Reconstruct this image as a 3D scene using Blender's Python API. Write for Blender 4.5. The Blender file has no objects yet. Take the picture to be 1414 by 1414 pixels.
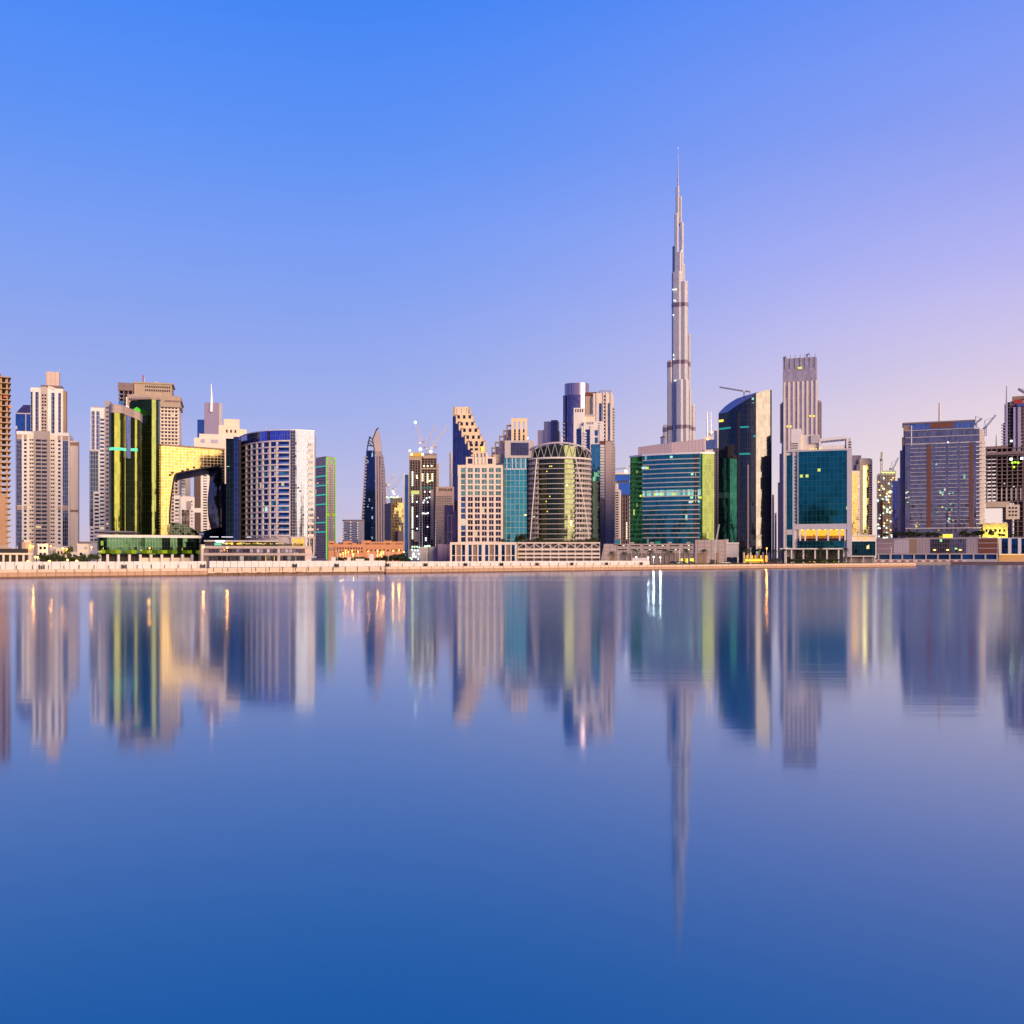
import bpy, math, random
from mathutils import Vector
random.seed(7)
C = bpy.context.scene.collection
SC = bpy.context.scene
R = math.radians

# ------------------------------------------------------------------ camera, sky, sun, exposure
F, HZ, CX, H = 1370.0, 770.0, 707.0, 6.0      # focal length and horizon in photo pixels, eye height above the water
cam = bpy.data.cameras.new('camera'); co = bpy.data.objects.new('camera', cam); C.objects.link(co)
co.location = (0, 0, H); co.rotation_euler = (R(90), 0, 0)
cam.sensor_width = 36; cam.lens = F / 1414 * 36; cam.shift_y = (HZ - 707) / 1414
cam.clip_start = 0.5; cam.clip_end = 30000
SC.camera = co
SC.view_settings.view_transform = 'Standard'; SC.view_settings.look = 'None'
SC.view_settings.exposure = 0.36; SC.view_settings.gamma = 1.0
SC.cycles.max_bounces = 6; SC.cycles.diffuse_bounces = 2; SC.cycles.glossy_bounces = 4
SC.cycles.sample_clamp_indirect = 8.0
SC.cycles.caustics_reflective = False; SC.cycles.caustics_refractive = False

def lin(r, g, b):
    def f(c):
        c /= 255.0
        return c / 12.92 if c <= 0.04045 else ((c + 0.055) / 1.055) ** 2.4
    return (f(r), f(g), f(b))

SUN_AZ, SUN_EL = 35.0, 13.0                     # behind the camera, to its right, just above the far skyline
sun = bpy.data.lights.new('sun', 'SUN'); so = bpy.data.objects.new('sun', sun); C.objects.link(so)
sun.energy = 3.9; sun.angle = R(38); sun.color = (1.0, 0.72, 0.43)
sd = Vector((math.sin(R(SUN_AZ)) * math.cos(R(SUN_EL)), -math.cos(R(SUN_AZ)) * math.cos(R(SUN_EL)), math.sin(R(SUN_EL))))
so.rotation_euler = (-sd).to_track_quat('-Z', 'Y').to_euler()

class NT:                                       # small node-tree helper
    def __init__(s, tree): s.t = tree; tree.nodes.clear()
    def n(s, kind, ins=None, **props):
        nd = s.t.nodes.new(kind)
        for k, v in props.items(): setattr(nd, k, v)
        for k, v in (ins or {}).items():
            if isinstance(v, bpy.types.NodeSocket): s.t.links.new(v, nd.inputs[k])
            else:
                sk = nd.inputs[k]
                if sk.type == 'RGBA' and len(v) == 3: v = (*v, 1)
                sk.default_value = v
        return nd
    def m(s, op, a, b=0.0, c=0.0, clamp=False):
        return s.n('ShaderNodeMath', {0: a, 1: b, 2: c}, operation=op, use_clamp=clamp).outputs[0]
    def v(s, op, a, b=(0, 0, 0), sc=None):
        nd = s.n('ShaderNodeVectorMath', {0: a, 1: b}, operation=op)
        if sc is not None:
            if isinstance(sc, bpy.types.NodeSocket): s.t.links.new(sc, nd.inputs['Scale'])
            else: nd.inputs['Scale'].default_value = sc
        return nd.outputs[0]
    def mix(s, f, a, b, blend='MIX'):
        nd = s.n('ShaderNodeMix', {0: f, 6: a, 7: b}, data_type='RGBA', blend_type=blend)
        return nd.outputs[2]
    def ramp(s, f, stops, interp='LINEAR'):
        nd = s.n('ShaderNodeValToRGB', {0: f}); cr = nd.color_ramp; cr.interpolation = interp
        while len(cr.elements) < len(stops): cr.elements.new(0.5)
        for e, (p, col) in zip(cr.elements, stops): e.position = p; e.color = (*col, 1)
        return nd.outputs[0]

def build_world():
    w = bpy.data.worlds.new('World'); SC.world = w; w.use_nodes = True
    t = NT(w.node_tree)
    d = t.n('ShaderNodeTexCoord').outputs['Generated']
    sp = t.n('ShaderNodeSeparateXYZ', {0: d}).outputs
    x, y, z = sp[0], sp[1], sp[2]
    hl = t.m('SQRT', t.m('ADD', t.m('MULTIPLY', x, x), t.m('MULTIPLY', y, y)))
    zz = t.m('MAXIMUM', z, 0.0)
    # dusk sky: cool blue in the east, rose towards the right hand side
    left = t.ramp(zz, [(0.0, lin(206, 190, 213)), (0.06, lin(184, 182, 222)), (0.14, lin(157, 170, 229)), (0.27, lin(124, 156, 238)),
                       (0.38, lin(92, 144, 243)), (0.49, lin(62, 130, 241)), (0.75, lin(12, 76, 180)), (1.0, lin(6, 48, 135))])
    right = t.ramp(zz, [(0.0, lin(247, 220, 209)), (0.07, lin(240, 218, 217)), (0.14, lin(227, 208, 223)), (0.27, lin(180, 178, 240)),
                        (0.38, lin(138, 157, 240)), (0.49, lin(104, 142, 242)), (0.75, lin(40, 88, 186)), (1.0, lin(18, 60, 150))])
    fx = t.m('DIVIDE', x, t.m('MAXIMUM', hl, 0.001))
    fac = t.n('ShaderNodeMapRange', {0: fx, 1: -0.20, 2: 0.58, 3: 0.0, 4: 1.0}, interpolation_type='SMOOTHSTEP').outputs[0]
    fac = t.m('ADD', fac, t.m('MULTIPLY', t.m('MAXIMUM', t.m('SUBTRACT', 0.17, zz), 0.0), t.m('MULTIPLY', t.m('ADD', fx, 0.35, clamp=True), 1.6)), clamp=True)
    base = t.mix(fac, left, right)
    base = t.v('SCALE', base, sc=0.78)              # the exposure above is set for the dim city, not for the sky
    # the sky away from the sunset, over the eye's shoulder, is already a darker dusk blue
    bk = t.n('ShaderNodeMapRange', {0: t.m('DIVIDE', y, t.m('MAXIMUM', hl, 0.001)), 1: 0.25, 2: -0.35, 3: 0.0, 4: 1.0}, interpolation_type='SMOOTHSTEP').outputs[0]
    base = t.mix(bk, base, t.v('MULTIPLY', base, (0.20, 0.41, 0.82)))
    # faint long cloud wash, lowest contrast
    cl = t.n('ShaderNodeTexNoise', {'Vector': t.v('MULTIPLY', d, (1.6, 1.6, 7.0)), 'Scale': 1.3, 'Detail': 3.0}).outputs[0]
    cf = t.m('MULTIPLY', t.m('SUBTRACT', cl, 0.5), 0.10)
    base = t.v('SCALE', base, sc=t.m('ADD', 1.0, cf))
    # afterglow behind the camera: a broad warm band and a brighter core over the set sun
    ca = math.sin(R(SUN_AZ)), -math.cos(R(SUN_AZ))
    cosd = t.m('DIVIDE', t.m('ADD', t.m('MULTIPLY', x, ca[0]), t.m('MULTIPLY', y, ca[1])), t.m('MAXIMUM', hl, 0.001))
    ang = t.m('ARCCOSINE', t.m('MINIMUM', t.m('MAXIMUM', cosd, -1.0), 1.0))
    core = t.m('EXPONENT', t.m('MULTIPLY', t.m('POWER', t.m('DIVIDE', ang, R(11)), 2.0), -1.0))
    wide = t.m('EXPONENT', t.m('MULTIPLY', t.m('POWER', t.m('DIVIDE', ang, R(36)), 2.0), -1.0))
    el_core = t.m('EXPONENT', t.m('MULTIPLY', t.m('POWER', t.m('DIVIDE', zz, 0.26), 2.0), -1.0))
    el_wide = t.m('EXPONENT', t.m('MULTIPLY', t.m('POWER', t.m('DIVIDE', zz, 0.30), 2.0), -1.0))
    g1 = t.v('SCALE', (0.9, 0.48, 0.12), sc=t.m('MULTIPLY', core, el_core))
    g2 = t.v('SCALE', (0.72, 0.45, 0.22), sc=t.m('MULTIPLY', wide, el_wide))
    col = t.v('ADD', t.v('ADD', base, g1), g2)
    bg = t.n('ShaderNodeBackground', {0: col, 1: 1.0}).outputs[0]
    sky = t.n('ShaderNodeTexSky', sky_type='NISHITA', sun_disc=False, sun_elevation=R(SUN_EL), sun_rotation=R(180 - SUN_AZ), sun_intensity=0.2)
    bg2 = t.n('ShaderNodeBackground', {0: sky.outputs[0], 1: 0.005}).outputs[0]
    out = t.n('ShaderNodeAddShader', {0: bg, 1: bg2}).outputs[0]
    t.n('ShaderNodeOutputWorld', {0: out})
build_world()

# ------------------------------------------------------------------ materials
def new_mat(name):
    m = bpy.data.materials.new(name); m.use_nodes = True
    return m, NT(m.node_tree)

def wall(name, col, rough=0.75, var=0.16, spec=0.3, joint=0.0):
    m, t = new_mat(name)
    tc = t.n('ShaderNodeTexCoord').outputs['Object']
    n1 = t.n('ShaderNodeTexNoise', {'Vector': tc, 'Scale': 0.07, 'Detail': 5.0}).outputs[0]
    st = t.n('ShaderNodeTexNoise', {'Vector': t.v('MULTIPLY', tc, (0.9, 0.9, 0.03)), 'Scale': 1.0, 'Detail': 4.0}).outputs[0]
    f = t.m('ADD', t.m('MULTIPLY', t.m('SUBTRACT', n1, 0.5), var * 1.6), t.m('MULTIPLY', t.m('SUBTRACT', st, 0.5), var * 1.6))
    c = t.v('SCALE', col, sc=t.m('ADD', 1.0, f))
    if joint:
        uv = t.n('ShaderNodeUVMap', uv_map='uv').outputs[0]
        sp = t.n('ShaderNodeSeparateXYZ', {0: uv}).outputs
        j = t.m('LESS_THAN', t.m('FRACT', t.m('DIVIDE', sp[0], joint)), 0.09)
        j2 = t.m('LESS_THAN', t.m('FRACT', t.m('DIVIDE', sp[1], joint * 0.6)), 0.09)
        c = t.mix(t.m('MAXIMUM', j, j2), c, tuple(v * 0.55 for v in col))
    b = t.n('ShaderNodeBsdfPrincipled', {'Base Color': c, 'Roughness': rough, 'Specular IOR Level': spec})
    t.n('ShaderNodeOutputMaterial', {0: b.outputs[0]})
    return m

def glass(name, tint, pw=1.5, ph=3.6, mw=0.14, mcol=(0.06, 0.06, 0.07), band=0.0, bandcol=(0.1, 0.1, 0.1), lit=0.0,
          litcol=(1.0, 0.72, 0.3), lits=0.8, rough=0.06, tilt=0.012, metal=0.92, var=0.35, litzone=None, floors=None):
    """Curtain wall: panes of coated glass with mullions, each pane set a hair out of true."""
    tint = tuple(min(0.95, 1.3 * c) for c in tint)
    m, t = new_mat(name)
    uv = t.n('ShaderNodeUVMap', uv_map='uv').outputs[0]
    sp = t.n('ShaderNodeSeparateXYZ', {0: uv}).outputs
    u, v = t.m('DIVIDE', sp[0], pw), t.m('DIVIDE', sp[1], ph)
    fu, fv = t.m('FRACT', u), t.m('FRACT', v)
    iu, iv = t.m('FLOOR', u), t.m('FLOOR', v)
    cell = t.n('ShaderNodeCombineXYZ', {0: iu, 1: iv, 2: 3.7}).outputs[0]
    wn = t.n('ShaderNodeTexWhiteNoise', {'Vector': cell}, noise_dimensions='3D')
    rnd, rcol = wn.outputs[0], wn.outputs[1]
    mull = t.m('MAXIMUM', t.m('LESS_THAN', fu, mw / pw), t.m('LESS_THAN', fv, mw / ph))
    geo = t.n('ShaderNodeNewGeometry').outputs
    tc = t.n('ShaderNodeTexCoord').outputs['Object']
    warp = t.n('ShaderNodeTexNoise', {'Vector': tc, 'Scale': 0.16, 'Detail': 2.0}).outputs[1]
    nrm = t.v('ADD', geo['Normal'], t.v('SCALE', t.v('SUBTRACT', rcol, (0.5, 0.5, 0.5)), sc=tilt))
    nrm = t.v('NORMALIZE', t.v('ADD', nrm, t.v('SCALE', t.v('SUBTRACT', warp, (0.5, 0.5, 0.5)), sc=tilt * 1.6)))
    g = t.v('SCALE', tint, sc=t.m('ADD', 1.0 - var / 2, t.m('MULTIPLY', rnd, var)))
    if band:
        bm = t.m('LESS_THAN', fv, band); g = t.mix(bm, g, bandcol)
    base = t.mix(mull, g, mcol)
    met = t.m('MULTIPLY', t.m('SUBTRACT', 1.0, mull), metal)
    if band: met = t.m('MULTIPLY', met, t.m('SUBTRACT', 1.0, t.m('MULTIPLY', bm, 0.6)))
    ins = {'Base Color': base, 'Metallic': met, 'Roughness': rough, 'Normal': nrm, 'Specular IOR Level': 0.5}
    if lit:
        big = t.n('ShaderNodeTexNoise', {'Vector': t.v('MULTIPLY', tc, (0.05, 0.05, 0.11)), 'Scale': 1.0, 'Detail': 2.0}).outputs[0]
        th = t.m('MULTIPLY', t.m('MULTIPLY', t.m('SUBTRACT', big, 0.42, clamp=True), 6.0), lit)
        on = t.m('MULTIPLY', t.m('LESS_THAN', rnd, th), t.m('SUBTRACT', 1.0, mull))
        if floors:                              # whole floors with their lights left on
            fl = None
            for k in floors:
                e = t.m('COMPARE', iv, float(k), 0.4); fl = e if fl is None else t.m('MAXIMUM', fl, e)
            on = t.m('MAXIMUM', on, t.m('MULTIPLY', t.m('MULTIPLY', fl, t.m('GREATER_THAN', big, 0.45)), t.m('SUBTRACT', 1.0, mull)))
        ins['Emission Color'] = litcol
        ins['Emission Strength'] = t.m('MULTIPLY', on, t.m('MULTIPLY', t.m('ADD', 0.3, t.n('ShaderNodeSeparateColor', {0: rcol}).outputs[1]), lits))
    b = t.n('ShaderNodeBsdfPrincipled', ins)
    t.n('ShaderNodeOutputMaterial', {0: b.outputs[0]})
    return m

def pane(name, tint, lit=0.0, litcol=(1.0, 0.75, 0.35), lits=0.6, metal=0.75, rough=0.08, var=0.7):
    m, t = new_mat(name)
    oi = t.n('ShaderNodeObjectInfo').outputs['Random']; isl = t.n('ShaderNodeNewGeometry').outputs['Random Per Island']
    r = t.m('FRACT', t.m('ADD', oi, t.m('MULTIPLY', isl, 7.31)))
    r2 = t.n('ShaderNodeTexWhiteNoise', {'W': r}, noise_dimensions='1D').outputs
    nrm = t.v('NORMALIZE', t.v('ADD', t.n('ShaderNodeNewGeometry').outputs['Normal'], t.v('SCALE', t.v('SUBTRACT', r2[1], (0.5, 0.5, 0.5)), sc=0.03)))
    base = t.v('SCALE', tint, sc=t.m('ADD', 1.0 - var / 2, t.m('MULTIPLY', r2[0], var)))
    ins = {'Base Color': base, 'Metallic': metal, 'Roughness': rough, 'Normal': nrm}
    if lit:
        ins['Emission Color'] = litcol
        ins['Emission Strength'] = t.m('MULTIPLY', t.m('LESS_THAN', r, lit), lits)
    b = t.n('ShaderNodeBsdfPrincipled', ins)
    t.n('ShaderNodeOutputMaterial', {0: b.outputs[0]})
    return m

def lamp(name, col, st):
    m, t = new_mat(name)
    t.n('ShaderNodeOutputMaterial', {0: t.n('ShaderNodeEmission', {0: col, 1: st}).outputs[0]})
    return m

def metal(name, col, rough=0.35, met=0.8):
    m, t = new_mat(name)
    tc = t.n('ShaderNodeTexCoord').outputs['Object']
    n = t.n('ShaderNodeTexNoise', {'Vector': tc, 'Scale': 0.8, 'Detail': 3.0}).outputs[0]
    c = t.v('SCALE', col, sc=t.m('ADD', 0.85, t.m('MULTIPLY', n, 0.3)))
    b = t.n('ShaderNodeBsdfPrincipled', {'Base Color': c, 'Metallic': met, 'Roughness': rough})
    t.n('ShaderNodeOutputMaterial', {0: b.outputs[0]})
    return m

# ------------------------------------------------------------------ mesh builder
class Path:
    """A polyline of local (x, y) points, seen left to right from outside; u runs along it in metres."""
    def __init__(s, pts):
        s.p = [Vector(q) for q in pts]; s.u = [0.0]
        for a, b in zip(s.p, s.p[1:]): s.u.append(s.u[-1] + (b - a).length)
        s.L = s.u[-1]
        sn = []
        for a, b in zip(s.p, s.p[1:]):
            d = (b - a).normalized(); sn.append(Vector((d.y, -d.x)))
        s.sn = sn
        s.vn = [sn[0]] + [(a + b).normalized() for a, b in zip(sn, sn[1:])] + [sn[-1]]
    def at(s, u):
        for i in range(len(s.p) - 1):
            if u <= s.u[i + 1] + 1e-6 or i == len(s.p) - 2:
                k = (u - s.u[i]) / max(s.u[i + 1] - s.u[i], 1e-9)
                k2 = min(max(k, 0), 1)
                return s.p[i] + (s.p[i + 1] - s.p[i]) * k, (s.vn[i] * (1 - k2) + s.vn[i + 1] * k2).normalized()

def smooth(pts, n=6):
    out = []
    P = [pts[0]] + list(pts) + [pts[-1]]
    for i in range(1, len(P) - 2):
        p0, p1, p2, p3 = (Vector(q) for q in P[i - 1:i + 3])
        for k in range(n):
            t = k / n
            out.append(0.5 * ((2 * p1) + (p2 - p0) * t + (2 * p0 - 5 * p1 + 4 * p2 - p3) * t * t + (3 * p1 - p0 - 3 * p2 + p3) * t ** 3))
    out.append(Vector(pts[-1]))
    return out

class MB:
    def __init__(s): s.v = []; s.f = []; s.uv = []; s.sm = []
    def quad(s, pts, uvs, sm=False):
        i = len(s.v); s.v += [tuple(p) for p in pts]; s.f.append(tuple(range(i, i + len(pts)))); s.uv += uvs; s.sm.append(sm)
    def box(s, x0, x1, y0, y1, z0, z1):
        P = lambda x, y, z: (x, y, z)
        q = s.quad
        q([P(x0, y0, z0), P(x1, y0, z0), P(x1, y0, z1), P(x0, y0, z1)], [(x0, z0), (x1, z0), (x1, z1), (x0, z1)])
        q([P(x1, y0, z0), P(x1, y1, z0), P(x1, y1, z1), P(x1, y0, z1)], [(y0, z0), (y1, z0), (y1, z1), (y0, z1)])
        q([P(x1, y1, z0), P(x0, y1, z0), P(x0, y1, z1), P(x1, y1, z1)], [(x1, z0), (x0, z0), (x0, z1), (x1, z1)])
        q([P(x0, y1, z0), P(x0, y0, z0), P(x0, y0, z1), P(x0, y1, z1)], [(y1, z0), (y0, z0), (y0, z1), (y1, z1)])
        q([P(x0, y0, z1), P(x1, y0, z1), P(x1, y1, z1), P(x0, y1, z1)], [(x0, y0), (x1, y0), (x1, y1), (x0, y1)])
        q([P(x0, y1, z0), P(x1, y1, z0), P(x1, y0, z0), P(x0, y0, z0)], [(x0, y1), (x1, y1), (x1, y0), (x0, y0)])
        return s
    def prism(s, pts, z0, z1, sm=False, cap=True):
        """pts ordered counter-clockwise seen from above; z1 may be a list of heights."""
        n = len(pts); zt = z1 if isinstance(z1, (list, tuple)) else [z1] * n
        u = 0
        for i in range(n):
            a, b = pts[i], pts[(i + 1) % n]; l = math.hypot(b[0] - a[0], b[1] - a[1])
            za, zb = zt[i], zt[(i + 1) % n]
            s.quad([(a[0], a[1], z0), (b[0], b[1], z0), (b[0], b[1], zb), (a[0], a[1], za)], [(u, z0), (u + l, z0), (u + l, zb), (u, za)], sm)
            u += l
        if cap:
            s.quad([(p[0], p[1], z) for p, z in zip(pts, zt)], [(p[0], p[1]) for p in pts])
            s.quad([(p[0], p[1], z0) for p in reversed(pts)], [(p[0], p[1]) for p in reversed(pts)])
        return s
    def lathe(s, cx, cy, prof, n=20, sm=True, a0=0, a1=360):
        """prof: list of (r, z) from the bottom up."""
        for (r0, z0), (r1, z1) in zip(prof, prof[1:]):
            for k in range(n):
                A, B = R(a0 + (a1 - a0) * k / n), R(a0 + (a1 - a0) * (k + 1) / n)
                s.quad([(cx + r0 * math.cos(A), cy + r0 * math.sin(A), z0), (cx + r0 * math.cos(B), cy + r0 * math.sin(B), z0),
                        (cx + r1 * math.cos(B), cy + r1 * math.sin(B), z1), (cx + r1 * math.cos(A), cy + r1 * math.sin(A), z1)],
                       [(A * max(r0, .01), z0), (B * max(r0, .01), z0), (B * max(r0, .01), z1), (A * max(r0, .01), z1)], sm)
        return s
    def extr(s, poly, y0, y1):
        """poly of (x, z) counter-clockwise seen from the front, extruded from y0 (front) to y1."""
        n = len(poly)
        s.quad([(p[0], y0, p[1]) for p in poly], [p for p in poly])
        s.quad([(p[0], y1, p[1]) for p in reversed(poly)], [p for p in reversed(poly)])
        for i in range(n):
            a, b = poly[i], poly[(i + 1) % n]
            s.quad([(b[0], y0, b[1]), (a[0], y0, a[1]), (a[0], y1, a[1]), (b[0], y1, b[1])], [(y0, b[1]), (y0, a[1]), (y1, a[1]), (y1, b[1])])
        return s
    def sbox(s, P, u0, u1, z0, z1, o0, o1, sm=False):
        us = [u0] + [u for u in P.u[1:-1] if u0 + 0.02 < u < u1 - 0.02] + [u1]
        rings = []
        for u in us:
            p, n = P.at(u); a, b = p + n * o0, p + n * o1
            rings.append(((a.x, a.y), (b.x, b.y)))
        for i in range(len(us) - 1):
            (a, b), (c, d) = rings[i], rings[i + 1]; ua, ub = us[i], us[i + 1]
            s.quad([(b[0], b[1], z0), (d[0], d[1], z0), (d[0], d[1], z1), (b[0], b[1], z1)], [(ua, z0), (ub, z0), (ub, z1), (ua, z1)], sm)
            s.quad([(b[0], b[1], z1), (d[0], d[1], z1), (c[0], c[1], z1), (a[0], a[1], z1)], [(ua, z1)] * 4)
            s.quad([(a[0], a[1], z0), (c[0], c[1], z0), (d[0], d[1], z0), (b[0], b[1], z0)], [(ua, z0)] * 4)
            s.quad([(c[0], c[1], z0), (a[0], a[1], z0), (a[0], a[1], z1), (c[0], c[1], z1)], [(ub, z0), (ua, z0), (ua, z1), (ub, z1)])
        for (a, b), k in ((rings[0], 0), (rings[-1], 1)):
            q = [(a[0], a[1], z0), (b[0], b[1], z0), (b[0], b[1], z1), (a[0], a[1], z1)]
            s.quad(q if not k else q[::-1], [(o0, z0), (o1, z0), (o1, z1), (o0, z1)])
        return s
    def bar(s, p, q, w, w2=None):
        """square bar from p to q"""
        p, q = Vector(p), Vector(q); d = (q - p).normalized(); w2 = w2 or w
        up = Vector((0, 0, 1)) if abs(d.z) < 0.95 else Vector((1, 0, 0))
        a = d.cross(up).normalized(); b = a.cross(d).normalized()
        c0 = [p + a * (w / 2 * i) + b * (w / 2 * j) for i, j in ((-1, -1), (1, -1), (1, 1), (-1, 1))]
        c1 = [q + a * (w2 / 2 * i) + b * (w2 / 2 * j) for i, j in ((-1, -1), (1, -1), (1, 1), (-1, 1))]
        for i in range(4):
            k = (i + 1) % 4; s.quad([c0[i], c0[k], c1[k], c1[i]], [(0, 0)] * 4)
        s.quad(c0[::-1], [(0, 0)] * 4); s.quad(c1, [(0, 0)] * 4)
        return s
    def tube(s, p, q, r, r2=None, n=8):
        p, q = Vector(p), Vector(q); d = (q - p).normalized(); r2 = r if r2 is None else r2
        up = Vector((0, 0, 1)) if abs(d.z) < 0.95 else Vector((1, 0, 0))
        a = d.cross(up).normalized(); b = a.cross(d).normalized()
        c0 = [p + (a * math.cos(t) + b * math.sin(t)) * r for t in (2 * math.pi * k / n for k in range(n))]
        c1 = [q + (a * math.cos(t) + b * math.sin(t)) * r2 for t in (2 * math.pi * k / n for k in range(n))]
        for i in range(n):
            k = (i + 1) % n; s.quad([c0[i], c0[k], c1[k], c1[i]], [(0, 0)] * 4, True)
        s.quad(c0[::-1], [(0, 0)] * n); s.quad(c1, [(0, 0)] * n)
        return s
    def truss(s, p, q, w, t=0.25, n=8):
        """square lattice boom from p to q"""
        p, q = Vector(p), Vector(q); d = (q - p).normalized()
        up = Vector((0, 0, 1)) if abs(d.z) < 0.95 else Vector((1, 0, 0))
        a = d.cross(up).normalized(); b = a.cross(d).normalized()
        k4 = [(-1, -1), (1, -1), (1, 1), (-1, 1)]
        pt = lambda f, i, j: p + (q - p) * f + a * (w / 2 * i) + b * (w / 2 * j)
        for i, j in k4: s.bar(pt(0, i, j), pt(1, i, j), t)
        for m in range(n):
            for e in range(4):
                g = (e + m) % 4 if False else e
                s.bar(pt(m / n, *k4[g]), pt((m + 1) / n, *k4[(g + 1) % 4]), t * 0.7)
        return s
    def mesh(s, name):
        me = bpy.data.meshes.new(name); me.from_pydata(s.v, [], s.f)
        uv = me.uv_layers.new(name='uv')
        flat = [c for p in s.uv for c in p]
        uv.data.foreach_set('uv', flat)
        me.polygons.foreach_set('use_smooth', s.sm)
        me.update()
        return me
    def build(s, name, mat, parent=None, **props):
        me = s.mesh(name); me.materials.append(mat)
        o = bpy.data.objects.new(name, me); C.objects.link(o)
        if parent is not None: o.parent = parent
        for k, v in props.items(): o[k] = v
        return o

def tag(o, label, cat, group=None):
    o['label'] = label; o['category'] = cat
    if group: o['group'] = group
    return o

G = 2.5                                          # level of the quay and the city behind it above the water

class Bld:
    """One building (or other thing): an Empty at its base that faces the eye point and is turned by yaw degrees."""
    def __init__(s, name, label, cat, D, pxc, yaw=0.0, group=None, z0=G):
        s.t = (pxc - CX) / F; s.O = Vector((s.t * D, D)); s.z0 = z0
        s.rz = -math.atan(s.t) + R(yaw); s.c, s.s = math.cos(s.rz), math.sin(s.rz)
        s.root = bpy.data.objects.new(name, None); C.objects.link(s.root)
        s.root.location = (s.O.x, s.O.y, z0); s.root.rotation_euler = (0, 0, s.rz); s.root.empty_display_size = 3
        tag(s.root, label, cat, group); s.nw = {}; s.ex = {}
    def x(s, px, ly=0.0):
        t = (px - CX) / F
        return (t * (s.O.y + s.c * ly) - s.O.x + s.s * ly) / (s.c - t * s.s)
    def wy(s, lx, ly=0.0): return s.O.y + s.s * lx + s.c * ly
    def z(s, py, lx=0.0, ly=0.0): return H + (HZ - py) / F * s.wy(lx, ly) - s.z0
    def zp(s, py, px, ly=0.0): return s.z(py, s.x(px, ly), ly)
    def loc(s, px, D):
        w = Vector(((px - CX) / F * D, D)) - s.O
        return Vector((w.x * s.c + w.y * s.s, -w.x * s.s + w.y * s.c))
    def face(s, pa, pb, ly=0.0): return Path([(s.x(pa, ly), ly), (s.x(pb, ly), ly)])
    def u(s, P, px):                              # arc length at which path P crosses pixel column px
        t = (px - CX) / F
        def g(i):
            p = P.p[i]; X = s.O.x + s.c * p.x - s.s * p.y; Y = s.O.y + s.s * p.x + s.c * p.y
            return X - t * Y
        for i in range(len(P.p) - 1):
            a, b = g(i), g(i + 1)
            if a * b <= 0 or (i == 0 and a > 0): 
                k = a / (a - b) if a != b else 0
                return P.u[i] + k * (P.u[i + 1] - P.u[i])
        a, b = g(-2), g(-1); return P.u[-2] + a / (a - b) * (P.u[-1] - P.u[-2])
    def add(s, mb, name, mat, parent=None, **props): return mb.build(name, mat, parent or s.root, **props)
    def box(s, pa, pb, yt, yb, dep, mat, name, ly=0.0, mb=None, **props):
        """box whose front spans pixel columns pa..pb and rows yt..yb at local depth ly (yb None: down to the ground)"""
        x0, x1 = s.x(pa, ly), s.x(pb, ly); xm = (x0 + x1) / 2
        z0 = 0.0 if yb is None else s.z(yb, xm, ly); z1 = s.z(yt, xm, ly)
        m = mb or MB(); m.box(x0, x1, ly, ly + dep, z0, z1)
        return None if mb else s.add(m, name, mat, **props)
    def win(s, P, u0, u1, z0, z1, mat, o0=-0.02, o1=0.07, name='window'):
        k = s.nw.get(name, 0); s.nw[name] = k + 1
        if k < 100: s.add(MB().sbox(P, u0, u1, z0, z1, o0, o1), name, mat)
        else: s.ex.setdefault((name, mat.name), (MB(), mat))[0].sbox(P, u0, u1, z0, z1, o0, o1)
    def wcol(s, P, ua, ub, z0, z1, n, fr, mat, nc=1, gap=0.12, o1=0.07):
        """n storeys of windows, nc side by side, between ua..ub"""
        h = (z1 - z0) / n; w = (ub - ua) / nc
        for i in range(n):
            for c in range(nc):
                g = w * gap if nc > 1 else 0
                s.win(P, ua + c * w + g, ua + (c + 1) * w - g, z0 + h * (i + (1 - fr) / 2), z0 + h * (i + (1 + fr) / 2), mat, o1=o1)
    def done(s):
        for (nm, _), (mb, mat) in s.ex.items(): s.add(mb, nm, mat, kind='stuff')
        return s

def lattice(mb, P, u0, u1, z0, z1, nc, nr, pw, sh, o=0.35, ends=True):
    for i in range(nc + 1):
        if not ends and i in (0, nc): continue
        c = u0 + (u1 - u0) * i / nc
        mb.sbox(P, max(c - pw / 2, u0), min(c + pw / 2, u1), z0, z1, -0.05, o)
    for j in range(nr + 1):
        c = z0 + (z1 - z0) * j / nr
        mb.sbox(P, u0, u1, max(c - sh / 2, z0), min(c + sh / 2, z1 + 0.01), -0.05, o - 0.06)

def balconies(b, P, u0, u1, z0, z1, n, out, mat, name='balcony', rail=1.0, th=0.3, railmat=None):
    h = (z1 - z0) / n
    for i in range(n):
        z = z0 + h * i; m = MB().sbox(P, u0, u1, z, z + th, -0.05, out)
        m.sbox(P, u0, u1, z + th, z + th + rail, out - 0.15, out - 0.01)
        b.add(m, name, mat)
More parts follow.
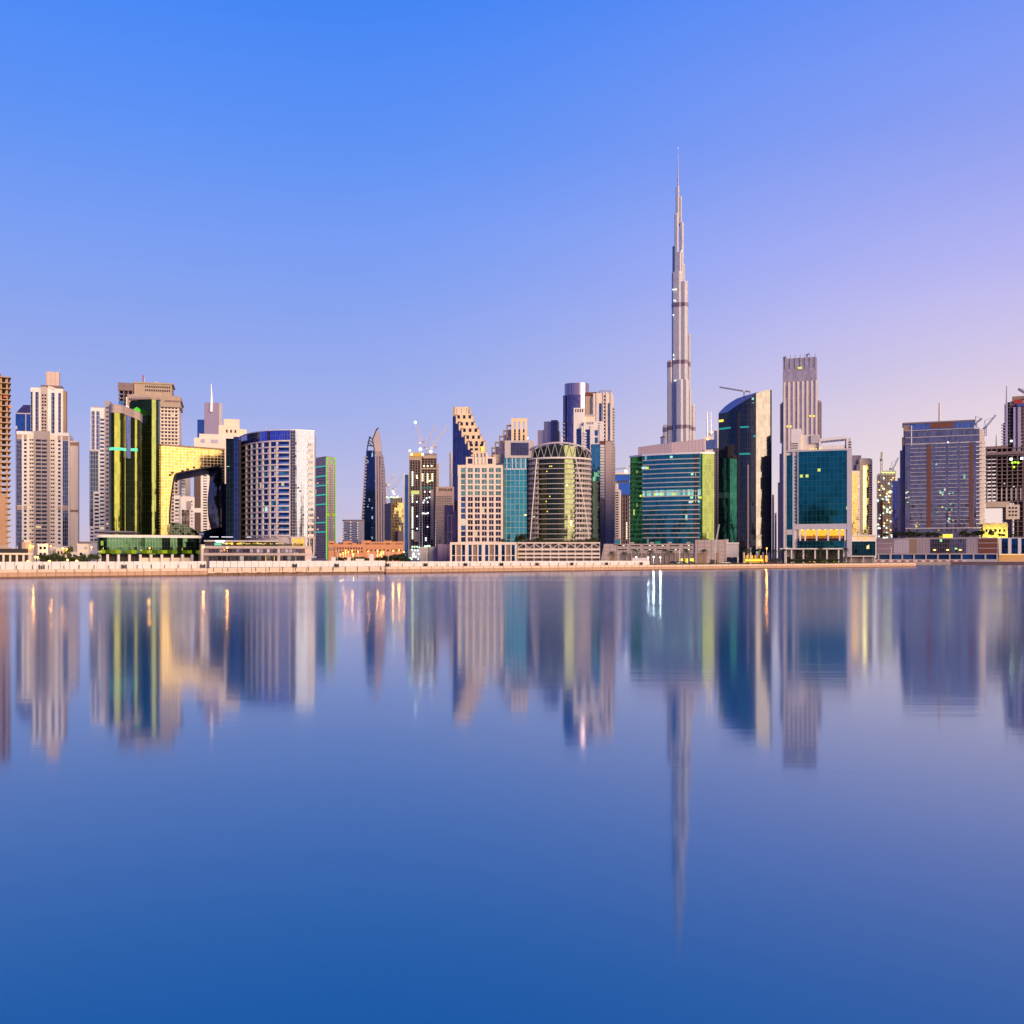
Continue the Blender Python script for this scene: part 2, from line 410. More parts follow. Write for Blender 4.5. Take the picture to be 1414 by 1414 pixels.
# ------------------------------------------------------------------ palette
W_PEACH = wall('peach_render', (0.74, 0.63, 0.55))
W_WHITE = wall('white_render', (0.75, 0.70, 0.67))
W_CREAM = wall('cream_render', (0.74, 0.62, 0.49))
W_SAND = wall('sand_render', (0.80, 0.60, 0.39))
W_GREY = wall('grey_render', (0.33, 0.28, 0.29))
W_LGREY = wall('light_grey_panel', (0.48, 0.43, 0.44))
W_MAUVE = wall('mauve_panel', (0.36, 0.29, 0.33), joint=2.4)
W_BROWN = wall('brown_render', (0.30, 0.20, 0.14))
W_RUST = wall('rust_panel', (0.17, 0.062, 0.04))
W_CONC = wall('raw_concrete', (0.40, 0.31, 0.24), 0.9, 0.3)
W_CONCD = wall('dark_raw_concrete', (0.23, 0.165, 0.175), 0.9, 0.35)
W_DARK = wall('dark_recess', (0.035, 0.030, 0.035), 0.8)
W_TERRA = wall('terracotta_render', (0.52, 0.25, 0.14))
M_DARK = metal('dark_metal', (0.05, 0.05, 0.06), 0.4)
M_GREY = metal('grey_metal', (0.42, 0.42, 0.45), 0.4)
M_WHITE = metal('white_steel', (0.75, 0.74, 0.76), 0.45, 0.1)
M_PALE = metal('pale_crane_steel', (0.52, 0.44, 0.46), 0.5, 0.1)
M_RED = metal('red_steel', (0.45, 0.05, 0.03), 0.5, 0.2)
M_YEL = metal('yellow_steel', (0.55, 0.36, 0.04), 0.5, 0.2)
GP_DARK = pane('dark_window_glass', (0.045, 0.05, 0.075), lit=0.015)
GP_BLUE = pane('blue_window_glass', (0.05, 0.12, 0.27), lit=0.025)
GP_TEAL = pane('teal_window_glass', (0.07, 0.28, 0.31), lit=0.02, litcol=(0.7, 1.0, 0.8))
GP_PURP = pane('violet_window_glass', (0.05, 0.045, 0.09), lit=0.015)
GP_SEA = pane('sea_green_window_glass', (0.17, 0.34, 0.27), lit=0.02)
L_WARM = lamp('warm_lamp', (1.0, 0.52, 0.14), 4.0)
L_ORANGE = lamp('sodium_lamp', (1.0, 0.36, 0.05), 9.0)
L_WHITE = lamp('white_lamp', (0.85, 0.95, 1.0), 4.0)
L_GREEN = lamp('green_white_lamp', (0.60, 1.0, 0.62), 2.6)
L_LIME = lamp('lime_light_line', (0.22, 0.75, 0.06), 0.85)
L_CYAN = lamp('cyan_light_line', (0.04, 0.62, 0.55), 0.75)
L_YEL = lamp('yellow_room_light', (1.0, 0.70, 0.08), 1.3)
L_AMBER = lamp('amber_room_light', (1.0, 0.46, 0.05), 1.15)
L_RED = lamp('red_lamp', (1.0, 0.06, 0.03), 4.0)

# ------------------------------------------------------------------ water, land, promenade
BANK = R(40.9)                                   # direction of the quay
def shore(px): return 8220.0 / (29.0 - 0.01265 * px)
def wpt(px, D): return ((px - CX) / F * D, D)

def struct(name, mb, m):
    o = mb.build(name, m); o['kind'] = 'structure'; return o

def mat_water():
    m, t = new_mat('canal_water')
    pos = t.n('ShaderNodeNewGeometry').outputs['Position']
    # wind lanes: some stretches of the canal are ruffled, others nearly glassy
    lane = t.n('ShaderNodeTexNoise', {'Vector': t.v('MULTIPLY', pos, (0.004, 0.016, 0)), 'Scale': 1.0, 'Detail': 3.0}).outputs[0]
    rip = t.n('ShaderNodeTexNoise', {'Vector': t.v('MULTIPLY', pos, (0.05, 0.45, 0)), 'Scale': 1.0, 'Detail': 3.0, 'Roughness': 0.6}).outputs[0]
    swell = t.n('ShaderNodeTexNoise', {'Vector': t.v('MULTIPLY', pos, (0.02, 0.05, 0)), 'Scale': 1.0, 'Detail': 2.0}).outputs[0]
    amp = t.n('ShaderNodeMapRange', {0: lane, 1: 0.40, 2: 0.62, 3: 0.2, 4: 1.0}).outputs[0]
    cat = t.n('ShaderNodeTexNoise', {'Vector': t.v('MULTIPLY', pos, (0.03, 0.17, 0)), 'Scale': 1.0, 'Detail': 4.0, 'Roughness': 0.6}).outputs[0]
    hgt = t.m('ADD', t.m('MULTIPLY', t.m('MULTIPLY', cat, amp), 0.018), t.m('ADD', t.m('MULTIPLY', t.m('MULTIPLY', rip, amp), 0.016), t.m('MULTIPLY', swell, 0.03)))
    bump = t.n('ShaderNodeBump', {'Strength': 1.0, 'Distance': 0.55, 'Height': hgt}).outputs[0]
    rip = None
    # the breeze reaches the water by the far bank; the cove near the eye is sheltered
    yy = t.n('ShaderNodeSeparateXYZ', {0: pos}).outputs[1]
    wind = t.n('ShaderNodeMapRange', {0: yy, 1: 18.0, 2: 150.0, 3: 0.066, 4: 0.150}, interpolation_type='SMOOTHSTEP').outputs[0]
    rough = t.m('ADD', wind, t.n('ShaderNodeMapRange', {0: lane, 1: 0.35, 2: 0.7, 3: -0.015, 4: 0.03}).outputs[0])
    b = t.n('ShaderNodeBsdfPrincipled', {'Base Color': (0.0, 0.175, 0.39), 'Specular Tint': (0.50, 0.86, 1.0), 'Roughness': rough, 'IOR': 1.85, 'Normal': bump, 'Anisotropic': 0.1, 'Tangent': t.n('ShaderNodeCombineXYZ', {0: 0.0, 1: 1.0, 2: 0.0}).outputs[0]})
    t.n('ShaderNodeOutputMaterial', {0: b.outputs[0]})
    return m
M = MB(); M.quad([(-6000, -3000, 0), (7000, -3000, 0), (7000, 14000, 0), (-6000, 14000, 0)], [(0, 0)] * 4)
struct('water', M, mat_water())

W_LAND = wall('paved_ground', (0.30, 0.25, 0.21), 0.9, 0.3)
BK = (math.cos(BANK), math.sin(BANK))
pA = wpt(-60, shore(-60)); pB = wpt(1265, shore(1265))
inl = (-BK[1] * 1.2, BK[0] * 1.2)                # a little behind the face of the quay
land = [(-5500, pA[1] - 60), (pA[0] - 120, pA[1] - 60), (pA[0] + inl[0], pA[1] + inl[1]), (pB[0] + inl[0], pB[1] + inl[1]), (pB[0] - 10, 800),
        (pB[0] + 20, 842), (5500, 842), (6500, 12000), (-5500, 12000)]
M = MB(); M.prism(land, -3.0, G)
struct('ground', M, W_LAND)
M = MB()
q = [wpt(-60, shore(-60)), wpt(1265, shore(1265))]
road = lambda d0, d1, z: [(q[0][0] - BK[1] * d0, q[0][1] + BK[0] * d0, z), (q[1][0] - BK[1] * d0, q[1][1] + BK[0] * d0, z),
                          (q[1][0] - BK[1] * d1, q[1][1] + BK[0] * d1, z), (q[0][0] - BK[1] * d1, q[0][1] + BK[0] * d1, z)]
M.quad(road(2.0, 9.0, G + 0.012), [(0, 0)] * 4); struct('promenade', M, wall('promenade_paving', (0.46, 0.34, 0.26), 0.85, 0.2))
M = MB(); M.quad(road(16.0, 25.0, G + 0.008), [(0, 0)] * 4); struct('road', M, wall('asphalt', (0.05, 0.05, 0.055), 0.9, 0.3))

class Quay(Bld):
    def __init__(s, name, label, cat, px, d=0.0, group=None, z0=0.0):
        D0 = shore(px); 
        Bld.__init__(s, name, label, cat, D0, px, 0, group, z0)
        s.rz = BANK; s.c, s.s = math.cos(BANK), math.sin(BANK); s.root.rotation_euler = (0, 0, BANK)
        s.O += Vector((-BK[1] * d, BK[0] * d)); s.root.location = (s.O.x, s.O.y, z0)

W_STONE = wall('quay_stone', (0.56, 0.34, 0.22), 0.85, 0.35, joint=2.6)
W_STONED = wall('wet_quay_stone', (0.20, 0.11, 0.06), 0.6, 0.5)
W_COPE = wall('pale_coping', (0.76, 0.56, 0.42), 0.85, 0.2, joint=5.2)
W_HOARD = wall('white_hoarding', (0.80, 0.72, 0.66), 0.6, 0.12)
def seawall(pa, pb, label, low=False):
    b = Quay('seawall', label, 'seawall', (pa + pb) / 2)
    P = b.face(pa, pb)
    if low:
        b.add(MB().sbox(P, 0, P.L, 0.9, 2.5, -3.0, -0.8), 'stone_face', W_COPE)
        M = MB(); rnd = random.Random(3)
        u = 0.0
        while u < P.L - 2:                       # a sloping toe of boulders
            w = rnd.uniform(1.0, 2.6); h = rnd.uniform(0.55, 1.15)
            x0 = P.p[0].x + u; a = rnd.uniform(-0.2, 0.2)
            pts = [(x0, -0.9 + a), (x0 + w * 0.4, -1.3 + a), (x0 + w, -0.8 + a), (x0 + w * 1.05, 1.0), (x0 - 0.1, 1.1)]
            M.prism(pts, -1.0, [h * 0.5, h * 0.45, h * 0.6, h, h * 1.05]); u += w * 0.8
        b.add(M, 'boulder_toe', wall('wet_boulders', (0.28, 0.16, 0.09), 0.8, 0.8), kind='stuff')
    else:
        b.add(MB().sbox(P, 0, P.L, 0.5, 1.65, -2.0, 0.0), 'stone_face', W_STONE)
        b.add(MB().sbox(P, 0, P.L, -1.0, 0.5, -2.0, 0.12), 'footing', W_STONED)
        b.add(MB().sbox(P, 0, P.L, 1.65, 1.86, -2.2, 0.22), 'ledge', W_COPE)
        b.add(MB().sbox(P, 0, P.L, 1.86, 2.56, -2.4, -0.25), 'coping', W_COPE)
seawall(-60, 287, 'stone seawall of large pale blocks below the tall white hoarding at the towers with balconies')
seawall(287, 533, 'low seawall with a rough brown boulder toe below the two tier hoarding', True)
seawall(533, 1265, 'long straight seawall of small pinkish blocks that ends at the dark inlet')

def hoarding(pa, pb, step, zb, zt, label, d, two=False):
    b = Quay('hoarding_fence', label, 'fence', (pa + pb) / 2, d)
    P = b.face(pa, pb); n = max(2, round((pb - pa) / step)); rnd = random.Random(int(pa))
    us = [b.u(P, pa + (pb - pa) * i / n) for i in range(n + 1)]
    for i in range(n):
        h = rnd.uniform(-0.04, 0.04)
        b.add(MB().sbox(P, us[i] + 0.06, us[i + 1] - 0.06, zb, zt + h, -0.03, 0.03 + rnd.uniform(0, 0.03)), 'panel', W_HOARD)
    b.add(MB().sbox(P, 0, P.L, zb + 0.5, zb + 0.62, -0.12, -0.04).sbox(P, 0, P.L, zt - 0.5, zt - 0.38, -0.12, -0.04), 'rail', M_DARK)
    M = MB()
    if two:
        b.add(MB().sbox(P, 0, P.L, 0.95, zb - 0.12, 0.3, 0.55), 'lower_panel', W_HOARD)
    k = 0
    u = 1.0
    while u < P.L and k < 99:                    # short dark posts standing in front of the panels
        b.add(MB().sbox(P, u, u + 0.16, (zb if not two else 1.4), zb + (1.25 if not two else 0.05), 0.75, 0.9), 'post', M_DARK); u += P.L / max(2, n * 0.62) if two is False else P.L / (n * 0.55); k += 1
    return b
hoarding(-30, 285, 12.6, 2.55, 4.80, 'tall white hoarding fence with wide panels along the nearest stretch of quay', 1.6)
hoarding(289, 532, 9.6, 2.75, 4.85, 'white hoarding fence over a second tier of low panels and boulders', 1.4, True)
hoarding(534, 897, 8.2, 2.60, 4.55, 'long white hoarding fence of narrow panels ending at the lawn and the palms', 1.6)

def cabinet(px, n=3):
    b = Quay('utility_cabinet', 'dark steel utility cabinet against the white hoarding on the quay', 'cabinet', px, 0.7, 'utility cabinets along the hoarding', 2.55)
    M = MB(); 
    for i in range(n): M.box(i * 0.62 - 0.7, i * 0.62 - 0.34, -0.2, 0.15, 0.1, 1.35 - 0.25 * (i % 2))
    b.add(M, 'casing', M_DARK); b.add(MB().box(-0.75, n * 0.62 - 0.9, -0.3, 0.25, -0.05, 0.1), 'plinth', W_GREY)
for px in (58, 172, 281, 408, 466, 536, 589, 644, 694, 743, 791, 839, 887): cabinet(px)

# lawn behind the quay on the open stretch
M = MB(); r2 = random.Random(5)
q = [wpt(900, shore(900)), wpt(1205, shore(1205))]
L = math.hypot(q[1][0] - q[0][0], q[1][1] - q[0][1])
for i in range(9000):
    u, d = r2.random() * L, 2.6 + r2.random() * 9.5
    x, y = q[0][0] + BK[0] * u - BK[1] * d, q[0][1] + BK[1] * u + BK[0] * d
    a = r2.random() * 6.28; w = 0.25; h = r2.uniform(0.25, 0.6)
    M.quad([(x - w * math.cos(a), y - w * math.sin(a), G), (x + w * math.cos(a), y + w * math.sin(a), G), (x + r2.uniform(-.2, .2), y + r2.uniform(-.2, .2), G + h)], [(0, 0)] * 3)
o = M.build('grass', wall('grass_blades', (0.10, 0.12, 0.03), 0.9, 0.5)); o['kind'] = 'stuff'

# the far bank behind the eye point: only seen as dark shapes mirrored in the glass towers
M = MB(); r3 = random.Random(11)
x = -1500.0
while x < 1700:
    w = r3.uniform(25, 60); h = r3.choice([18, 25, 30, 45, 60, 70, 95, 120]) * r3.uniform(0.8, 1.1)
    if 560 < x < 760: h = min(h, 26)
    M.box(x, x + w, -520, -480, 0, h)
    if r3.random() < 0.4: M.box(x + w * .3, x + w * .6, -515, -490, h, h * 1.25)
    x += w + r3.choice([2, 6, 25, 40])
o = M.build('city_skyline', wall('far_bank_facades', (0.20, 0.16, 0.16))); o['kind'] = 'stuff'
# ------------------------------------------------------------------ shared building pieces
def frame_tower(b, pa, pb, yt, yb, n, ncol, dep, mat, ly=0.0, over=0.5, core=None, cw=0.9, th=0.35, colmat=None, inset=None):
    x0, x1 = b.x(pa, ly), b.x(pb, ly); xm = (x0 + x1) / 2
    z0 = 0.0 if yb is None else b.z(yb, xm, ly); z1 = b.z(yt, xm, ly); h = (z1 - z0) / n
    for i in range(n + 1):
        b.add(MB().box(x0 - over, x1 + over, ly - over, ly + dep + over, z0 + h * i - th, z0 + h * i), 'floor_slab', mat)
    for k in range(ncol):
        cx = x0 + cw / 2 + (x1 - x0 - cw) * k / max(1, ncol - 1)
        for y in ((ly, ) if k % 2 else (ly, ly + dep - cw)):
            b.add(MB().box(cx - cw / 2, cx + cw / 2, y, y + cw, z0, z1), 'column', colmat or mat)
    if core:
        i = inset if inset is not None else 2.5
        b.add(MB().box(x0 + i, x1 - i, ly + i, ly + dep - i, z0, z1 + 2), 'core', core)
    return x0, x1, z0, z1, h

def work_lights(b, pts, mat, size=0.6, y=-0.6):
    for (px, py) in pts:
        lx = b.x(px); z = b.z(py, lx)
        b.add(MB().box(lx - size / 2, lx + size / 2, y - 0.15, y + 0.15, z - size / 2, z + size / 2), 'work_light', mat)

def crane(label, D, px, ybase, ymast, tip, tail=None, col=None, w=2.0, z_off=0, cable=True, lamp_at=None):
    """tower crane standing at pixel column px; tip and tail are the ends of jib and counter jib"""
    b = Bld('tower_crane', label, 'crane', D, px, 0, 'tower cranes over the construction sites', G)
    zb, zm = b.z(ybase), b.z(ymast)
    col = col or M_GREY
    b.add(MB().truss((0, 0, zb), (0, 0, zm), w, 0.22 * w, max(4, int((zm - zb) / 4))), 'mast', col)
    T = (b.x(tip[0]), 0, b.z(tip[1], b.x(tip[0])))
    b.add(MB().truss((0, 0, zm), T, w * 0.75, 0.2 * w, max(5, int(Vector(T).length / 12))), 'jib', col)
    if tail:
        K = (b.x(tail[0]), 0, b.z(tail[1], b.x(tail[0])))
    else:
        K = (-(T[0]) * 0.28 - 0.5, 0, zm + 0.5)
    cj = b.add(MB().truss((0, 0, zm), K, w * 0.7, 0.2 * w, 3), 'counter_jib', col)
    b.add(MB().box(K[0] - w * .6, K[0] + w * .6, -w * .5, w * .5, K[2] - w, K[2] + 0.2), 'counterweight', W_GREY, parent=cj)
    b.add(MB().box(-w * .7, w * .7, -w, 0.3, zm - w * .5, zm + w * .6), 'cab', M_WHITE)
    if cable:
        A = (0.4 * K[0], 0, zm + 7.0)
        b.add(MB().bar((0, 0, zm), A, 0.22 * w).bar(A, (T[0] * .8, 0, zm + (T[2] - zm) * .8), 0.22).bar(A, K, 0.22), 'stay', col)
    if lamp_at:
        for (x, y) in lamp_at:
            lx = b.x(x); b.add(MB().lathe(lx, -1.5, [(0.05, b.z(y) - 1.1), (1.1, b.z(y)), (0.05, b.z(y) + 1.1)], 8), 'floodlight', L_WHITE)
    return b

def rect(x0, x1, y0, y1): return [(x0, y0), (x1, y0), (x1, y1), (x0, y1)]
def mast(b, px, yb, yt, r, name='antenna', mat=None, ly=2.0, r2=None):
    lx = b.x(px, ly); return b.add(MB().tube((lx, ly, b.z(yb, lx, ly)), (lx, ly, b.z(yt, lx, ly)), r, r2 if r2 is not None else r * 0.4), name, mat or M_GREY)
def rooftop(b, pa, pb, y, n, seed, ly=5.0, dep=14.0, mat=None, hmax=3.0):
    """plant and lift boxes on a flat roof"""
    rr = random.Random(seed); x0, x1 = b.x(pa), b.x(pb); z = b.z(y, (x0 + x1) / 2)
    for i in range(n):
        w = rr.uniform(1.5, 4.5); xx = rr.uniform(x0 + .5, max(x0 + .6, x1 - w - .5)); yy = ly + rr.random() * dep
        m = MB().box(xx, xx + w, yy, yy + rr.uniform(1.5, 4), z - 0.1, z + rr.uniform(0.8, hmax))
        b.add(m, 'roof_unit', mat or W_LGREY)

# ------------------------------------------------------------------ far left: concrete shell under construction
b = Bld('construction_tower', 'bare brown concrete tower shell with open floors cut by the edge of the photo', 'building', 520, 0, 3)
x0, x1, z0, z1, h = frame_tower(b, -34, 11, 519, 764, 31, 6, 17, wall('tan_concrete', (0.44, 0.28, 0.17), 0.9, 0.35), over=1.5, core=wall('slab_shade_core', (0.26, 0.15, 0.08), 0.9, 0.35), inset=3.0, th=0.5)  # core colour darkened to carry the deep shade between the slabs
for i in range(0, 31, 2): b.add(MB().box(b.x(7), b.x(10.5), -0.9, -0.55, z0 + h * i + 0.1, z0 + h * i + 1.4), 'parapet_panel', W_CONC)
b.box(-30, 8, 682, 764, 3, wall('ochre_infill', (0.40, 0.24, 0.15), 0.9, 0.3), 'infill_wall', ly=-1.75)
b.box(-26, -2, 513, 520, 8, W_CONC, 'lift_core', ly=4)
b.box(5, 10, 546.5, 549, 0.3, M_RED, 'safety_net', ly=-2.0); b.box(12, 16, 560, 563.5, 0.3, wall('orange_net', (.6, .25, .12)), 'safety_net', ly=-2.0)

# blue tower with pyramid roof
b = Bld('office_tower', 'dark blue glass tower with a truncated purple pyramid roof', 'building', 1150, 34, -16)
x0, x1 = b.x(21.5), b.x(35.3); P = b.face(21.5, 35.3)
gl = glass('navy_curtain_wall', (0.03, 0.12, 0.30), 2.0, 4.0, lit=0.02)
z1 = b.z(571); zb = b.z(588)
x2 = b.x(48)
b.add(MB().box(x0, x1, 0, 26, zb - 10, z1), 'glass_facade', gl)
b.add(MB().box(x1, x2, 0.4, 26, zb - 10, z1), 'glass_facade', gl)
b.add(MB().box(x0 + .1, x2, 0.3, 26, 0, zb - 10), 'lower_facade', glass('slate_curtain_wall', (0.09, 0.11, 0.22), 2, 3.8, 0.3))
zc = b.z(557.5); M = MB()
xa, xb_ = b.x(29), b.x(41)
lo = [(x0, 0, z1), (x2, 0, z1), (x2, 26, z1), (x0, 26, z1)]; hi = [(xa, 9, zc), (xb_, 9, zc), (xb_, 17, zc), (xa, 17, zc)]
for i in range(4): M.quad([lo[i], lo[(i + 1) % 4], hi[(i + 1) % 4], hi[i]], [(0, 0), (10, 0), (8, 10), (2, 10)])
M.quad(hi, [(0, 0)] * 4)
b.add(M, 'pyramid_roof', glass('violet_roof_glass', (0.36, 0.30, 0.40), 3, 3, rough=0.25))
M = MB(); M.sbox(Path([(x0, 0), (x2, 0)]), 0, x2 - x0, z1 - 0.6, z1 + 0.6, -1, 0.5); b.add(M, 'cornice', W_LGREY)
b.box(35.0, 36.0, 571, 596, 1, W_LGREY, 'pier', ly=-0.4)
# white residential tower
b = Bld('residential_tower', 'tall pale residential tower with a stepped crown and a plain box on its roof', 'building', 800, 62, -7)
P = b.face(23, 96); X = b.x
zt, zg = b.z(598), 0.0
b.add(MB().box(X(23), X(96), 0, 30, 0, zt), 'wall', W_WHITE)
gst = glass('blue_strip_glass', (0.045, 0.065, 0.14), 1.6, 3.35, 0.2, (0.35, 0.33, 0.36))
U = lambda px: b.u(P, px)
for a, c in ((23.3, 30.2), (86.6, 94.2)):
    b.add(MB().sbox(P, U(a), U(c), b.z(754), b.z(704.5), -0.02, 0.12), 'glass_strip', gst)
    b.add(MB().sbox(P, U(a), U(c), b.z(698), b.z(607.5), -0.02, 0.12), 'glass_strip', gst)
M = MB()
for a, c in ((23, 37), (80, 96)):
    M.sbox(P, U(a), U(c), b.z(704), b.z(698.6), -0.02, 0.5)
    M.sbox(P, U(a), U(c), b.z(606.5), b.z(601.5), -0.02, 0.5)
b.add(M, 'string_course', wall('taupe_band', (0.40, 0.29, 0.24)))
M = MB()
for a, c in ((23, 44), (80, 96.3)): M.sbox(P, U(a), U(c), b.z(601.3), b.z(598) + 0.8, -1.5, 1.0)
for a, c in ((30.4, 32.8), (37.2, 40), (76.2, 79.6), (84, 86.2), (94.4, 96.2)): M.sbox(P, U(a), U(c), 0, b.z(601.5), -0.02, 0.55)
b.add(M, 'pier', W_WHITE)
b.add(MB().sbox(P, U(47), U(69), 0, b.z(598) + 1.5, -0.5, 1.0), 'bay', W_GREY)
M = MB()
for a, c in ((40, 47), (69, 76.2)): M.sbox(P, U(a), U(c), 0, b.z(600), -0.02, 0.2)
b.add(M, 'recess', W_CREAM)
zA, zB = b.z(752), b.z(606)
for i in range(27):
    z = zA + (zB - zA) * i / 27
    b.add(MB().sbox(P, U(40.2), U(46.8), z, z + 1.25, 0, 0.8), 'balcony', W_PEACH)
    b.add(MB().sbox(P, U(69.2), U(76), z, z + 1.25, 0, 0.8), 'balcony', W_PEACH)
b.wcol(P, U(49.3), U(65.4), zA, zB, 27, 0.55, GP_DARK, 2, 0.06, o1=1.08)
b.wcol(P, U(33.2), U(36.6), zA, zB, 27, 0.55, GP_DARK)
b.wcol(P, U(80.2), U(83.6), zA, zB, 27, 0.55, GP_DARK)
b.wcol(P, U(40.6), U(46.6), zA, zB, 27, 0.62, GP_DARK, 2, 0.1, o1=0.27)
b.wcol(P, U(69.6), U(75.6), zA, zB, 27, 0.62, GP_DARK, 2, 0.1, o1=0.27)
# side wing
b.add(MB().box(X(96), X(108, 6), 6, 15, 0, b.z(606.5)), 'side_wing', W_PEACH)
Pw = b.face(96, 108, 6.0)
b.add(MB().sbox(Pw, 0, Pw.L, b.z(613), b.z(608.3), -0.02, 0.25).sbox(Pw, 0, Pw.L, b.z(706), b.z(703), -0.02, 0.25), 'string_course', W_BROWN)
# upper block
Pu = b.face(42.2, 87, 3.0); u = lambda px: b.u(Pu, px); z0, z1 = b.z(599), b.z(535)
b.add(MB().box(X(42.2, 3), X(87, 3), 3, 14, z0 - 1, z1), 'upper_block', W_WHITE)
b.add(MB().box(X(87, 3), X(91.5, 5), 5, 12, z0 - 1, b.z(537)), 'upper_side', W_BROWN)
for a, c in ((42.4, 45), (49, 53.2), (71, 75.2), (80.4, 84)):
    b.add(MB().sbox(Pu, u(a), u(c), z0 + 1, b.z(541), -0.02, 0.12), 'glass_strip', gst)
b.add(MB().sbox(Pu, u(56.5), u(65.5), z0, b.z(533.5), -0.02, 0.8), 'upper_bay', wall('putty_render', (0.46, 0.38, 0.34)))
b.wcol(Pu, u(57.4), u(64.6), z0 + 1, b.z(543), 12, 0.6, GP_DARK, 2, 0.15, o1=0.88)
M = MB()
for a, c in ((45.2, 48.8), (53.6, 56.3), (66, 70.8), (75.6, 80.2), (84.2, 86.8)): M.sbox(Pu, u(a), u(c), z0, b.z(537), -0.02, 0.45)
b.add(M, 'upper_pier', W_WHITE)
b.add(MB().box(X(56, 5), X(86, 5), 5, 13, z1 + .01, b.z(530.5)), 'roof_cap', wall('dark_roof', (0.16, 0.12, 0.14)))
b.add(MB().box(X(63.5, 8), X(82, 8), 8, 13, z1, b.z(510.5)), 'roof_box', wall('beige_box', (0.62, 0.46, 0.40), joint=3.2))
M = MB().tube((X(66), 4, b.z(533.4)), (X(75), 3.4, b.z(536)), 1.3, 1.3, 10); b.add(M, 'roof_duct', W_CREAM)
mast(b, 81.5, 511, 508.8, 0.25)
b.done()

# low buildings and villas at the foot
b = Bld('low_shell', 'unfinished low concrete building with open bays beside the brown tower shell', 'building', 470, 18, 8)
frame_tower(b, -6, 43, 763.5, None, 1, 6, 16, W_CREAM, core=W_DARK, inset=1.2, over=0.6, th=0.9)
b.box(-4, 10, 753, 763, 10, W_CONC, 'upper_wall', ly=4); b.box(30, 43, 748.5, 763, 12, W_CONC, 'upper_wall', ly=5); b.box(33, 42, 745.5, 749, 6, W_CREAM, 'parapet', ly=6)
for i in range(9): b.box(8 + i * 2.6, 9.6 + i * 2.6, 760.5 - (i * 7 % 4), 763.4, 3, [W_BROWN, W_CONC, W_CONCD][i % 3], 'material_heap', ly=2 + i % 3)
vr = random.Random(21)
for i, (a, c, yt, lb) in enumerate([(52, 66, 752, 'pale flat roofed villa with a grey upper storey below the residential tower'),
                                (66.5, 77, 757, 'small white villa between two street lamps'), (94, 106, 763, 'little white gatehouse with a dark band of windows'),
                                (107, 123, 752, 'white villa with two dark windows beside the stepped white tower'), (77, 94, 758, 'low cream villa behind the garden trees')]):
    b = Bld('villa', lb, 'house', 560 + 25 * (i % 3), (a + c) / 2, vr.uniform(-12, 12), 'villas behind the hoarding')
    x0, x1 = b.x(a), b.x(c); z1 = b.z(yt); P = Path([(x0, 0), (x1, 0)])
    b.add(MB().box(x0, x1, 0, 9, 0, z1), 'wall', [W_WHITE, W_LGREY, W_WHITE, W_PEACH, W_CREAM][i])
    b.add(MB().box(x0 - .3, x1 + .3, -0.3, 9.3, z1, z1 + 0.5), 'roof', W_WHITE)
    b.wcol(P, 0.5, P.L - 0.5, 0.4, z1 - 0.2, max(1, int(z1 / 3.1)), 0.45, GP_DARK, max(2, int(P.L / 2.2)), 0.2)
    b.add(MB().box((x0 + x1) / 2 - .6, (x0 + x1) / 2 + .6, -0.06, 0.1, 0, 2.2), 'door', W_BROWN)
b = Bld('far_block', 'low dark roofed block far behind at the gap between the two pale towers', 'building', 1500, 116, 0)
b.box(107, 125, 749, None, 20, W_LGREY, 'wall'); b.box(106.5, 126, 747.8, 750.5, 22, W_CONCD, 'roof', ly=-1)

# stepped white tower
b = Bld('residential_tower', 'stepped white apartment tower with blue window columns left of the green glass cylinder', 'building', 760, 138, -8)
P = b.face(125.2, 153); U = lambda px: b.u(P, px); X = b.x
b.add(MB().box(X(125.2), X(153), 0, 24, 0, b.z(563)), 'wall', W_WHITE)
b.add(MB().box(X(145), X(152), -0.8, 18, b.z(740), b.z(553.5)), 'lift_tower', W_GREY)
b.add(MB().box(X(127), X(139), 3, 20, b.z(563), b.z(561)), 'roof_cap', W_GREY)
gb = glass('pale_blue_strip', (0.08, 0.13, 0.25), 1.4, 3.4, 0.25, (0.5, 0.47, 0.5))
for a, c in ((126.4, 131), (132.8, 137.6)): b.add(MB().sbox(P, U(a), U(c), b.z(621), b.z(568), -0.02, 0.12), 'glass_strip', gb)
b.add(MB().sbox(P, U(124), U(136), b.z(728), b.z(623.5), -0.02, 1.2), 'glazed_bay', glass('grey_green_bay', (0.09, 0.12, 0.14), 1.8, 3.4, 0.25, (0.4, 0.37, 0.4)))
b.add(MB().sbox(P, U(123.6), U(136.4), b.z(624.2), b.z(622.5), -0.02, 1.5), 'bay_cap', W_GREY)
zA, zB = b.z(748), b.z(577)
b.wcol(P, U(138.2), U(143.8), zA, zB, 32, 0.5, GP_BLUE, 1)
M = MB()
for i in range(33):
    z = zA + (zB - zA) * i / 32; M.sbox(P, U(137.8), U(144.4), z - 0.25, z + 0.25, -0.02, 0.4)
b.add(M, 'ledge', W_WHITE)
b.add(MB().sbox(P, U(129.5), U(138), b.z(748), b.z(679), -0.02, 1.6).sbox(P, U(124.2), U(129.6), b.z(748), b.z(727), -0.02, 1.5), 'lower_step', W_WHITE)
b.wcol(P, U(131), U(137), b.z(748), b.z(681), 13, 0.55, GP_DARK, 1, o1=1.68)
b.wcol(P, U(125.4), U(129.4), b.z(748), b.z(729), 4, 0.5, GP_DARK, 1, o1=1.6)
b.wcol(P, U(147), U(150), b.z(738), b.z(560), 30, 0.4, GP_PURP, 1, o1=0.87)
b.done()

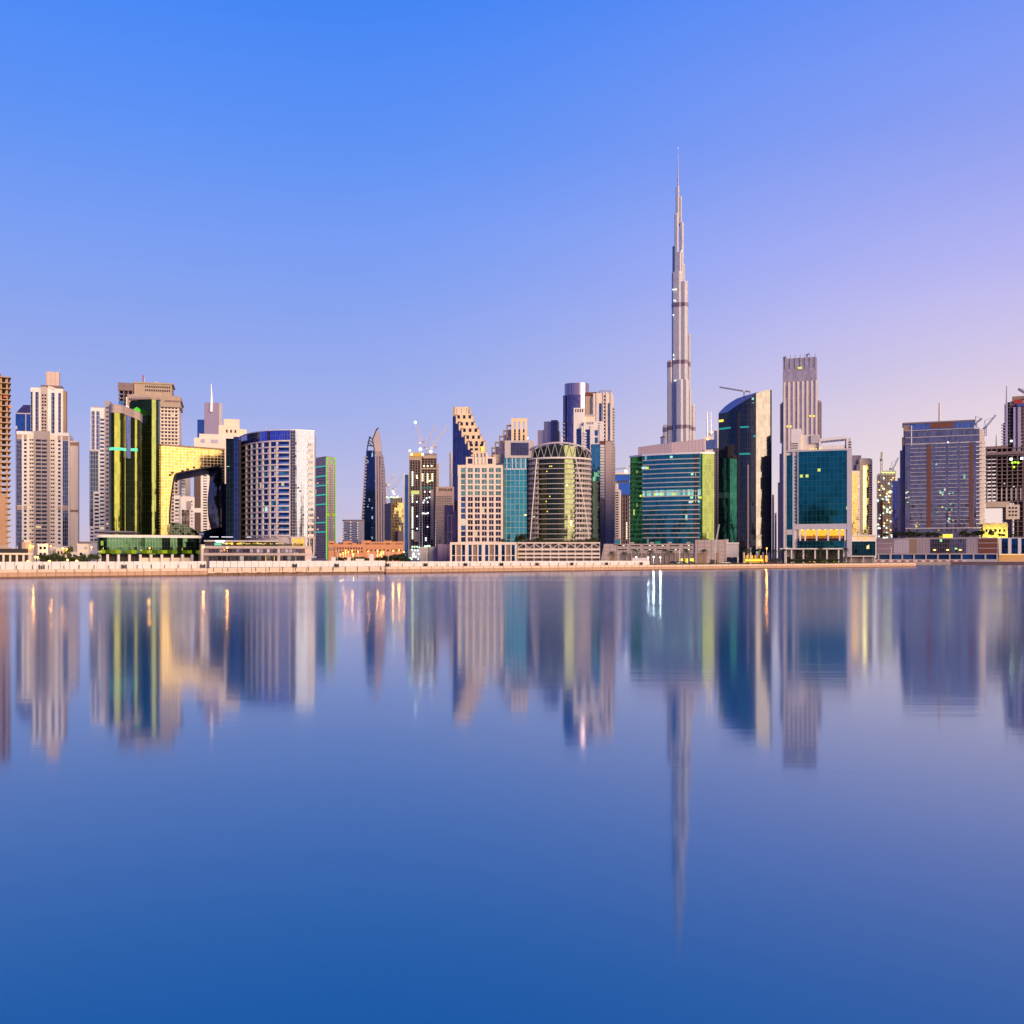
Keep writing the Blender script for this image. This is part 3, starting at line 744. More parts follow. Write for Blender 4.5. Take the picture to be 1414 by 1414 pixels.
# construction tower with patterned facade behind the green cylinders
b = Bld('construction_tower', 'unfinished tower with a wide concrete crown rising behind the green glass cylinders', 'building', 900, 206, -5)
P = b.face(203, 247.5); X = b.x; U = lambda px: b.u(P, px)
b.add(MB().box(X(176), X(247.5), 0, 34, 0, b.z(562)), 'wall', W_PEACH)
zA, zB = b.z(735), b.z(560); 
b.wcol(P, U(222), U(245.8), zA, zB, 36, 0.5, GP_DARK, 5, 0.16, o1=0.1)
M = MB()
for i in range(37):
    z = zA + (zB - zA) * i / 36
    M.sbox(P, U(218), U(247.4), z - 0.45, z + 0.35, -0.02, 0.7 + 0.5 * (i % 2))
b.add(M, 'ledge', W_CREAM)
b.add(MB().box(X(176), X(249.5), -1.6, 34, b.z(561.5), b.z(546)), 'crown_wall', W_CONC)
b.add(MB().box(X(228), X(251), -2.4, 34, b.z(554), b.z(552)), 'crown_ledge', W_CONCD)
b.add(MB().box(X(185), X(237), 2, 30, b.z(546), b.z(529)), 'crown_upper', W_CONC)
P2 = b.face(199, 236, 2.0)
b.wcol(P2, 0.5, P2.L - .5, b.z(541), b.z(531), 2, 0.55, W_DARK, 14, 0.18)
b.add(MB().box(X(184), X(239), 1, 31, b.z(529.5), b.z(527.5)), 'roof_slab', W_CONC)
frame_tower(b, 164, 184, 533.5, 556, 4, 4, 16, W_CONCD, core=W_DARK, inset=3)
b.box(162.8, 184, 528.5, 539, 18, W_CONCD, 'side_crown', ly=-1.0)
b.box(164, 171, 553.5, 562, 2, wall('blue_sheeting', (0.03, 0.12, 0.34), 0.5), 'sheeting', ly=-1.2)
b.box(174, 178, 548, 572, 2, W_WHITE, 'pier', ly=-1.5)
rooftop(b, 190, 235, 527.5, 5, 3)
M = MB().tube((X(197.5), 6, b.z(527)), (X(197), 6, b.z(517)), 0.8, 0.6); b.add(M, 'hoist', M_RED)
mast(b, 199, 527, 519, 0.35)
b.done()

# twin green cylinders
def ell(cx, cy, rx, ry, a0, a1, n):            # arc of an ellipse, angle 0 towards the eye, positive to the right
    return [(cx + rx * math.sin(R(a0 + (a1 - a0) * k / n)), cy - ry * math.cos(R(a0 + (a1 - a0) * k / n))) for k in range(n + 1)]
GREEN = glass('green_curtain_wall', (0.039, 0.044, 0.008), 1.5, 3.6, 0.10, (0.03, 0.05, 0.03), lit=0.004, litcol=(0.5, 1, 0.4), tilt=0.020)
GREEN2 = glass('deep_green_curtain_wall', (0.034, 0.044, 0.014), 1.5, 3.6, 0.10, (0.02, 0.04, 0.03), lit=0.004, litcol=(0.6, 1, 0.5), tilt=0.020)
b = Bld('office_tower', 'lower of the two green glass cylinder towers with a bright light band round it', 'building', 600, 176, 0)
X = b.x
x0, x1 = X(150), X(188); c0 = (x0 + x1) / 2
A = smooth([(X(150), 5.5), (X(153), 2.3), (X(156), .95), (X(160), .85), (X(164), 1.15), (X(168), 1.7), (X(171), 2.8), (X(172.5), 4)], 4) + smooth([(X(173.2), 4), (X(180), 3.1), (X(185), 2.4), (X(187.4), 2.3), (X(190), 2.55), (X(193), 3.2), (X(195), 5), (X(197), 9)], 4)
P = Path(A)
poly = [(p.x, p.y) for p in A] + [(X(197), 24), (X(150), 24)]
zt = [b.z(569.5) - 0.0 if p[0] < X(170) else b.z(569.5 + (p[0] - X(170)) / (X(197) - X(170)) * 10) for p in poly]
b.add(MB().prism(poly, 2, zt, True), 'glass_facade', GREEN)
M = MB()
n = len(A)
for i in range(n - 1):                          # sloping metal crown over the glass
    p, q = A[i], A[i + 1]; za, zb_ = zt[i], zt[i + 1]
    M.quad([(p.x, p.y - .35, za - 0.5), (q.x, q.y - .35, zb_ - 0.5), (q.x, q.y - .35, zb_ + 4.5), (p.x, p.y - .35, za + 4.5)], [(0, 0), (2, 0), (2, 4), (0, 4)], True)
    M.quad([(p.x, p.y - .35, za + 4.5), (q.x, q.y - .35, zb_ + 4.5), (q.x, q.y + 5, zb_ + 4.5), (p.x, p.y + 5, za + 4.5)], [(0, 0)] * 4)
b.add(M, 'crown', wall('taupe_metal', (0.40, 0.31, 0.28), 0.5, 0.1, joint=3))
b.add(MB().box(X(163), X(171), 4, 12, zt[3] + 3, b.z(562.5)), 'roof_box', W_LGREY)
zL = b.z(622)
b.add(MB().sbox(P, 1.2, b.u(P, 190), zL, zL + 1.7, -0.02, 0.12), 'light_band', lamp('mint_light_band', (0.18, 0.95, 0.55), 0.9))
b.add(MB().sbox(P, b.u(P, 174.5), b.u(P, 180.5), b.z(632), b.z(568), -0.02, 0.15), 'painted_reflection', glass('reflection_strip', (0.50, 0.48, 0.50), 1.5, 3.6, 0.1, rough=0.22))  # pale strip imitates a reflection on the curved green glass
b.add(MB().lathe((X(172) + X(150)) / 2 + 1, 4, [(11, b.z(737)), (13, b.z(735)), (9, b.z(733.5))], 24), 'entrance_canopy', W_LGREY)
b = Bld('office_tower', 'taller of the two green glass cylinder towers with a bright yellow reflection at its edge', 'building', 622, 204, 0)
X = b.x
A = smooth([(X(178), 9), (X(183), 6.4), (X(190), 4.4), (X(198), 2.6), (X(208), .5), (X(211), .3), (X(214), .5), (X(217.5), 1.15), (X(219.6), 3), (X(221.5), 7)], 5)
P = Path(A); poly = [(p.x, p.y) for p in A] + [(X(221.5), 26), (X(178), 26)]
zt = [b.z(554 - (p[0] - X(178)) / (X(215) - X(178)) * 3.6) if p[0] < X(215) else b.z(550.6) for p in poly]
b.add(MB().prism(poly, 2, zt, True), 'glass_facade', GREEN2)
M = MB().sbox(P, 0, P.L, b.z(551), b.z(548.5), -4, 0.4); b.add(M, 'crown', wall('brown_metal', (0.34, 0.24, 0.20), 0.5))
b.add(MB().box(X(180), X(208), 8, 22, b.z(552), b.z(545)), 'roof_box', W_MAUVE)
zq = b.z(567, X(188)); b.add(MB().lathe(X(189), -0.3, [(0.2, zq - 2.2), (1.7, zq - 1.2), (2.2, zq), (1.7, zq + 1.2), (0.2, zq + 2.2)], 14), 'logo_light', lamp('green_logo', (0.12, 0.65, 0.05), 0.9))

# green glass podium on white columns
b = Bld('podium_building', 'long low green glass podium on white columns in front of the green cylinders', 'building', 560, 206, 3)
X = b.x
A = smooth([(X(134.5), 3.5), (X(140), 0.5), (X(160), 0), (X(200), 0), (X(245), 0), (X(268), 1.5), (X(277), 7)], 4)
P = Path(A); poly = [(p.x, p.y) for p in A] + [(X(277), 26), (X(134.5), 26)]
z0, z1 = b.z(765.5), b.z(742.5)
LIME_A, LIME_B, LIME_C = lamp('lime_room_light', (0.42, 0.55, 0.02), 0.30), lamp('dim_lime_light', (0.25, 0.36, 0.02), 0.22), lamp('bright_lime_light', (0.6, 0.7, 0.03), 0.48)
b.add(MB().prism(poly, z0, z1, True), 'glass_facade', glass('podium_green_glass', (0.006, 0.020, 0.013), 1.6, 3.2, 0.16, (0.02, 0.03, 0.02), lit=0.02, litcol=(0.55, 0.8, 0.1), lits=0.4, tilt=0.006))
b.add(MB().sbox(P, 0, P.L, z1, z1 + 1.5, -22, 1.2), 'roof_edge', W_WHITE)
for i in range(22):
    ua = P.L * (i + 0.15) / 22; rr = (i * 37 % 11) / 11
    if rr < 0.78: b.add(MB().sbox(P, ua - .1, ua + P.L / 22 * 0.97, z0 + 0.5, z0 + 2.4, -0.02, 0.06), 'lit_window', [LIME_A, LIME_B, LIME_C][(i * 5) % 3])
b.add(MB().prism([(p[0], p[1] + 4) for p in poly], 0, z0 - 0.01), 'ground_floor', W_DARK)
b.add(MB().sbox(P, 0.4 * P.L, 0.92 * P.L, 0, 3.4, -3.5, -2.6), 'back_wall', W_CREAM)
for i in range(11):
    u = P.L * (0.02 + 0.955 * i / 10) if i < 10 else P.L * 0.78
    p, nn = P.at(u); b.add(MB().lathe(p.x + nn.x * -0.9, p.y + nn.y * -0.9, [(0.8, 0), (0.8, z0)], 12), 'column', W_WHITE)

# golden cube with the carved void
b = Bld('office_cube', 'golden mirrored office cube with a tilted curved void cut through it', 'building', 640, 266, 6.5)
X = b.x
pt = lambda px, py: (X(px), b.z(py, X(px)))
gold = glass('gold_mirror_glass', (0.078, 0.058, 0.017), 2.2, 1.9, 0.30, (0.78, 0.60, 0.38), var=0.30, tilt=0.010, rough=0.09)
hole = smooth([(234.2, 735), (234.4, 708), (236.8, 684), (239.4, 666), (241.6, 657), (246, 653.4), (271, 648.6), (297, 644.2), (303.5, 644.6), (306.6, 650), (306.4, 664), (304.6, 690), (303, 715), (303, 735)], 4)
hp = [pt(*q) for q in hole]
dep = 24
zt = lambda px: b.z(615.3 + (px - 222) / 88 * 6.4, X(px))
M = MB()
top = [(X(px), zt(px)) for px in (310.5, 222)]
k1 = min(range(len(hole)), key=lambda i: abs(hole[i].x - 241.6) + abs(hole[i].y - 657)); k2 = min(range(len(hole)), key=lambda i: abs(hole[i].x - 306.6) + abs(hole[i].y - 650))
zb0 = 4.0
M.extr([(X(222), zb0), (hp[0][0], zb0)] + hp[:k1 + 1] + [(X(222), hp[k1][1])], 0, dep)
M.extr([(X(222), hp[k1][1])] + hp[k1:k2 + 1] + [(X(310.5), hp[k2][1]), (X(310.5), zt(310.5)), (X(222), zt(222))], 0, dep)
M.extr(hp[k2:][::-1][:1] + [(X(310.5), zb0), (X(310.5), hp[k2][1])] + hp[k2:-1], 0, dep)
b.add(M, 'gold_facade', gold)
M = MB(); M.extr([(X(222), zt(222)), (X(310.5), zt(310.5)), (X(310.5), zt(310.5) + 1.0), (X(222), zt(222) + 1.0)], -0.4, dep + .4); b.add(M, 'roof_edge', W_BROWN)
back = smooth([(240, 735), (239.8, 716), (240.4, 696), (241.4, 676), (243, 666), (248, 661.6), (270, 657), (287, 653.6), (291.8, 654), (293.6, 658), (292.6, 668), (290.4, 690), (291.6, 715), (297, 735)], 4)
bp = [pt(*q) for q in back]
M = MB()
for i in range(len(hp) - 1):
    A0, A1, B0, B1 = hp[i], hp[i + 1], bp[i], bp[i + 1]
    steps = 5
    for k in range(steps):
        f, g = k / steps, (k + 1) / steps
        L_ = lambda a, c, t: (a[0] + (c[0] - a[0]) * t, -0.5 + 14 * t, a[1] + (c[1] - a[1]) * (t ** 0.8))
        M.quad([L_(A0, B0, f), L_(A1, B1, f), L_(A1, B1, g), L_(A0, B0, g)], [(i, f * 9), (i + 1, f * 9), (i + 1, g * 9), (i, g * 9)], True)
b.add(M, 'void_lining', glass('void_dark_glass', (0.045, 0.045, 0.08), 1.0, 1.6, 0.12, (0.02, 0.02, 0.02), tilt=0.06, lit=0.0))
M = MB()
for i in range(len(hp) - 1):                    # dark rim around the mouth of the void
    (x_, z_), (x2_, z2_) = hp[i], hp[i + 1]
    M.bar((x_, -0.35, z_), (x2_, -0.35, z2_), 0.9)
b.add(M, 'void_rim', W_DARK)
b.add(MB().box(X(305.5), X(314), -1.5, 16, 0, b.z(667)), 'dark_wing', glass('black_glass', (0.03, 0.035, 0.06), 1.6, 3.4, 0.1, (.02, .02, .02), lit=0.05, litcol=(1, .8, .1), lits=1.0))
M = MB()
pm = smooth([(233, 748), (233, 724), (240, 722.5), (252, 724.5), (262, 729), (270, 735), (274, 742), (274, 750)], 4)
M.extr([pt(*q) for q in pm], -9, 6); b.add(M, 'atrium_roof', glass('atrium_green', (0.003, 0.006, 0.005), 1.5, 1.5, 0.1, (.01, .02, .01), tilt=0.05))
pm = [(262, 752), (272, 735), (282, 733), (296, 729.5), (305, 728), (306, 752)]
M = MB().extr([pt(*q) for q in pm], -7.5, 5); b.add(M, 'atrium_roof', glass('atrium_blue', (0.006, 0.01, 0.04), 1.5, 1.5, 0.1, (.02, .02, .05), tilt=0.03))
rr = random.Random(4)
for px, py in ((238, 653), (235, 656), (252, 650.5), (268, 645.6), (259, 648), (300, 742), (306, 700), (305.8, 722)):
    x_, z_ = pt(px, py); b.add(MB().box(x_ - .8, x_ + .8, -0.12, 0.05, z_ - .6, z_ + .6), 'open_window', W_DARK)

# spire tower behind the golden cube
b = Bld('office_tower', 'slender spire tower with a violet slab over dark blue glass behind the golden cube', 'building', 1200, 288, -14)
X = b.x
b.add(MB().box(X(272.5), X(292), 0, 24, 0, b.z(579.5)), 'glass_facade', glass('cobalt_curtain_wall', (0.05, 0.14, 0.30), 2, 4, 0.2))
b.add(MB().box(X(292), X(301.5), 0.6, 22, 0, b.z(579)), 'pale_flank', W_PEACH)
b.box(282, 303, 556, 600, 12, wall('violet_slab', (0.30, 0.25, 0.38), 0.5, 0.1), 'slab', ly=-1.2)
b.box(301.8, 303.6, 556, 600, 12, W_PEACH, 'slab_edge', ly=-1.0)
M = MB().tube((X(292), -2, b.z(569)), (X(292.6), -2, b.z(552)), 2.0, 1.7).tube((X(292.6), -2, b.z(552)), (X(292.2), -2, b.z(530)), 1.7, 0.3); b.add(M, 'spire', M_WHITE)
# residential tower seen over and through the cube
b = Bld('residential_tower', 'pale residential tower visible both over the golden cube and through its void', 'building', 880, 292, 0)
X = b.x; P = b.face(268, 341); U = lambda px: b.u(P, px)
b.add(MB().box(X(268), X(331), 0, 30, 0, b.z(605)), 'wall', W_PEACH)
b.add(MB().box(X(275), X(341), 2, 26, b.z(606), b.z(599)), 'setback', W_PEACH)
b.add(MB().box(X(302), X(331), 3, 24, b.z(600), b.z(586)), 'crown', W_CREAM)
b.add(MB().box(X(309), X(331), 6, 22, b.z(588), b.z(576.5)), 'crown_top', W_CREAM)
b.add(MB().box(X(328), X(341), 6, 22, b.z(600), b.z(590)), 'crown_side', W_CREAM)
M = MB()
for px in (312, 318, 324): M.box(X(px), X(px + 2.4), 2.8, 3.2, b.z(596), b.z(592))
b.add(M, 'crown_opening', W_DARK)
b.wcol(P, U(277), U(283), b.z(613), b.z(606), 1, 0.7, GP_PURP); b.wcol(P, U(291), U(301), b.z(613), b.z(606), 1, 0.7, GP_PURP)
zA, zB = b.z(744), b.z(648)
b.add(MB().sbox(P, U(267.8), U(277), 0, b.z(640), -0.02, 0.4), 'dark_bay', wall('umber_bay', (0.10, 0.07, 0.07)))
b.add(MB().sbox(P, U(267.8), U(277.5), b.z(708), b.z(702), -0.02, 1.0), 'string_course', W_WHITE)
b.add(MB().sbox(P, U(277.5), U(287.6), 0, b.z(640), -0.02, 0.5), 'pale_bay', W_WHITE)
b.wcol(P, U(280.6), U(286), zA, zB, 26, 0.5, GP_DARK, 1, o1=0.58)
b.wcol(P, U(289), U(291.4), zA, zB, 26, 0.45, GP_DARK, 1); b.wcol(P, U(293), U(295.4), zA, zB, 26, 0.45, GP_DARK, 1)
b.done()
b = Bld('residential_tower', 'cream tower with wide dark windows seen through the left half of the void', 'building', 980, 254, 0)
X = b.x; P = b.face(238, 262); U = lambda px: b.u(P, px)
b.add(MB().box(X(236), X(263), 0, 26, 0, b.z(640)), 'wall', W_PEACH)
b.wcol(P, U(248), U(256), b.z(745), b.z(650), 24, 0.55, GP_DARK, 1); b.wcol(P, U(242.5), U(246), b.z(745), b.z(650), 24, 0.5, GP_DARK, 1)
b = Bld('residential_block', 'white mid rise block with a notched roof framed low in the void', 'building', 820, 256, 0)
X = b.x; P = b.face(240, 268.6); U = lambda px: b.u(P, px)
b.add(MB().box(X(249), X(268.6), 0, 16, 0, b.z(686)), 'wall', W_WHITE); b.add(MB().box(X(240), X(249), 2, 16, 0, b.z(684)), 'side_wall', W_WHITE)
b.add(MB().sbox(P, U(251), U(262), 0, b.z(704), -0.02, 0.15), 'glazed_bay', glass('brown_bay_glass', (0.05, 0.04, 0.045), 2, 3.4, .25, (.25, .19, .17)))
b.add(MB().box(X(258), X(264), -1, 0.1, b.z(703), b.z(692)), 'oriel', W_GREY)
b.add(MB().box(X(251), X(263), 3, 12, b.z(687), b.z(685)), 'cornice', W_CREAM)
b.wcol(b.face(240, 249, 2.0), 1.0, 4.0, b.z(745), b.z(688), 11, 0.5, GP_DARK, 1)
b.wcol(P, U(263.8), U(266), b.z(745), b.z(690), 12, 0.4, GP_PURP, 1)
b.done()
# ------------------------------------------------------------------ curved hotel with punched balconies
b = Bld('hotel_tower', 'curved hotel with rows of square recessed windows and a mirrored flank beside the golden cube', 'building', 580, 385, 0)
X = b.x
A = smooth([b.loc(331, 616), b.loc(338, 603), b.loc(350, 592), b.loc(366, 584), b.loc(385, 580), b.loc(401, 579)], 5)
P = Path(A)                                     # the curved grid front
A2 = smooth([b.loc(401, 579), b.loc(408, 579.5), b.loc(415, 580.4), b.loc(424, 581.9), b.loc(434, 584.0)], 4)
P2 = Path(A2)
body = [(p.x, p.y) for p in A] + [(p.x, p.y) for p in A2[1:]] + [tuple(b.loc(436, 610)), tuple(b.loc(336, 640))]
zt = b.z(594.5)
z0 = 6.0
blue = glass('royal_blue_glass', (0.05, 0.12, 0.42), 1.5, 3.0, 0.10, (0.10, 0.10, 0.2), tilt=0.016)
pearl = glass('pearl_mirror_glass', (0.046, 0.055, 0.088), 1.35, 1.8, 0.09, (0.62, 0.55, 0.56), tilt=0.008, var=0.12, rough=0.08)
b.add(MB().prism(body, z0, zt - 0.5), 'wall', W_LGREY)
zr = b.z(608)
b.add(MB().sbox(P, 0, P.L, zr, zt, -1, 0.35, True), 'parapet_glass', glass('violet_blue_parapet', (0.12, 0.14, 0.45), 1.5, 3.0, 0.10, (0.2, 0.2, 0.4), tilt=0.014))
b.add(MB().sbox(P2, 0, P2.L, z0, zt, -1, 0.35, True), 'mirror_flank', pearl)
b.add(MB().sbox(P, 0, P.L, zt, zt + 0.5, -2, 0.7).sbox(P2, 0, P2.L, zt, zt + 0.5, -2, 0.7), 'roof_edge', M_WHITE)
zA, zB = b.z(739.5), b.z(609.0)
nr = 16; h = (zB - zA) / nr
cols = [(334, 340.5), (342, 347.6), (349, 355), (356.6, 363), (364.8, 372.4), (374.4, 381.6), (384.8, 400)]
fr = MB()
edge = [331.5, 341.2, 348.3, 355.8, 363.9, 373.4, 383.2, 401]
for px in edge: u = b.u(P, px); fr.sbox(P, max(0, u - 0.42), min(P.L, u + 0.42), zA - 1.2, zB + 0.3, 0, 0.95)
for j in range(nr + 1): fr.sbox(P, 0, P.L, zA + h * j - 0.42, zA + h * j + 0.42, 0, 0.90)
b.add(fr, 'facade_grid', wall('pearl_grid', (.62, .55, .56), .5))
GP_NAVY = pane('hotel_navy_glass', (0.015, 0.05, 0.17), lit=.012)
for (a, c) in cols:
    ua, ub = b.u(P, a), b.u(P, c)
    for j in range(nr):
        za, zc = zA + h * j + 0.5, zA + h * (j + 1) - 0.45
        b.win(P, ua, ub, za, zc, GP_TEAL if (int(a * 3 + j * 7) % 6 == 0) else GP_NAVY, -0.02, 0.10)
        if c < 383: b.add(MB().sbox(P, ub - 1.05, ub - 0.2, za, zc - 0.5, 0.1, 0.45), 'curtain', W_WHITE) if (j * 7 + int(a)) % 10 < 7 else None
for j in range(nr):
    za = zA + h * j + 0.42
    b.add(MB().sbox(P, b.u(P, 384.6), b.u(P, 400.4), za, za + 1.0, 0.75, 0.82), 'balustrade', glass('blue_balustrade', (.25, .38, .5), 1.6, 1, .1))
Pw = P2
for j in range(nr):
    za = zA + h * j + 0.8
    b.win(Pw, b.u(Pw, 425.2), b.u(Pw, 431.6), za, za + h * 0.46, GP_DARK, 0.3, 0.55, 'flank_window')
    b.add(MB().sbox(Pw, b.u(Pw, 424.4), b.u(Pw, 432.6), za - 1.3, za - 0.02, 0.3, 0.75), 'window_sill', W_PEACH)
rr = random.Random(8)
for i in range(9):
    u = rr.uniform(0.1, 0.5) * P2.L; z = rr.uniform(zA, zB)
    b.add(MB().sbox(P2, u, u + 0.9, z, z + 1.1, 0.3, 0.42), 'open_window', W_DARK)
# lit lobby and base columns
b.add(MB().sbox(P2, 0.5, P2.L * 0.62, 7.2, zA - 1.4, 0.2, 0.5), 'lobby_window', L_AMBER)
M = MB()
for k in range(6): u = P2.L * (0.02 + 0.18 * k); M.sbox(P2, min(u, P2.L - .8), min(u + .8, P2.L), 4, zA - 0.8, 0.3, 1.2)
M.sbox(P2, 0, P2.L, zA - 1.6, zA - 0.6, 0.3, 1.4); b.add(M, 'lobby_frame', W_LGREY)
# darker left wing
b.box(312, 322.6, 605.5, None, 20, glass('black_teal_glass', (0.004, 0.012, 0.02), 1.5, 3.4, 0.1, (.02, .02, .02), lit=0.02, litcol=(.5, 1, .7)), 'dark_wing', ly=16)
b.box(322.4, 329.6, 603, None, 14, glass('dark_royal_glass', (.01, .028, .12), 1.5, 3.0, .1), 'blue_bay', ly=14)
b.box(329.5, 332.5, 607, None, 10, W_DARK, 'recess', ly=26)
mast(b, 366.5, 594, 589.5, 0.3, ly=10)
rooftop(b, 380, 425, 594, 3, 31, ly=6, dep=6, hmax=1.0)
b.done()
# its podium
b = Bld('podium_building', 'three storey grey podium with a lit planted terrace at the foot of the curved hotel', 'building', 548, 358, 3)
X = b.x; P = b.face(281, 429); U = lambda px: b.u(P, px)
zs = b.z(755.5)
b.add(MB().box(X(281), X(429), 0.6, 26, 0, zs - .3), 'wall', wall('plum_wall', (0.18, 0.13, 0.15)))
for y0_, y1_ in ((757.6, 754), (767, 763.8)): b.add(MB().box(X(280.5), X(430), -0.8, 26, b.z(y0_), b.z(y1_)), 'floor_band', wall('grey_band', (0.42, 0.36, 0.36)))
b.add(MB().box(X(421), X(430), -0.5, 5, 0, b.z(754)), 'end_pier', W_LGREY); b.add(MB().box(X(383), X(386.5), -0.5, 2, 0, b.z(754)), 'pier', W_LGREY)
M = MB()
b.wcol(P, U(288), U(382), b.z(763.6), b.z(757.8), 1, 0.8, GP_PURP, 20, 0.08, o1=-0.2); b.wcol(P, U(388), U(420), b.z(763.6), b.z(757.8), 1, 0.8, GP_PURP, 6, 0.08, o1=-0.2)
b.wcol(P, U(288), U(420), 0.3, b.z(767.5), 1, 0.9, GP_DARK, 22, 0.08, o1=-0.2)
for a, c in ((366, 372), (373.5, 377), (378.5, 383)): b.add(MB().sbox(P, U(a), U(c), 0.3, b.z(768.3), -0.5, -0.1), 'lit_window', L_AMBER)
zt = b.z(753.8)
lt = [L_YEL, lamp('cream_terrace_light', (1, .8, .5), 1.1), L_AMBER]
rr = random.Random(12)
for i in range(26):
    px = 309 + i * 3.9; w = rr.uniform(0.5, 1.2)
    if rr.random() < 0.7: b.add(MB().box(X(px) - w, X(px) + w, 5.5, 6.0, b.z(751.6) + rr.uniform(-.3, .5), b.z(751.6) + rr.uniform(.5, 1.0)), 'terrace_light', lt[i % 3])
b.add(MB().box(X(283), X(385), 7, 24, zt, b.z(748)), 'terrace_pavilion', W_DARK); b.add(MB().box(X(282), X(386), 5.6, 25, b.z(748), b.z(746)), 'terrace_roof', W_LGREY)
b.add(MB().box(X(298), X(310), 5.2, 5.5, b.z(748.6), b.z(746.6)), 'light_panel', L_WHITE)
b.add(MB().box(X(296), X(306), 5.0, 5.3, b.z(753), b.z(750)), 'light_panel', lamp('sea_green_panel', (0.25, 0.8, 0.55), 0.8))
for a, c in ((290, 302), (306, 322), (341, 347)): b.add(MB().box(X(a), X(c), 4.6, 5.0, b.z(742), b.z(741)), 'canopy_light', lamp('canopy_light', (.9, .85, 1), 1.0))
mm = MB(); rr = random.Random(2)
for i in range(900):
    x = X(330) + rr.random() * (X(420) - X(330)); z = zt + abs(rr.gauss(0, 0.7)); y = 1 + rr.random() * 2
    a = rr.random() * 6.28; s = 0.28
    mm.quad([(x - s * math.cos(a), y - s * math.sin(a), z), (x + s * math.cos(a), y + s * math.sin(a), z + .1), (x + rr.uniform(-.2, .2), y, z + .5)], [(0, 0)] * 3)
b.add(mm, 'terrace_planting', wall('terrace_leaves', (0.05, 0.07, 0.025)), kind='stuff')
b.done()

# ------------------------------------------------------------------ tower with green and cyan light lines
b = Bld('residential_tower', 'tower outlined by lime green light lines with cyan stripes across its left face', 'building', 900, 450, 30)
X = b.x
x0, x1 = X(450), X(463.6)
dl = 0
# the left face runs back from the corner at column 450
def dep_for(px, lx):                            # local depth at which (lx, depth) falls on pixel column px
    t = (px - CX) / F
    return (t * (b.O.y + b.s * lx) - b.O.x - b.c * lx) / (-b.s - t * b.c)
dL = dep_for(434, x0)
zt = b.z(632, x0)
PL = Path([(x0, dL), (x0, 0)]); PF = Path([(x0, 0), (x1, 0)])
b.add(MB().box(x0, x1, 0, dL, 0, zt), 'wall', wall('mauve_render', (0.34, 0.28, 0.36)))
zA, zB = 3.0, b.z(642, x0)
b.wcol(PL, 0.6, PL.L - 0.6, zA, zB, 40, 0.55, GP_PURP, 5, 0.14)
M = MB(); lattice(M, PF, 0.5, PF.L - .5, zA, b.z(641, x0), 4, 40, 0.9, 1.1, 0.5); b.add(M, 'balcony_grid', wall('dusk_grid', (0.46, 0.38, 0.42)))
b.wcol(PF, 1.0, PF.L - 1.0, zA, zB, 40, 0.6, GP_DARK, 4, 0.2)
b.add(MB().sbox(PF, PF.L * .4, PF.L * .6, zA, b.z(645, x0), 0.4, 0.9), 'central_bay', W_GREY)
for i, py in enumerate((644, 657.5, 670.5, 683.5, 696.5, 722, 735)): b.add(MB().sbox(PL, 0.2, PL.L - .2, b.z(py, x0), b.z(py, x0) + 0.8, 0, 0.35), 'light_line', L_CYAN)
for u in (0.1, PF.L - 0.9): b.add(MB().sbox(PF, u, u + 0.85, 2, zt, 0.1, 0.6), 'light_line', L_LIME)
b.add(MB().sbox(PF, 0, PF.L, zt - 0.7, zt, 0.12, 0.62), 'light_line', L_LIME)
b.add(MB().sbox(PF, PF.L * .42, PF.L * .58, b.z(640, x0), b.z(637, x0), 0.5, 0.7), 'crown_light', L_LIME)
b.add(MB().sbox(PF, 0.9, PF.L - .9, b.z(713, x0), b.z(708, x0), 0.3, 0.62), 'mid_light', lamp('yellow_green_wash', (0.5, 0.5, 0.08), 0.7))
b.add(MB().box(x0 + 1, x1 - 1, 1, dL - 1, zt, zt + 1.5), 'roof_box', W_GREY)
b.done()

# ------------------------------------------------------------------ towers of the gap
b = Bld('office_block', 'small distant grey blue block with lit edges behind the terracotta building', 'building', 1300, 483, -20)
X = b.x; P = b.face(473, 494.6)
b.add(MB().box(X(473), X(494.6), 0, 24, 0, b.z(719)), 'wall', wall('slate_render', (0.30, 0.28, 0.36)))
b.wcol(P, 0.5, P.L - .5, b.z(750), b.z(721), 11, 0.55, GP_BLUE, 9, 0.15)
b.add(MB().box(X(472.6), X(495), -0.4, 24.4, b.z(719), b.z(717.6)), 'roof_edge', W_CONCD)
work_lights(b, [(474, 722 + k * 3.1) for k in range(8)] + [(484.5, 721 + k * 4) for k in range(7)] + [(494, 722 + k * 3.5) for k in range(7)], lamp('pale_edge_light', (1, .9, .6), 1.2), 1.0)
b.done()

b = Bld('pointed_tower', 'dark blue tapering tower with a split lattice peak standing alone in the gap', 'building', 1350, 517, -8)
X = b.x; Z = lambda py: b.z(py)
prof = [(500, 748), (499.6, 715), (502, 680), (504.5, 640), (506, 622)]
prr = [(533, 748), (532, 715), (530, 680), (528.4, 645), (525.5, 625)]
def strip(pl, pr, y0_, y1_, m):                  # slab with raked sides
    L_ = [(X(px), Z(py)) for px, py in pl]; R_ = [(X(px), Z(py)) for px, py in pr]
    m.extr(L_[:1] + R_ + L_[1:][::-1], y0_, y1_)
M = MB(); strip([(500, 775)] + prof, [(518.8, 775), (518.6, 748), (518.4, 700), (518, 660), (517.6, 622)], 0, 24, M)
b.add(M, 'glass_facade', glass('midnight_glass', (0.014, 0.036, 0.105), 2, 4, 0.15, (.02, .03, .06), lit=0.05, litcol=(.6, .8, 1), lits=.5))
M = MB(); strip([(518.8, 775), (518.6, 748), (518.4, 700), (518, 660), (517.6, 622)], [(533.5, 775)] + prr, 0.5, 24, M)
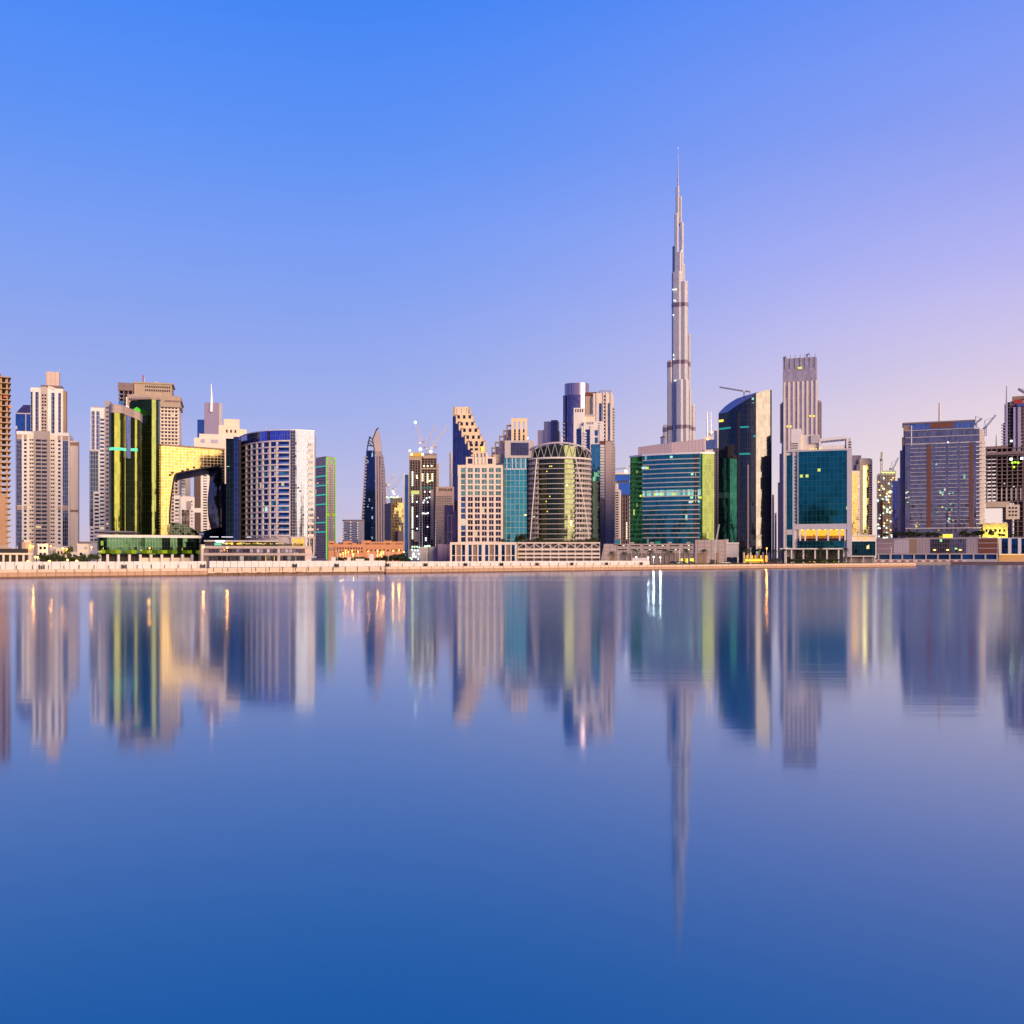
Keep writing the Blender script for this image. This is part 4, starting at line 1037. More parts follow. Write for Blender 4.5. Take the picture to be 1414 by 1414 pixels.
b.add(M, 'stone_flank', wall('taupe_flank', (0.36, 0.29, 0.30)))
M = MB()
for px in (521, 524.5, 528): M.extr([(X(px), 2), (X(px + 1.5), 2), (X(px + .3), Z(630)), (X(px - .8), Z(630))], 0.2, 0.6)
b.add(M, 'window_slot', glass('slot_glass', (.18, .16, .24), 2, 3.6, .2))
M = MB(); M.extr([(X(515.5), Z(622)), (X(526), Z(624)), (X(525), Z(612)), (X(522.5), Z(597)), (X(520.2), Z(591.5)), (X(517.5), Z(599)), (X(514.6), Z(604))], 4, 12)
b.add(M, 'peak_wall', wall('rose_peak', (0.46, 0.37, 0.40)))
M = MB()
for a, c in (((506.4, 622), (510, 604)), ((510, 604), (514, 606)), ((514, 606), (517, 622)), ((507, 615), (516, 616)), ((507.5, 610), (514, 616)), ((509, 607), (515, 612)),
             ((514.6, 606), (520.2, 592)), ((519, 594), (522.5, 590.6)), ((509, 604), (512, 603))):
    M.bar((X(a[0]), 1, Z(a[1])), (X(c[0]), 1, Z(c[1])), 1.3)
b.add(M, 'lattice_peak', M_DARK)
for i in range(24):
    f = i / 23; py = 632 + f * 100
    xl = 505.2 - f * 5.2 if f < .8 else 500.6; xr = 527.6 + f * 5.4
    b.add(MB().box(X(xl) - 1.8, X(xl) + 2.0, -0.6, 4, Z(py), Z(py) + 2.2), 'balcony', W_GREY); b.add(MB().box(X(xr) - 2.0, X(xr) + 1.6, -0.4, 4, Z(py), Z(py) + 2.2), 'balcony', W_GREY)
b.done()

b = Bld('office_tower', 'golden flat topped tower with a shadowed left face and work lights on its roof', 'building', 1150, 544, 14)
X = b.x; x0, x1 = X(540), X(557.5)
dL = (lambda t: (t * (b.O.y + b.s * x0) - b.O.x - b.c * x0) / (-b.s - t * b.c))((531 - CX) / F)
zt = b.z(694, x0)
b.add(MB().box(x0, x1, 0, max(8, dL), 0, zt), 'wall', wall('shade_umber_wall', (0.30, 0.20, 0.16)))  # shade of the left face is put into this dark wall colour
PF = Path([(x0, 0), (x1, 0)])
b.add(MB().sbox(PF, 0, PF.L, 0, zt, 0, 0.4), 'gold_facade', glass('amber_mirror', (0.060, 0.054, 0.02), 1.8, 3.4, 0.35, (0.5, 0.33, 0.2), var=.2, tilt=0.02))
b.box(549.6, 557.8, 733, None, 10, W_CONCD, 'annexe', ly=-8)
M = MB(); 
for i in range(7): M.box(x0 + 2 + i * 2.0, x0 + 2.3 + i * 2.0, 3, 12, zt, b.z(686, x0))
M.box(x0 + 1, x1 - 2, 3, 12, b.z(687.5, x0), b.z(685.6, x0)); b.add(M, 'roof_scaffold', W_CREAM)
work_lights(b, [(534, 686.5), (537, 687.2), (540, 686.4), (543.4, 687), (547, 686.8), (549, 685.6)], L_GREEN, 1.3)
work_lights(b, [(544, 682), (542.5, 678.5)], L_WHITE, 1.9)
M = MB().tube((X(547.5), -1, b.z(707, x0)), (X(556), -1, b.z(735, x0)), .5); b.add(M, 'hoist_boom', M_GREY)

b = Bld('office_tower', 'very slim blue glass slab pressed against the dark construction tower', 'building', 900, 562, 0)
X = b.x
b.box(557.2, 559, 653.5, None, 18, W_PEACH, 'edge_wall', ly=-.3); b.box(559, 563.6, 655.5, None, 16, glass('deep_blue_glass', (0.03, 0.11, 0.27), 1.5, 3.6, .1), 'glass_facade'); b.box(563.6, 568, 653.8, None, 18, W_LGREY, 'edge_wall', ly=-.3)

# dark concrete tower full of work lights
b = Bld('construction_tower', 'dark unfinished tower dotted with white work lights under three slanting cranes', 'building', 800, 585, 0)
X = b.x
x0, x1, z0, z1, h = frame_tower(b, 565.5, 580.5, 634, 757, 34, 5, 20, W_CONCD, over=0.3, core=W_DARK, inset=1.2, cw=.7)
x0, x1, z0, z1, h = frame_tower(b, 581.5, 603, 632, 757, 34, 6, 22, W_CONCD, ly=1.5, over=0.2, core=W_DARK, inset=1.2, cw=.7)
b.box(580.3, 582, 629, 757, 3, W_CONC, 'shear_wall', ly=-.8); b.box(594.5, 598.5, 676, 745, 1.5, W_MAUVE, 'cladding', ly=-0.3); b.box(602.6, 606, 640, 757, 12, W_CONC, 'shear_wall', ly=1)
b.box(565, 581, 631, 635.5, 8, W_CONC, 'crown', ly=-1.0); b.box(584, 602.6, 629, 633, 14, W_CONC, 'crown', ly=0); b.box(582, 604, 646, 648.2, 1, W_CONC, 'floor_beam', ly=-.3)
b.box(565, 584, 625, 630.5, 6, M_YEL, 'formwork', ly=-.6); b.box(586, 603, 626, 629, 10, W_CONCD, 'formwork', ly=1)
b.box(567.5, 579, 677.5, 682.5, .5, lamp('lit_floor', (.75, .75, .25), .8), 'lit_floor', ly=-.6)
b.box(571.5, 579, 734, 748, .6, W_SAND, 'hoist_screen', ly=-.7)
b.box(581, 597, 672, 675, .6, wall('teal_net', (.05, .16, .17)), 'safety_net', ly=.6)
rr = random.Random(6)
work_lights(b, [(569.6, 652 + k * 2.6) for k in range(8)] + [(569.6, 684 + k * 3.0) for k in range(4)] + [(569.6, 701 + k * 2.5) for k in range(12)] + [(569.6, 733 + k * 2.6) for k in range(5)], lamp('string_light', (.9, 1, .7), 2.4), 1.0)
work_lights(b, [(583.5, 655 + k * 2.8) for k in range(4)] + [(590.4, 655 + k * 2.7) for k in range(5)] + [(597, 655 + k * 2.8) for k in range(4)] + [(585.5, 643.5), (590.5, 643.7), (596, 643.4), (575.5, 657), (576, 660), (593.5, 664)], lamp('cream_work_light', (1, .9, .5), 2.4), 1.1)
work_lights(b, [(586.5, 679), (593.5, 679), (586, 691), (584.5, 694), (590.5, 693.5), (589, 688), (593, 687), (583.5, 709), (585.5, 709), (588.5, 709.2), (591, 708.6), (576, 713), (576, 730), (590.4, 727.5), (588, 743), (588, 746), (575.6, 693)], lamp('cold_work_light', (.9, .95, 1), 2.4), 1.0)
work_lights(b, [(566, 622.5), (568.5, 627.5), (583.5, 627.5)], L_GREEN, 1.5)
for (px, py) in ((580.5, 620.5), (594.8, 623.6)):
    lx = b.x(px); b.add(MB().lathe(lx, -1, [(0.1, b.z(py) - 1.3), (1.3, b.z(py)), (0.1, b.z(py) + 1.3)], 10), 'floodlight', L_WHITE)
b.done()
b = Bld('site_scaffold', 'open lit scaffold frame with green white lamps at the foot of the dark construction tower', 'scaffold', 690, 574, 0)
x0, x1, z0, z1, h = frame_tower(b, 568, 580, 753, None, 5, 5, 7, W_CONC, over=0.1, th=.2, cw=.25)
work_lights(b, [(569.5, 755), (572.5, 755), (576, 755), (579, 756), (569, 759), (573, 760), (577, 760), (571, 764), (578.5, 764.5), (570, 769), (574, 769.5), (577.5, 772), (566.5, 770.5), (568.5, 772)], L_GREEN, .8)
work_lights(b, [(571, 766.5)], L_WHITE, 1.3)
b = Bld('site_wall', 'plain grey brown boundary wall block between the lit scaffold and the grid office', 'building', 640, 595, 0)
b.box(580.5, 604.5, 755, None, 6, W_LGREY, 'wall'); b.box(592, 592.6, 752, None, .4, M_DARK, 'pole', ly=-.5)
work_lights(b, [(587, 754.4), (590, 754), (593, 754)], L_GREEN, .9)
b = Bld('site_wall', 'violet boarded block between the grey brown wall and the grid office podium', 'building', 630, 612, 0)
b.box(604.6, 622, 751.5, None, 8, wall('violet_boarding', (.24, .18, .30), .6, .1, joint=2.5), 'wall')
crane('luffing crane with a white lamp at its nearly upright jib tip above the dark tower', 810, 580, 628, 612, (574, 583), (585, 609), M_PALE, 1.2, lamp_at=((573.5, 583.5),))
crane('pale luffing crane whose jib leans between two others above the dark tower', 830, 589, 628, 620, (601, 585), (586, 617), M_PALE, 1.1)
crane('luffing crane with the longest slanting jib above the dark tower', 815, 596, 628, 619, (618, 588), (602, 617), M_PALE, 1.2)
crane('small dark luffing crane standing on the golden flat topped tower', 1140, 536.5, 693, 670, (545, 653), (533.5, 669), M_GREY, 2.2)
crane('faint pale luffing crane rising from the lights of the golden tower', 1160, 545.5, 693, 675, (553.5, 657), (543, 674), M_PALE, 1.5)

b = Bld('office_tower', 'beige banded tower with dark letters on a blank parapet behind the dark construction tower', 'building', 760, 614, 0)
X = b.x; P = b.face(602, 626)
zt = b.z(672)
b.add(MB().box(X(602), X(627), 0, 20, 0, zt), 'wall', wall('salmon_render', (.60, .42, .33)))
zA, zB = b.z(755), b.z(684)
for i in range(30):
    z = zA + (zB - zA) * i / 30
    b.add(MB().sbox(P, 0.3, b.u(P, 624), z, z + (zB - zA) / 60, 0, .12), 'window_band', glass('olive_band_glass', (.18, .16, .13), 2, 9, .3, (.45, .33, .27)) if i == 0 else bpy.data.materials['olive_band_glass'])
cu = bpy.data.curves.new('letters', 'FONT'); cu.body = 'EMAAR'; cu.size = 3.0; cu.extrude = 0.15; cu.align_x = 'CENTER'; cu.space_character = 1.1
o = bpy.data.objects.new('letters', cu); C.objects.link(o); bpy.context.view_layer.update()
lm = bpy.data.meshes.new_from_object(o.evaluated_get(bpy.context.evaluated_depsgraph_get())); bpy.data.objects.remove(o); o = bpy.data.objects.new('letters', lm); C.objects.link(o); o.parent = b.root
lm.materials.clear(); lm.materials.append(W_DARK); o.location = (X(615.5), -0.25, b.z(678.0)); o.rotation_euler = (R(90), 0, 0)

b = Bld('slab_tower', 'thin pale slab with a glazed left edge peeping out beside the stepped sand tower', 'building', 1000, 623, 0)
b.box(620.3, 622.6, 624.5, None, 12, glass('grey_edge_glass', (.3, .34, .36), 1.5, 3.5, .4, (.6, .5, .45)), 'glass_edge'); b.box(622.6, 626.5, 625, None, 14, W_PEACH, 'wall', ly=-.4)
b = Bld('low_office', 'dark violet low block with thin pale frames left of the grid office', 'building', 700, 622, 0)
X = b.x; P = b.face(613, 631)
b.add(MB().box(X(616.5), X(632), 0, 20, 0, b.z(706)), 'glass_facade', glass('aubergine_glass', (.05, .035, .085), 1.8, 3.6, .1, (.05, .03, .07)))
b.add(MB().box(X(613.5), X(626), 3, 18, 0, b.z(697.5)), 'upper_glass', bpy.data.materials['aubergine_glass'])
M = MB()
for px in (618, 623.4): M.sbox(P, b.u(P, px), b.u(P, px) + .35, 0, b.z(712), -.1, .4)
for py in (712, 735): M.sbox(P, b.u(P, 618), b.u(P, 626), b.z(py), b.z(py) + .35, -.1, .42)
b.add(M, 'frame', W_MAUVE)

# ------------------------------------------------------------------ stepped sand towers
def terraces(b, steps, mat, dep, zb=0.0):
    """steps: (pa, pb, ytop, ly)"""
    M = MB()
    for pa, pb, yt, ly in steps:
        M.box(b.x(pa, ly), b.x(pb, ly), ly, ly + dep, zb, b.zp(yt, (pa + pb) / 2, ly))
    b.add(M, 'wall', mat)
b = Bld('stepped_tower', 'tall sand coloured tower whose right side steps down in six framed terraces', 'building', 850, 648, -4)
X = b.x
st = [(625.4, 648.6, 562, 10), (629.5, 652.5, 572, 8), (633.6, 656, 581.5, 6), (637.4, 661, 590.4, 4), (642, 665, 600, 2), (646, 670, 608, 0)]
gl = glass('navy_stepped_glass', (.045, .06, .16), 1.7, 3.5, .12, (.05, .04, .07), lit=.01)
for k, (pa, pb, yt, ly) in enumerate(st):
    x0, x1 = X(pa, ly), X(pb, ly); zt = b.zp(yt, pa, ly); zn = b.zp(yt + 11.5 if k < 5 else yt + 40, pa, ly)
    fr = MB(); fr.box(x0, x1, ly, ly + 3, zt - 1.6, zt)
    if k: fr.box(x0 + .1, x1 - .1, ly + .02, ly + 3, zn - 5, zt - 1.6)
    Pk = Path([(x0, ly + 2.9), (x1, ly + 2.9)])
    m_ = MB(); n = 3
    for i in range(n + 1 if k == 0 else 0):
        c = x0 + (x1 - x0 - 1.5) * i / n; fr.box(max(x0, c - .9), min(x1, c + 2.6), ly, ly + 3, zn - 4, zt - 1.6)
    if k == 0: fr.box(x0, x1, ly + .05, ly + 2.95, zn - 4, zt - 5.6)
    fr.box(x0, x0 + 1.6, ly, ly + 16, 0, zt); fr.box(x1 - 1.6, x1, ly, ly + 20, 0, zt)
    b.add(fr, 'terrace_frame', W_SAND)
    b.add(MB().box(x0 + .4, x1 - .3, ly + (9 if k == 0 else 2.2), ly + 22, 0, zt - (9 if k == 0 else 1.7)), 'terrace_wall', W_CREAM if k else gl)
    if k:
        z_ = b.zp(yt + 4.2, pa, ly)
        for i in range(3): 
            c = x0 + (x1 - x0) * (i + .28) / 3; Pq = Path([(x0, ly), (x1, ly)])
            b.win(Pq, c - x0, c - x0 + 2.2, z_ - 1.2, z_ + 1.8, GP_DARK)
    xs = X(pa - 0.2, ly); xe = X(min(pa + 4.6, pb), ly)
    b.add(MB().box(xs, xe, ly - 0.5, ly + 14, 0, b.zp(yt + 13, pa, ly)), 'glass_bay', gl)
b.add(MB().box(X(646), X(670), -.2, 10, 0, b.z(640)), 'lower_wall', W_CREAM)
P = Path([(X(646), -.2), (X(670), -.2)])
b.wcol(P, 1, P.L - 1, b.z(640), b.z(612), 5, .55, GP_DARK, 3, .22)
b.add(MB().box(X(664), X(667), -1.0, -.2, b.z(623), b.z(617)), 'lit_window', L_YEL)
b.done()
b = Bld('stepped_tower', 'shorter sand tower with a tall slotted crown stepping down to the left', 'building', 920, 712, -2)
X = b.x
x0, x1 = X(706, 0), X(728, 0); zt = b.z(577.5); fr = MB(); fr.box(x0, x1, 0, 2.5, zt - 3.2, zt)
for i in range(4): c = x0 + (x1 - x0 - 2.4) * i / 3; fr.box(c, c + 2.4, 0, 2.5, b.z(612), zt - 3.2)
b.add(fr, 'crown_frame', W_SAND)
b.add(MB().box(x0, x1, 2.6, 20, 0, b.z(592)), 'wall', W_CREAM)
P = Path([(x0, 2.6), (x1, 2.6)]); b.wcol(P, 1.5, P.L - 1.5, b.z(612), b.z(592.5), 5, .6, GP_DARK, 3, .2)
gq = glass('umber_step_glass', (.20, .15, .18), 1.7, 3.4, .25, (.2, .14, .13))
for k, (pa, pb, yt) in enumerate(((699, 707, 586), (694.6, 700, 593.2), (689, 696, 601), (683, 690, 609.4), (678, 685, 617))):
    xa, xb_ = X(pa), X(pb); z_ = b.zp(yt, pa)
    b.add(MB().box(xa, xb_, 3 + k * .4, 18, 0, z_ - 4.5), 'step_wall', gq)
    f = MB().box(xa, xb_, 2.6 + k * .4, 6, z_ - 1.2, z_).box(xa, xa + 1.0, 2.6 + k * .4, 6, z_ - 12, z_ - 1.2).box(xb_ - 1.0, xb_, 2.6 + k * .4, 6, z_ - 12, z_ - 1.2)
    b.add(f, 'step_frame', W_BROWN)
b.done()
# grid office
b = Bld('grid_office', 'cream office block with a regular grid of square windows and a notched roof', 'building', 620, 665, -1)
X = b.x; P = b.face(632, 694); U = lambda px: b.u(P, px)
b.add(MB().box(X(632), X(694), 0, 22, 0, b.z(642)), 'wall', W_CREAM)
b.add(MB().box(X(643.4), X(684.6), 0.1, 20, b.z(643), b.z(631)), 'roof_storey', W_CREAM)
b.add(MB().box(X(655), X(673), 1.5, 16, b.z(632), b.z(624)), 'roof_core', W_CREAM)
M = MB()
for px in (655.5, 660.4, 666, 670.4): M.box(X(px), X(px + 1.9), -.5, 3, b.z(641), b.z(624.5))
b.add(M, 'roof_fin', W_PEACH)
b.wcol(P, U(646), U(652.4), b.z(641), b.z(632.6), 1, .85, GP_PURP, 1, o1=-.0); b.wcol(P, U(673.6), U(680), b.z(641), b.z(632.6), 1, .85, GP_PURP, 1, o1=0.05)
zA, zB = b.z(749), b.z(645.4); nr = 13; h = (zB - zA) / nr
M = MB()
for j in range(nr + 1): M.sbox(P, U(643), U(694.2), zA + h * j - .45, zA + h * j + .45, 0, .55)
for px in (644.4, 654.2, 663.9, 673.5, 683, 693): M.sbox(P, U(px) - .62, U(px) + .62, 0, zB + .4, 0, .62)
M.sbox(P, U(632.4), U(636.4), 0, b.z(656), 0, .7)
b.add(M, 'facade_grid', W_PEACH)
for (a, c) in ((646, 653), (655.6, 662.6), (665.3, 672.3), (675, 682), (684.4, 691.6)):
    for j in range(nr):
        for s_ in (0, 1):
            ua, ub = U(a), U(c); w = (ub - ua) / 2
            b.win(P, ua + w * s_ + .12, ua + w * (s_ + 1) - .12, zA + h * j + .6, zA + h * (j + 1) - .55, GP_SEA if j > 7 else GP_PURP, -.02, .1)
for j in range(nr):
    b.add(MB().sbox(P, U(636.8), U(643.2), zA + h * j + .4, zA + h * (j + 1) - .3, 0, .15), 'corner_window', GP_SEA if j > 7 else GP_BLUE)
rooftop(b, 646, 682, 631, 4, 9, ly=5, dep=9, hmax=1.6)
b.done()
b = Bld('podium_building', 'peach framed podium with tall navy and brown glazed bays under the grid office', 'building', 590, 668, -1)
X = b.x; P = b.face(621.4, 713.6); U = lambda px: b.u(P, px)
zt = b.z(749.4)
b.add(MB().box(X(621.4), X(713.6), .9, 20, 0, zt - .1), 'wall', W_DARK)
M = MB()
for k in range(13):
    px = 621.4 + 91.4 * k / 12; w = 1.0 if k % 3 == 0 else .38
    M.sbox(P, max(0, U(px + .4) - w), min(P.L, U(px + .4) + w), 0, zt - 1.2, -1, .4 if k % 3 == 0 else .2)
M.sbox(P, 0, P.L, zt - 1.2, zt + .3, -1, .5); M.sbox(P, 0, P.L, b.z(767.6), b.z(766.6), -1, .3)
b.add(M, 'frame', W_PEACH)
gn = glass('navy_podium_glass', (.015, .085, .20), 3, 4, .1, lit=.0); gb_ = wall('brown_louvre', (.24, .17, .14), .6, .1)
for k in range(12):
    a, c = 621.4 + 91.4 * k / 12 + .6, 621.4 + 91.4 * (k + 1) / 12 + .2
    if k % 3 == 1: b.add(MB().sbox(P, U(a), U(c), .2, zt - 1.3, -.9, -.45), 'louvre_bay', gb_)
    else: b.add(MB().sbox(P, U(a), U(c), .2, zt - 1.3, -.9, -.5), 'glazed_bay', gn)
# teal glass block
b = Bld('office_block', 'turquoise glass block crowned by a grey box with a dark louvred panel', 'building', 660, 711, 0)
X = b.x; P = b.face(692, 727.5); U = lambda px: b.u(P, px)
b.add(MB().box(X(696), X(727.5), 0, 20, 0, b.z(633)), 'glass_facade', glass('turquoise_glass', (.06, .32, .31), 2.9, 3.9, .22, (.35, .42, .42), lit=.004, tilt=.03, var=.25))
b.add(MB().box(X(691.5), X(697), -.2, 14, 0, b.z(640)), 'olive_flank', glass('olive_flank_glass', (.20, .22, .16), 1.6, 3.6, .2, (.2, .17, .13)))
b.add(MB().box(X(697), X(738), -.6, 20, b.z(632.5), b.z(608.4)), 'crown_box', W_LGREY)
b.add(MB().sbox(b.face(697, 738, -.6), 4.0, b.u(b.face(697, 738, -.6), 730), b.z(629), b.z(611.4), 0, .1), 'louvre_panel', glass('slate_louvre', (.03, .035, .09), 2.4, 1.5, .12, (.10, .09, .14), metal=.6, rough=.3))
M = MB()
for px in (699.5, 707, 712, 719, 725): M.sbox(P, U(px), U(px) + .4, b.z(648), b.z(633), 0, .9)
b.add(M, 'crown_strut', M_WHITE)
b.add(MB().sbox(P, U(697), U(727), b.z(648.4), b.z(647.2), 0, .4), 'string_course', M_WHITE)
b.box(681, 697, 627.5, 640, 10, W_SAND, 'link_roof', ly=8); b.box(684, 697, 630, None, 9, glass('plum_link_glass', (.12, .11, .22), 2, 3.6, .2), 'link_block', ly=9)

# distant mauve towers
b = Bld('office_tower', 'distant mauve twin topped tower with faint vertical ribs behind the round balcony building', 'building', 1200, 757, -8)
X = b.x; gm = glass('mauve_rib_glass', (.50, .40, .41), 3.2, 60, .8, (.72, .58, .54), rough=.4, metal=.15)
b.add(MB().box(X(742), X(757), 2, 20, 0, b.z(593.4)), 'lower_block', gm); b.add(MB().box(X(751), X(769), 0, 22, 0, b.z(582)), 'upper_block', gm); b.add(MB().box(X(761), X(769.6), -1, 18, 0, b.z(580.4)), 'upper_edge', W_MAUVE); b.box(768, 772, 595, None, 14, W_CREAM, 'side_wall', ly=2)
work_lights(b, [(728, 605)], L_WHITE, 2.2)
b.root['label'] = 'distant mauve twin topped tower with faint vertical ribs behind the round balcony building'

# ------------------------------------------------------------------ round building with balcony rings
b = Bld('round_building', 'round building ringed by white balconies with a bright yellow stripe on its glass', 'building', 650, 771, 0)
X = b.x; c0 = (X(726) + X(817)) / 2; rx = (X(817) - X(726)) / 2; cy = rx * .8
AR = lambda r, a0, a1, n=36: Path(ell(c0, cy, r, r * .8, a0, a1, n))
zt = b.z(632); zb = b.z(751)
PB = AR(rx - 1.3, -100, 100)
cyl = [(p.x, p.y) for p in PB.p] +  [(c0 + rx * .8, cy + 14), (c0 - rx * .8, cy + 14)]
gr = glass('emerald_gold_glass', (.036, .044, .026), 1.45, 3.5, .12, (.06, .07, .05), lit=.015, litcol=(.8, 1, .7), tilt=.022)
drop = lambda k, n: 6.5 * (1 - math.cos(R(-96 + 192 * k / n)))
zc_ = b.z(614); b.add(MB().prism(cyl, zb - 4, [zc_ - drop(k, 36) for k in range(37)] + [zc_ - drop(36, 36)] * 2, True), 'glass_drum', gr)
PC = AR(rx, -96, 96)
ang = lambda a: PC.L * (a + 96) / 192
n = 17; h = (b.z(633) - zb) / n
for i in range(n + 1):
    z = zb + h * i
    b.add(MB().sbox(PC, 0, PC.L, z - .24, z + .16, -1.5, .55), 'floor_ring', W_LGREY)
    if 0 < i < n:
        b.add(MB().sbox(PC, 0, ang(-42), z + .22, z + 1.35, .30, .45), 'balcony', W_LGREY); b.add(MB().sbox(PC, ang(33), PC.L, z + .22, z + 1.2, .30, .45), 'balcony', W_LGREY)
rr = random.Random(3); M = MB()
for i in range(n):
    z = zb + h * i
    for a in list(range(-94, -42, 7)) + list(range(35, 94, 7)):
        M.sbox(PC, ang(a), ang(a) + rr.uniform(.3, 1.1), z + .2, z + h - .3, -1.4, -.1)
b.add(M, 'partition', W_GREY, kind='stuff')
for i in range(n):                              # slanting struts that climb the drum
    z0_, z1_ = zb + h * i, zb + h * (i + 1)
for a0, a1 in ((70, 33), (-62, -44)):
    M = MB(); k = 20
    for i in range(k):
        q0, q1 = PC.at(ang(a0 + (a1 - a0) * i / k)), PC.at(ang(a0 + (a1 - a0) * (i + 1) / k))
        z0_, z1_ = zb + (zt - zb) * i / k, zb + (zt - zb) * (i + 1) / k
        M.bar((q0[0].x + q0[1].x * .7, q0[0].y + q0[1].y * .7, z0_), (q1[0].x + q1[1].x * .7, q1[0].y + q1[1].y * .7, z1_), .55)
    b.add(M, 'slanting_strut', W_WHITE)
# open ring beam on zigzag struts; the ring tilts down towards its back right side
zr = b.z(612.5)
b.add(MB().sbox(PC, 0, PC.L, b.z(632) - .3, b.z(632) + .5, -3, .7), 'terrace_ring', W_WHITE)
M = MB(); q = [PC.at(PC.L * k / 60) for k in range(61)]
for (p0, n0), (p1, n1) in zip(q, q[1:]): pass
for k_ in range(60):
    (p0, n0), (p1, n1) = q[k_], q[k_ + 1]; M.bar((p0.x, p0.y, zr + .6 - drop(k_, 60)), (p1.x, p1.y, zr + .6 - drop(k_ + 1, 60)), 1.0)
zr2 = zr + .6 - drop(60, 60)
qb = ell(c0, cy, rx, rx * .8, 96, 264, 30)
for (x0_, y0_), (x1_, y1_) in zip(qb, qb[1:]): M.bar((x0_, y0_, zr2), (x1_, y1_, zr2), 1.2)
b.add(M, 'roof_ring', W_LGREY)
M = MB(); k = 26
for i in range(k):
    (p0, n0), (p1, n1) = PC.at(PC.L * i / k), PC.at(PC.L * (i + 1) / k)
    za, zc = (b.z(632), zr + .3 - drop(i + 1, k)) if i % 2 else (zr + .3 - drop(i, k), b.z(632))
    M.bar((p0.x - n0.x * .3, p0.y - n0.y * .3, za), (p1.x - n1.x * .3, p1.y - n1.y * .3, zc), .26)
b.add(M, 'zigzag_strut', W_LGREY)
for i in range(12):
    a = rr.uniform(-90, -46) if i % 2 else rr.uniform(-38, -14); j = rr.randint(5, 15)
    b.add(MB().sbox(PC, ang(a), ang(a) + .7, zb + h * j + 1.2, zb + h * j + 2.0, -1.2, -.9), 'lit_window', [L_YEL, L_GREEN][i % 2])
mast(b, 775.6, 600, 560.5, .01) if False else None
b.done()
b = Bld('parking_garage', 'white parking garage with three open decks below the round balcony building', 'garage', 600, 772, 0)
X = b.x; P = b.face(714.6, 828.5); U = lambda px: b.u(P, px)
zt = b.z(749.5)
b.add(MB().box(X(715), X(828), 1.6, 24, 0, zt - .4), 'interior', wall('deck_interior', (.12, .09, .10)))
b.add(MB().sbox(P, 0, P.L, zt - .5, zt + .35, -4, .3), 'roof_edge', W_PEACH)
for y0_, y1_ in ((760, 757.2), (766, 763.2), (770.8, 768.5)): b.add(MB().sbox(P, 0, P.L, b.z(y0_), b.z(y1_), -3, .2), 'deck_parapet', W_PEACH)
M = MB()
for k in range(11): u = P.L * k / 10; M.sbox(P, max(0, u - .4), min(P.L, u + .4), 0, zt - .5, -2, .1)
b.add(M, 'pillar', W_LGREY)
M = MB()
for k in range(14):
    ua, ub = P.L * k / 14, P.L * (k + 1) / 14; (p0, n0), (p1, n1) = P.at(ua), P.at(ub); z0_, z1_ = b.z(757), zt - .6
    if k % 2: z0_, z1_ = z1_, z0_
    M.bar((p0.x, p0.y - .2, z0_), (p1.x, p1.y - .2, z1_), .3)
b.add(M, 'zigzag_screen', W_WHITE)
mm = MB(); rr = random.Random(4)
for i in range(1500):
    x = X(722) + rr.random() * (X(826) - X(722)); z = zt + .3 + abs(rr.gauss(0, .5)); y = 2 + rr.random() * 3; a = rr.random() * 6.28
    mm.quad([(x - .3 * math.cos(a), y - .3 * math.sin(a), z), (x + .3 * math.cos(a), y + .3 * math.sin(a), z + .1), (x + rr.uniform(-.2, .2), y, z + .55)], [(0, 0)] * 3)
b.add(mm, 'roof_planting', wall('roof_leaves', (.06, .07, .03)), kind='stuff')
# ------------------------------------------------------------------ cluster right of the round building
b = Bld('office_tower', 'dark violet glass tower with a rounded bronze top behind the white crowned towers', 'building', 1150, 796, 0)
X = b.x; A = smooth([(X(779.6), 7), (X(784), 2), (X(793), 0), (X(804), .6), (X(811), 4), (X(813.5), 9)], 5)
poly = [(p.x, p.y) for p in A] + [(X(813.5), 26), (X(779.6), 26)]
b.add(MB().prism(poly, b.z(545), b.z(528.5), True), 'crown', glass('bronze_violet_glass', (.26, .21, .28), 2, 30, .3, (.3, .24, .3), rough=.22))
b.add(MB().prism([(p[0], p[1] + .4) for p in poly], 0, b.z(545), True), 'glass_facade', glass('indigo_glass', (.16, .13, .22), 2, 3.8, .2, (.08, .07, .15), tilt=.03))
b.box(777.5, 781, 546, None, 14, glass('indigo_side', (.07, .07, .18), 2, 3.8, .3), 'side_wing', ly=3)
for i in range(22): b.add(MB().box(X(776.4), X(780), 2.4, 8, b.z(700) + i * 4.6, b.z(700) + i * 4.6 + 1.2), 'balcony', W_GREY)
mast(b, 775.8, 640, 604, 1.0, 'lamp_post')

b = Bld('residential_tower', 'tall cream tower with an open square roof frame and a column of dark windows', 'building', 930, 826, -4)
X = b.x; P = b.face(808, 846); U = lambda px: b.u(P, px)
b.add(MB().box(X(819), X(845.4), 0, 26, 0, b.z(543)), 'wall', W_PEACH)
b.add(MB().box(X(808), X(820), 3, 22, 0, b.z(546)), 'tan_wall', wall('tan_blank', (.46, .34, .25)))
b.add(MB().box(X(817), X(823), 1, 20, 0, b.z(548)), 'core_wall', W_LGREY)
P = b.face(819, 845.4); U = lambda px: b.u(P, px)
b.add(MB().sbox(P, U(827.4), U(831), 0, b.z(557), -.02, .3), 'glass_strip', glass('sea_blue_strip', (.04, .17, .28), 1.6, 3.4, .2))
b.add(MB().sbox(P, U(839.4), U(842.4), 0, b.z(557), -.02, .3), 'glass_strip', glass('olive_strip', (.24, .26, .22), 1.6, 3.4, .2))
M = MB()
for a, c in ((823.4, 827), (832.8, 833.8), (836.4, 839.2), (842.8, 845.4)): M.sbox(P, U(a), U(c), 0, b.z(543) + .5, -.02, .8)
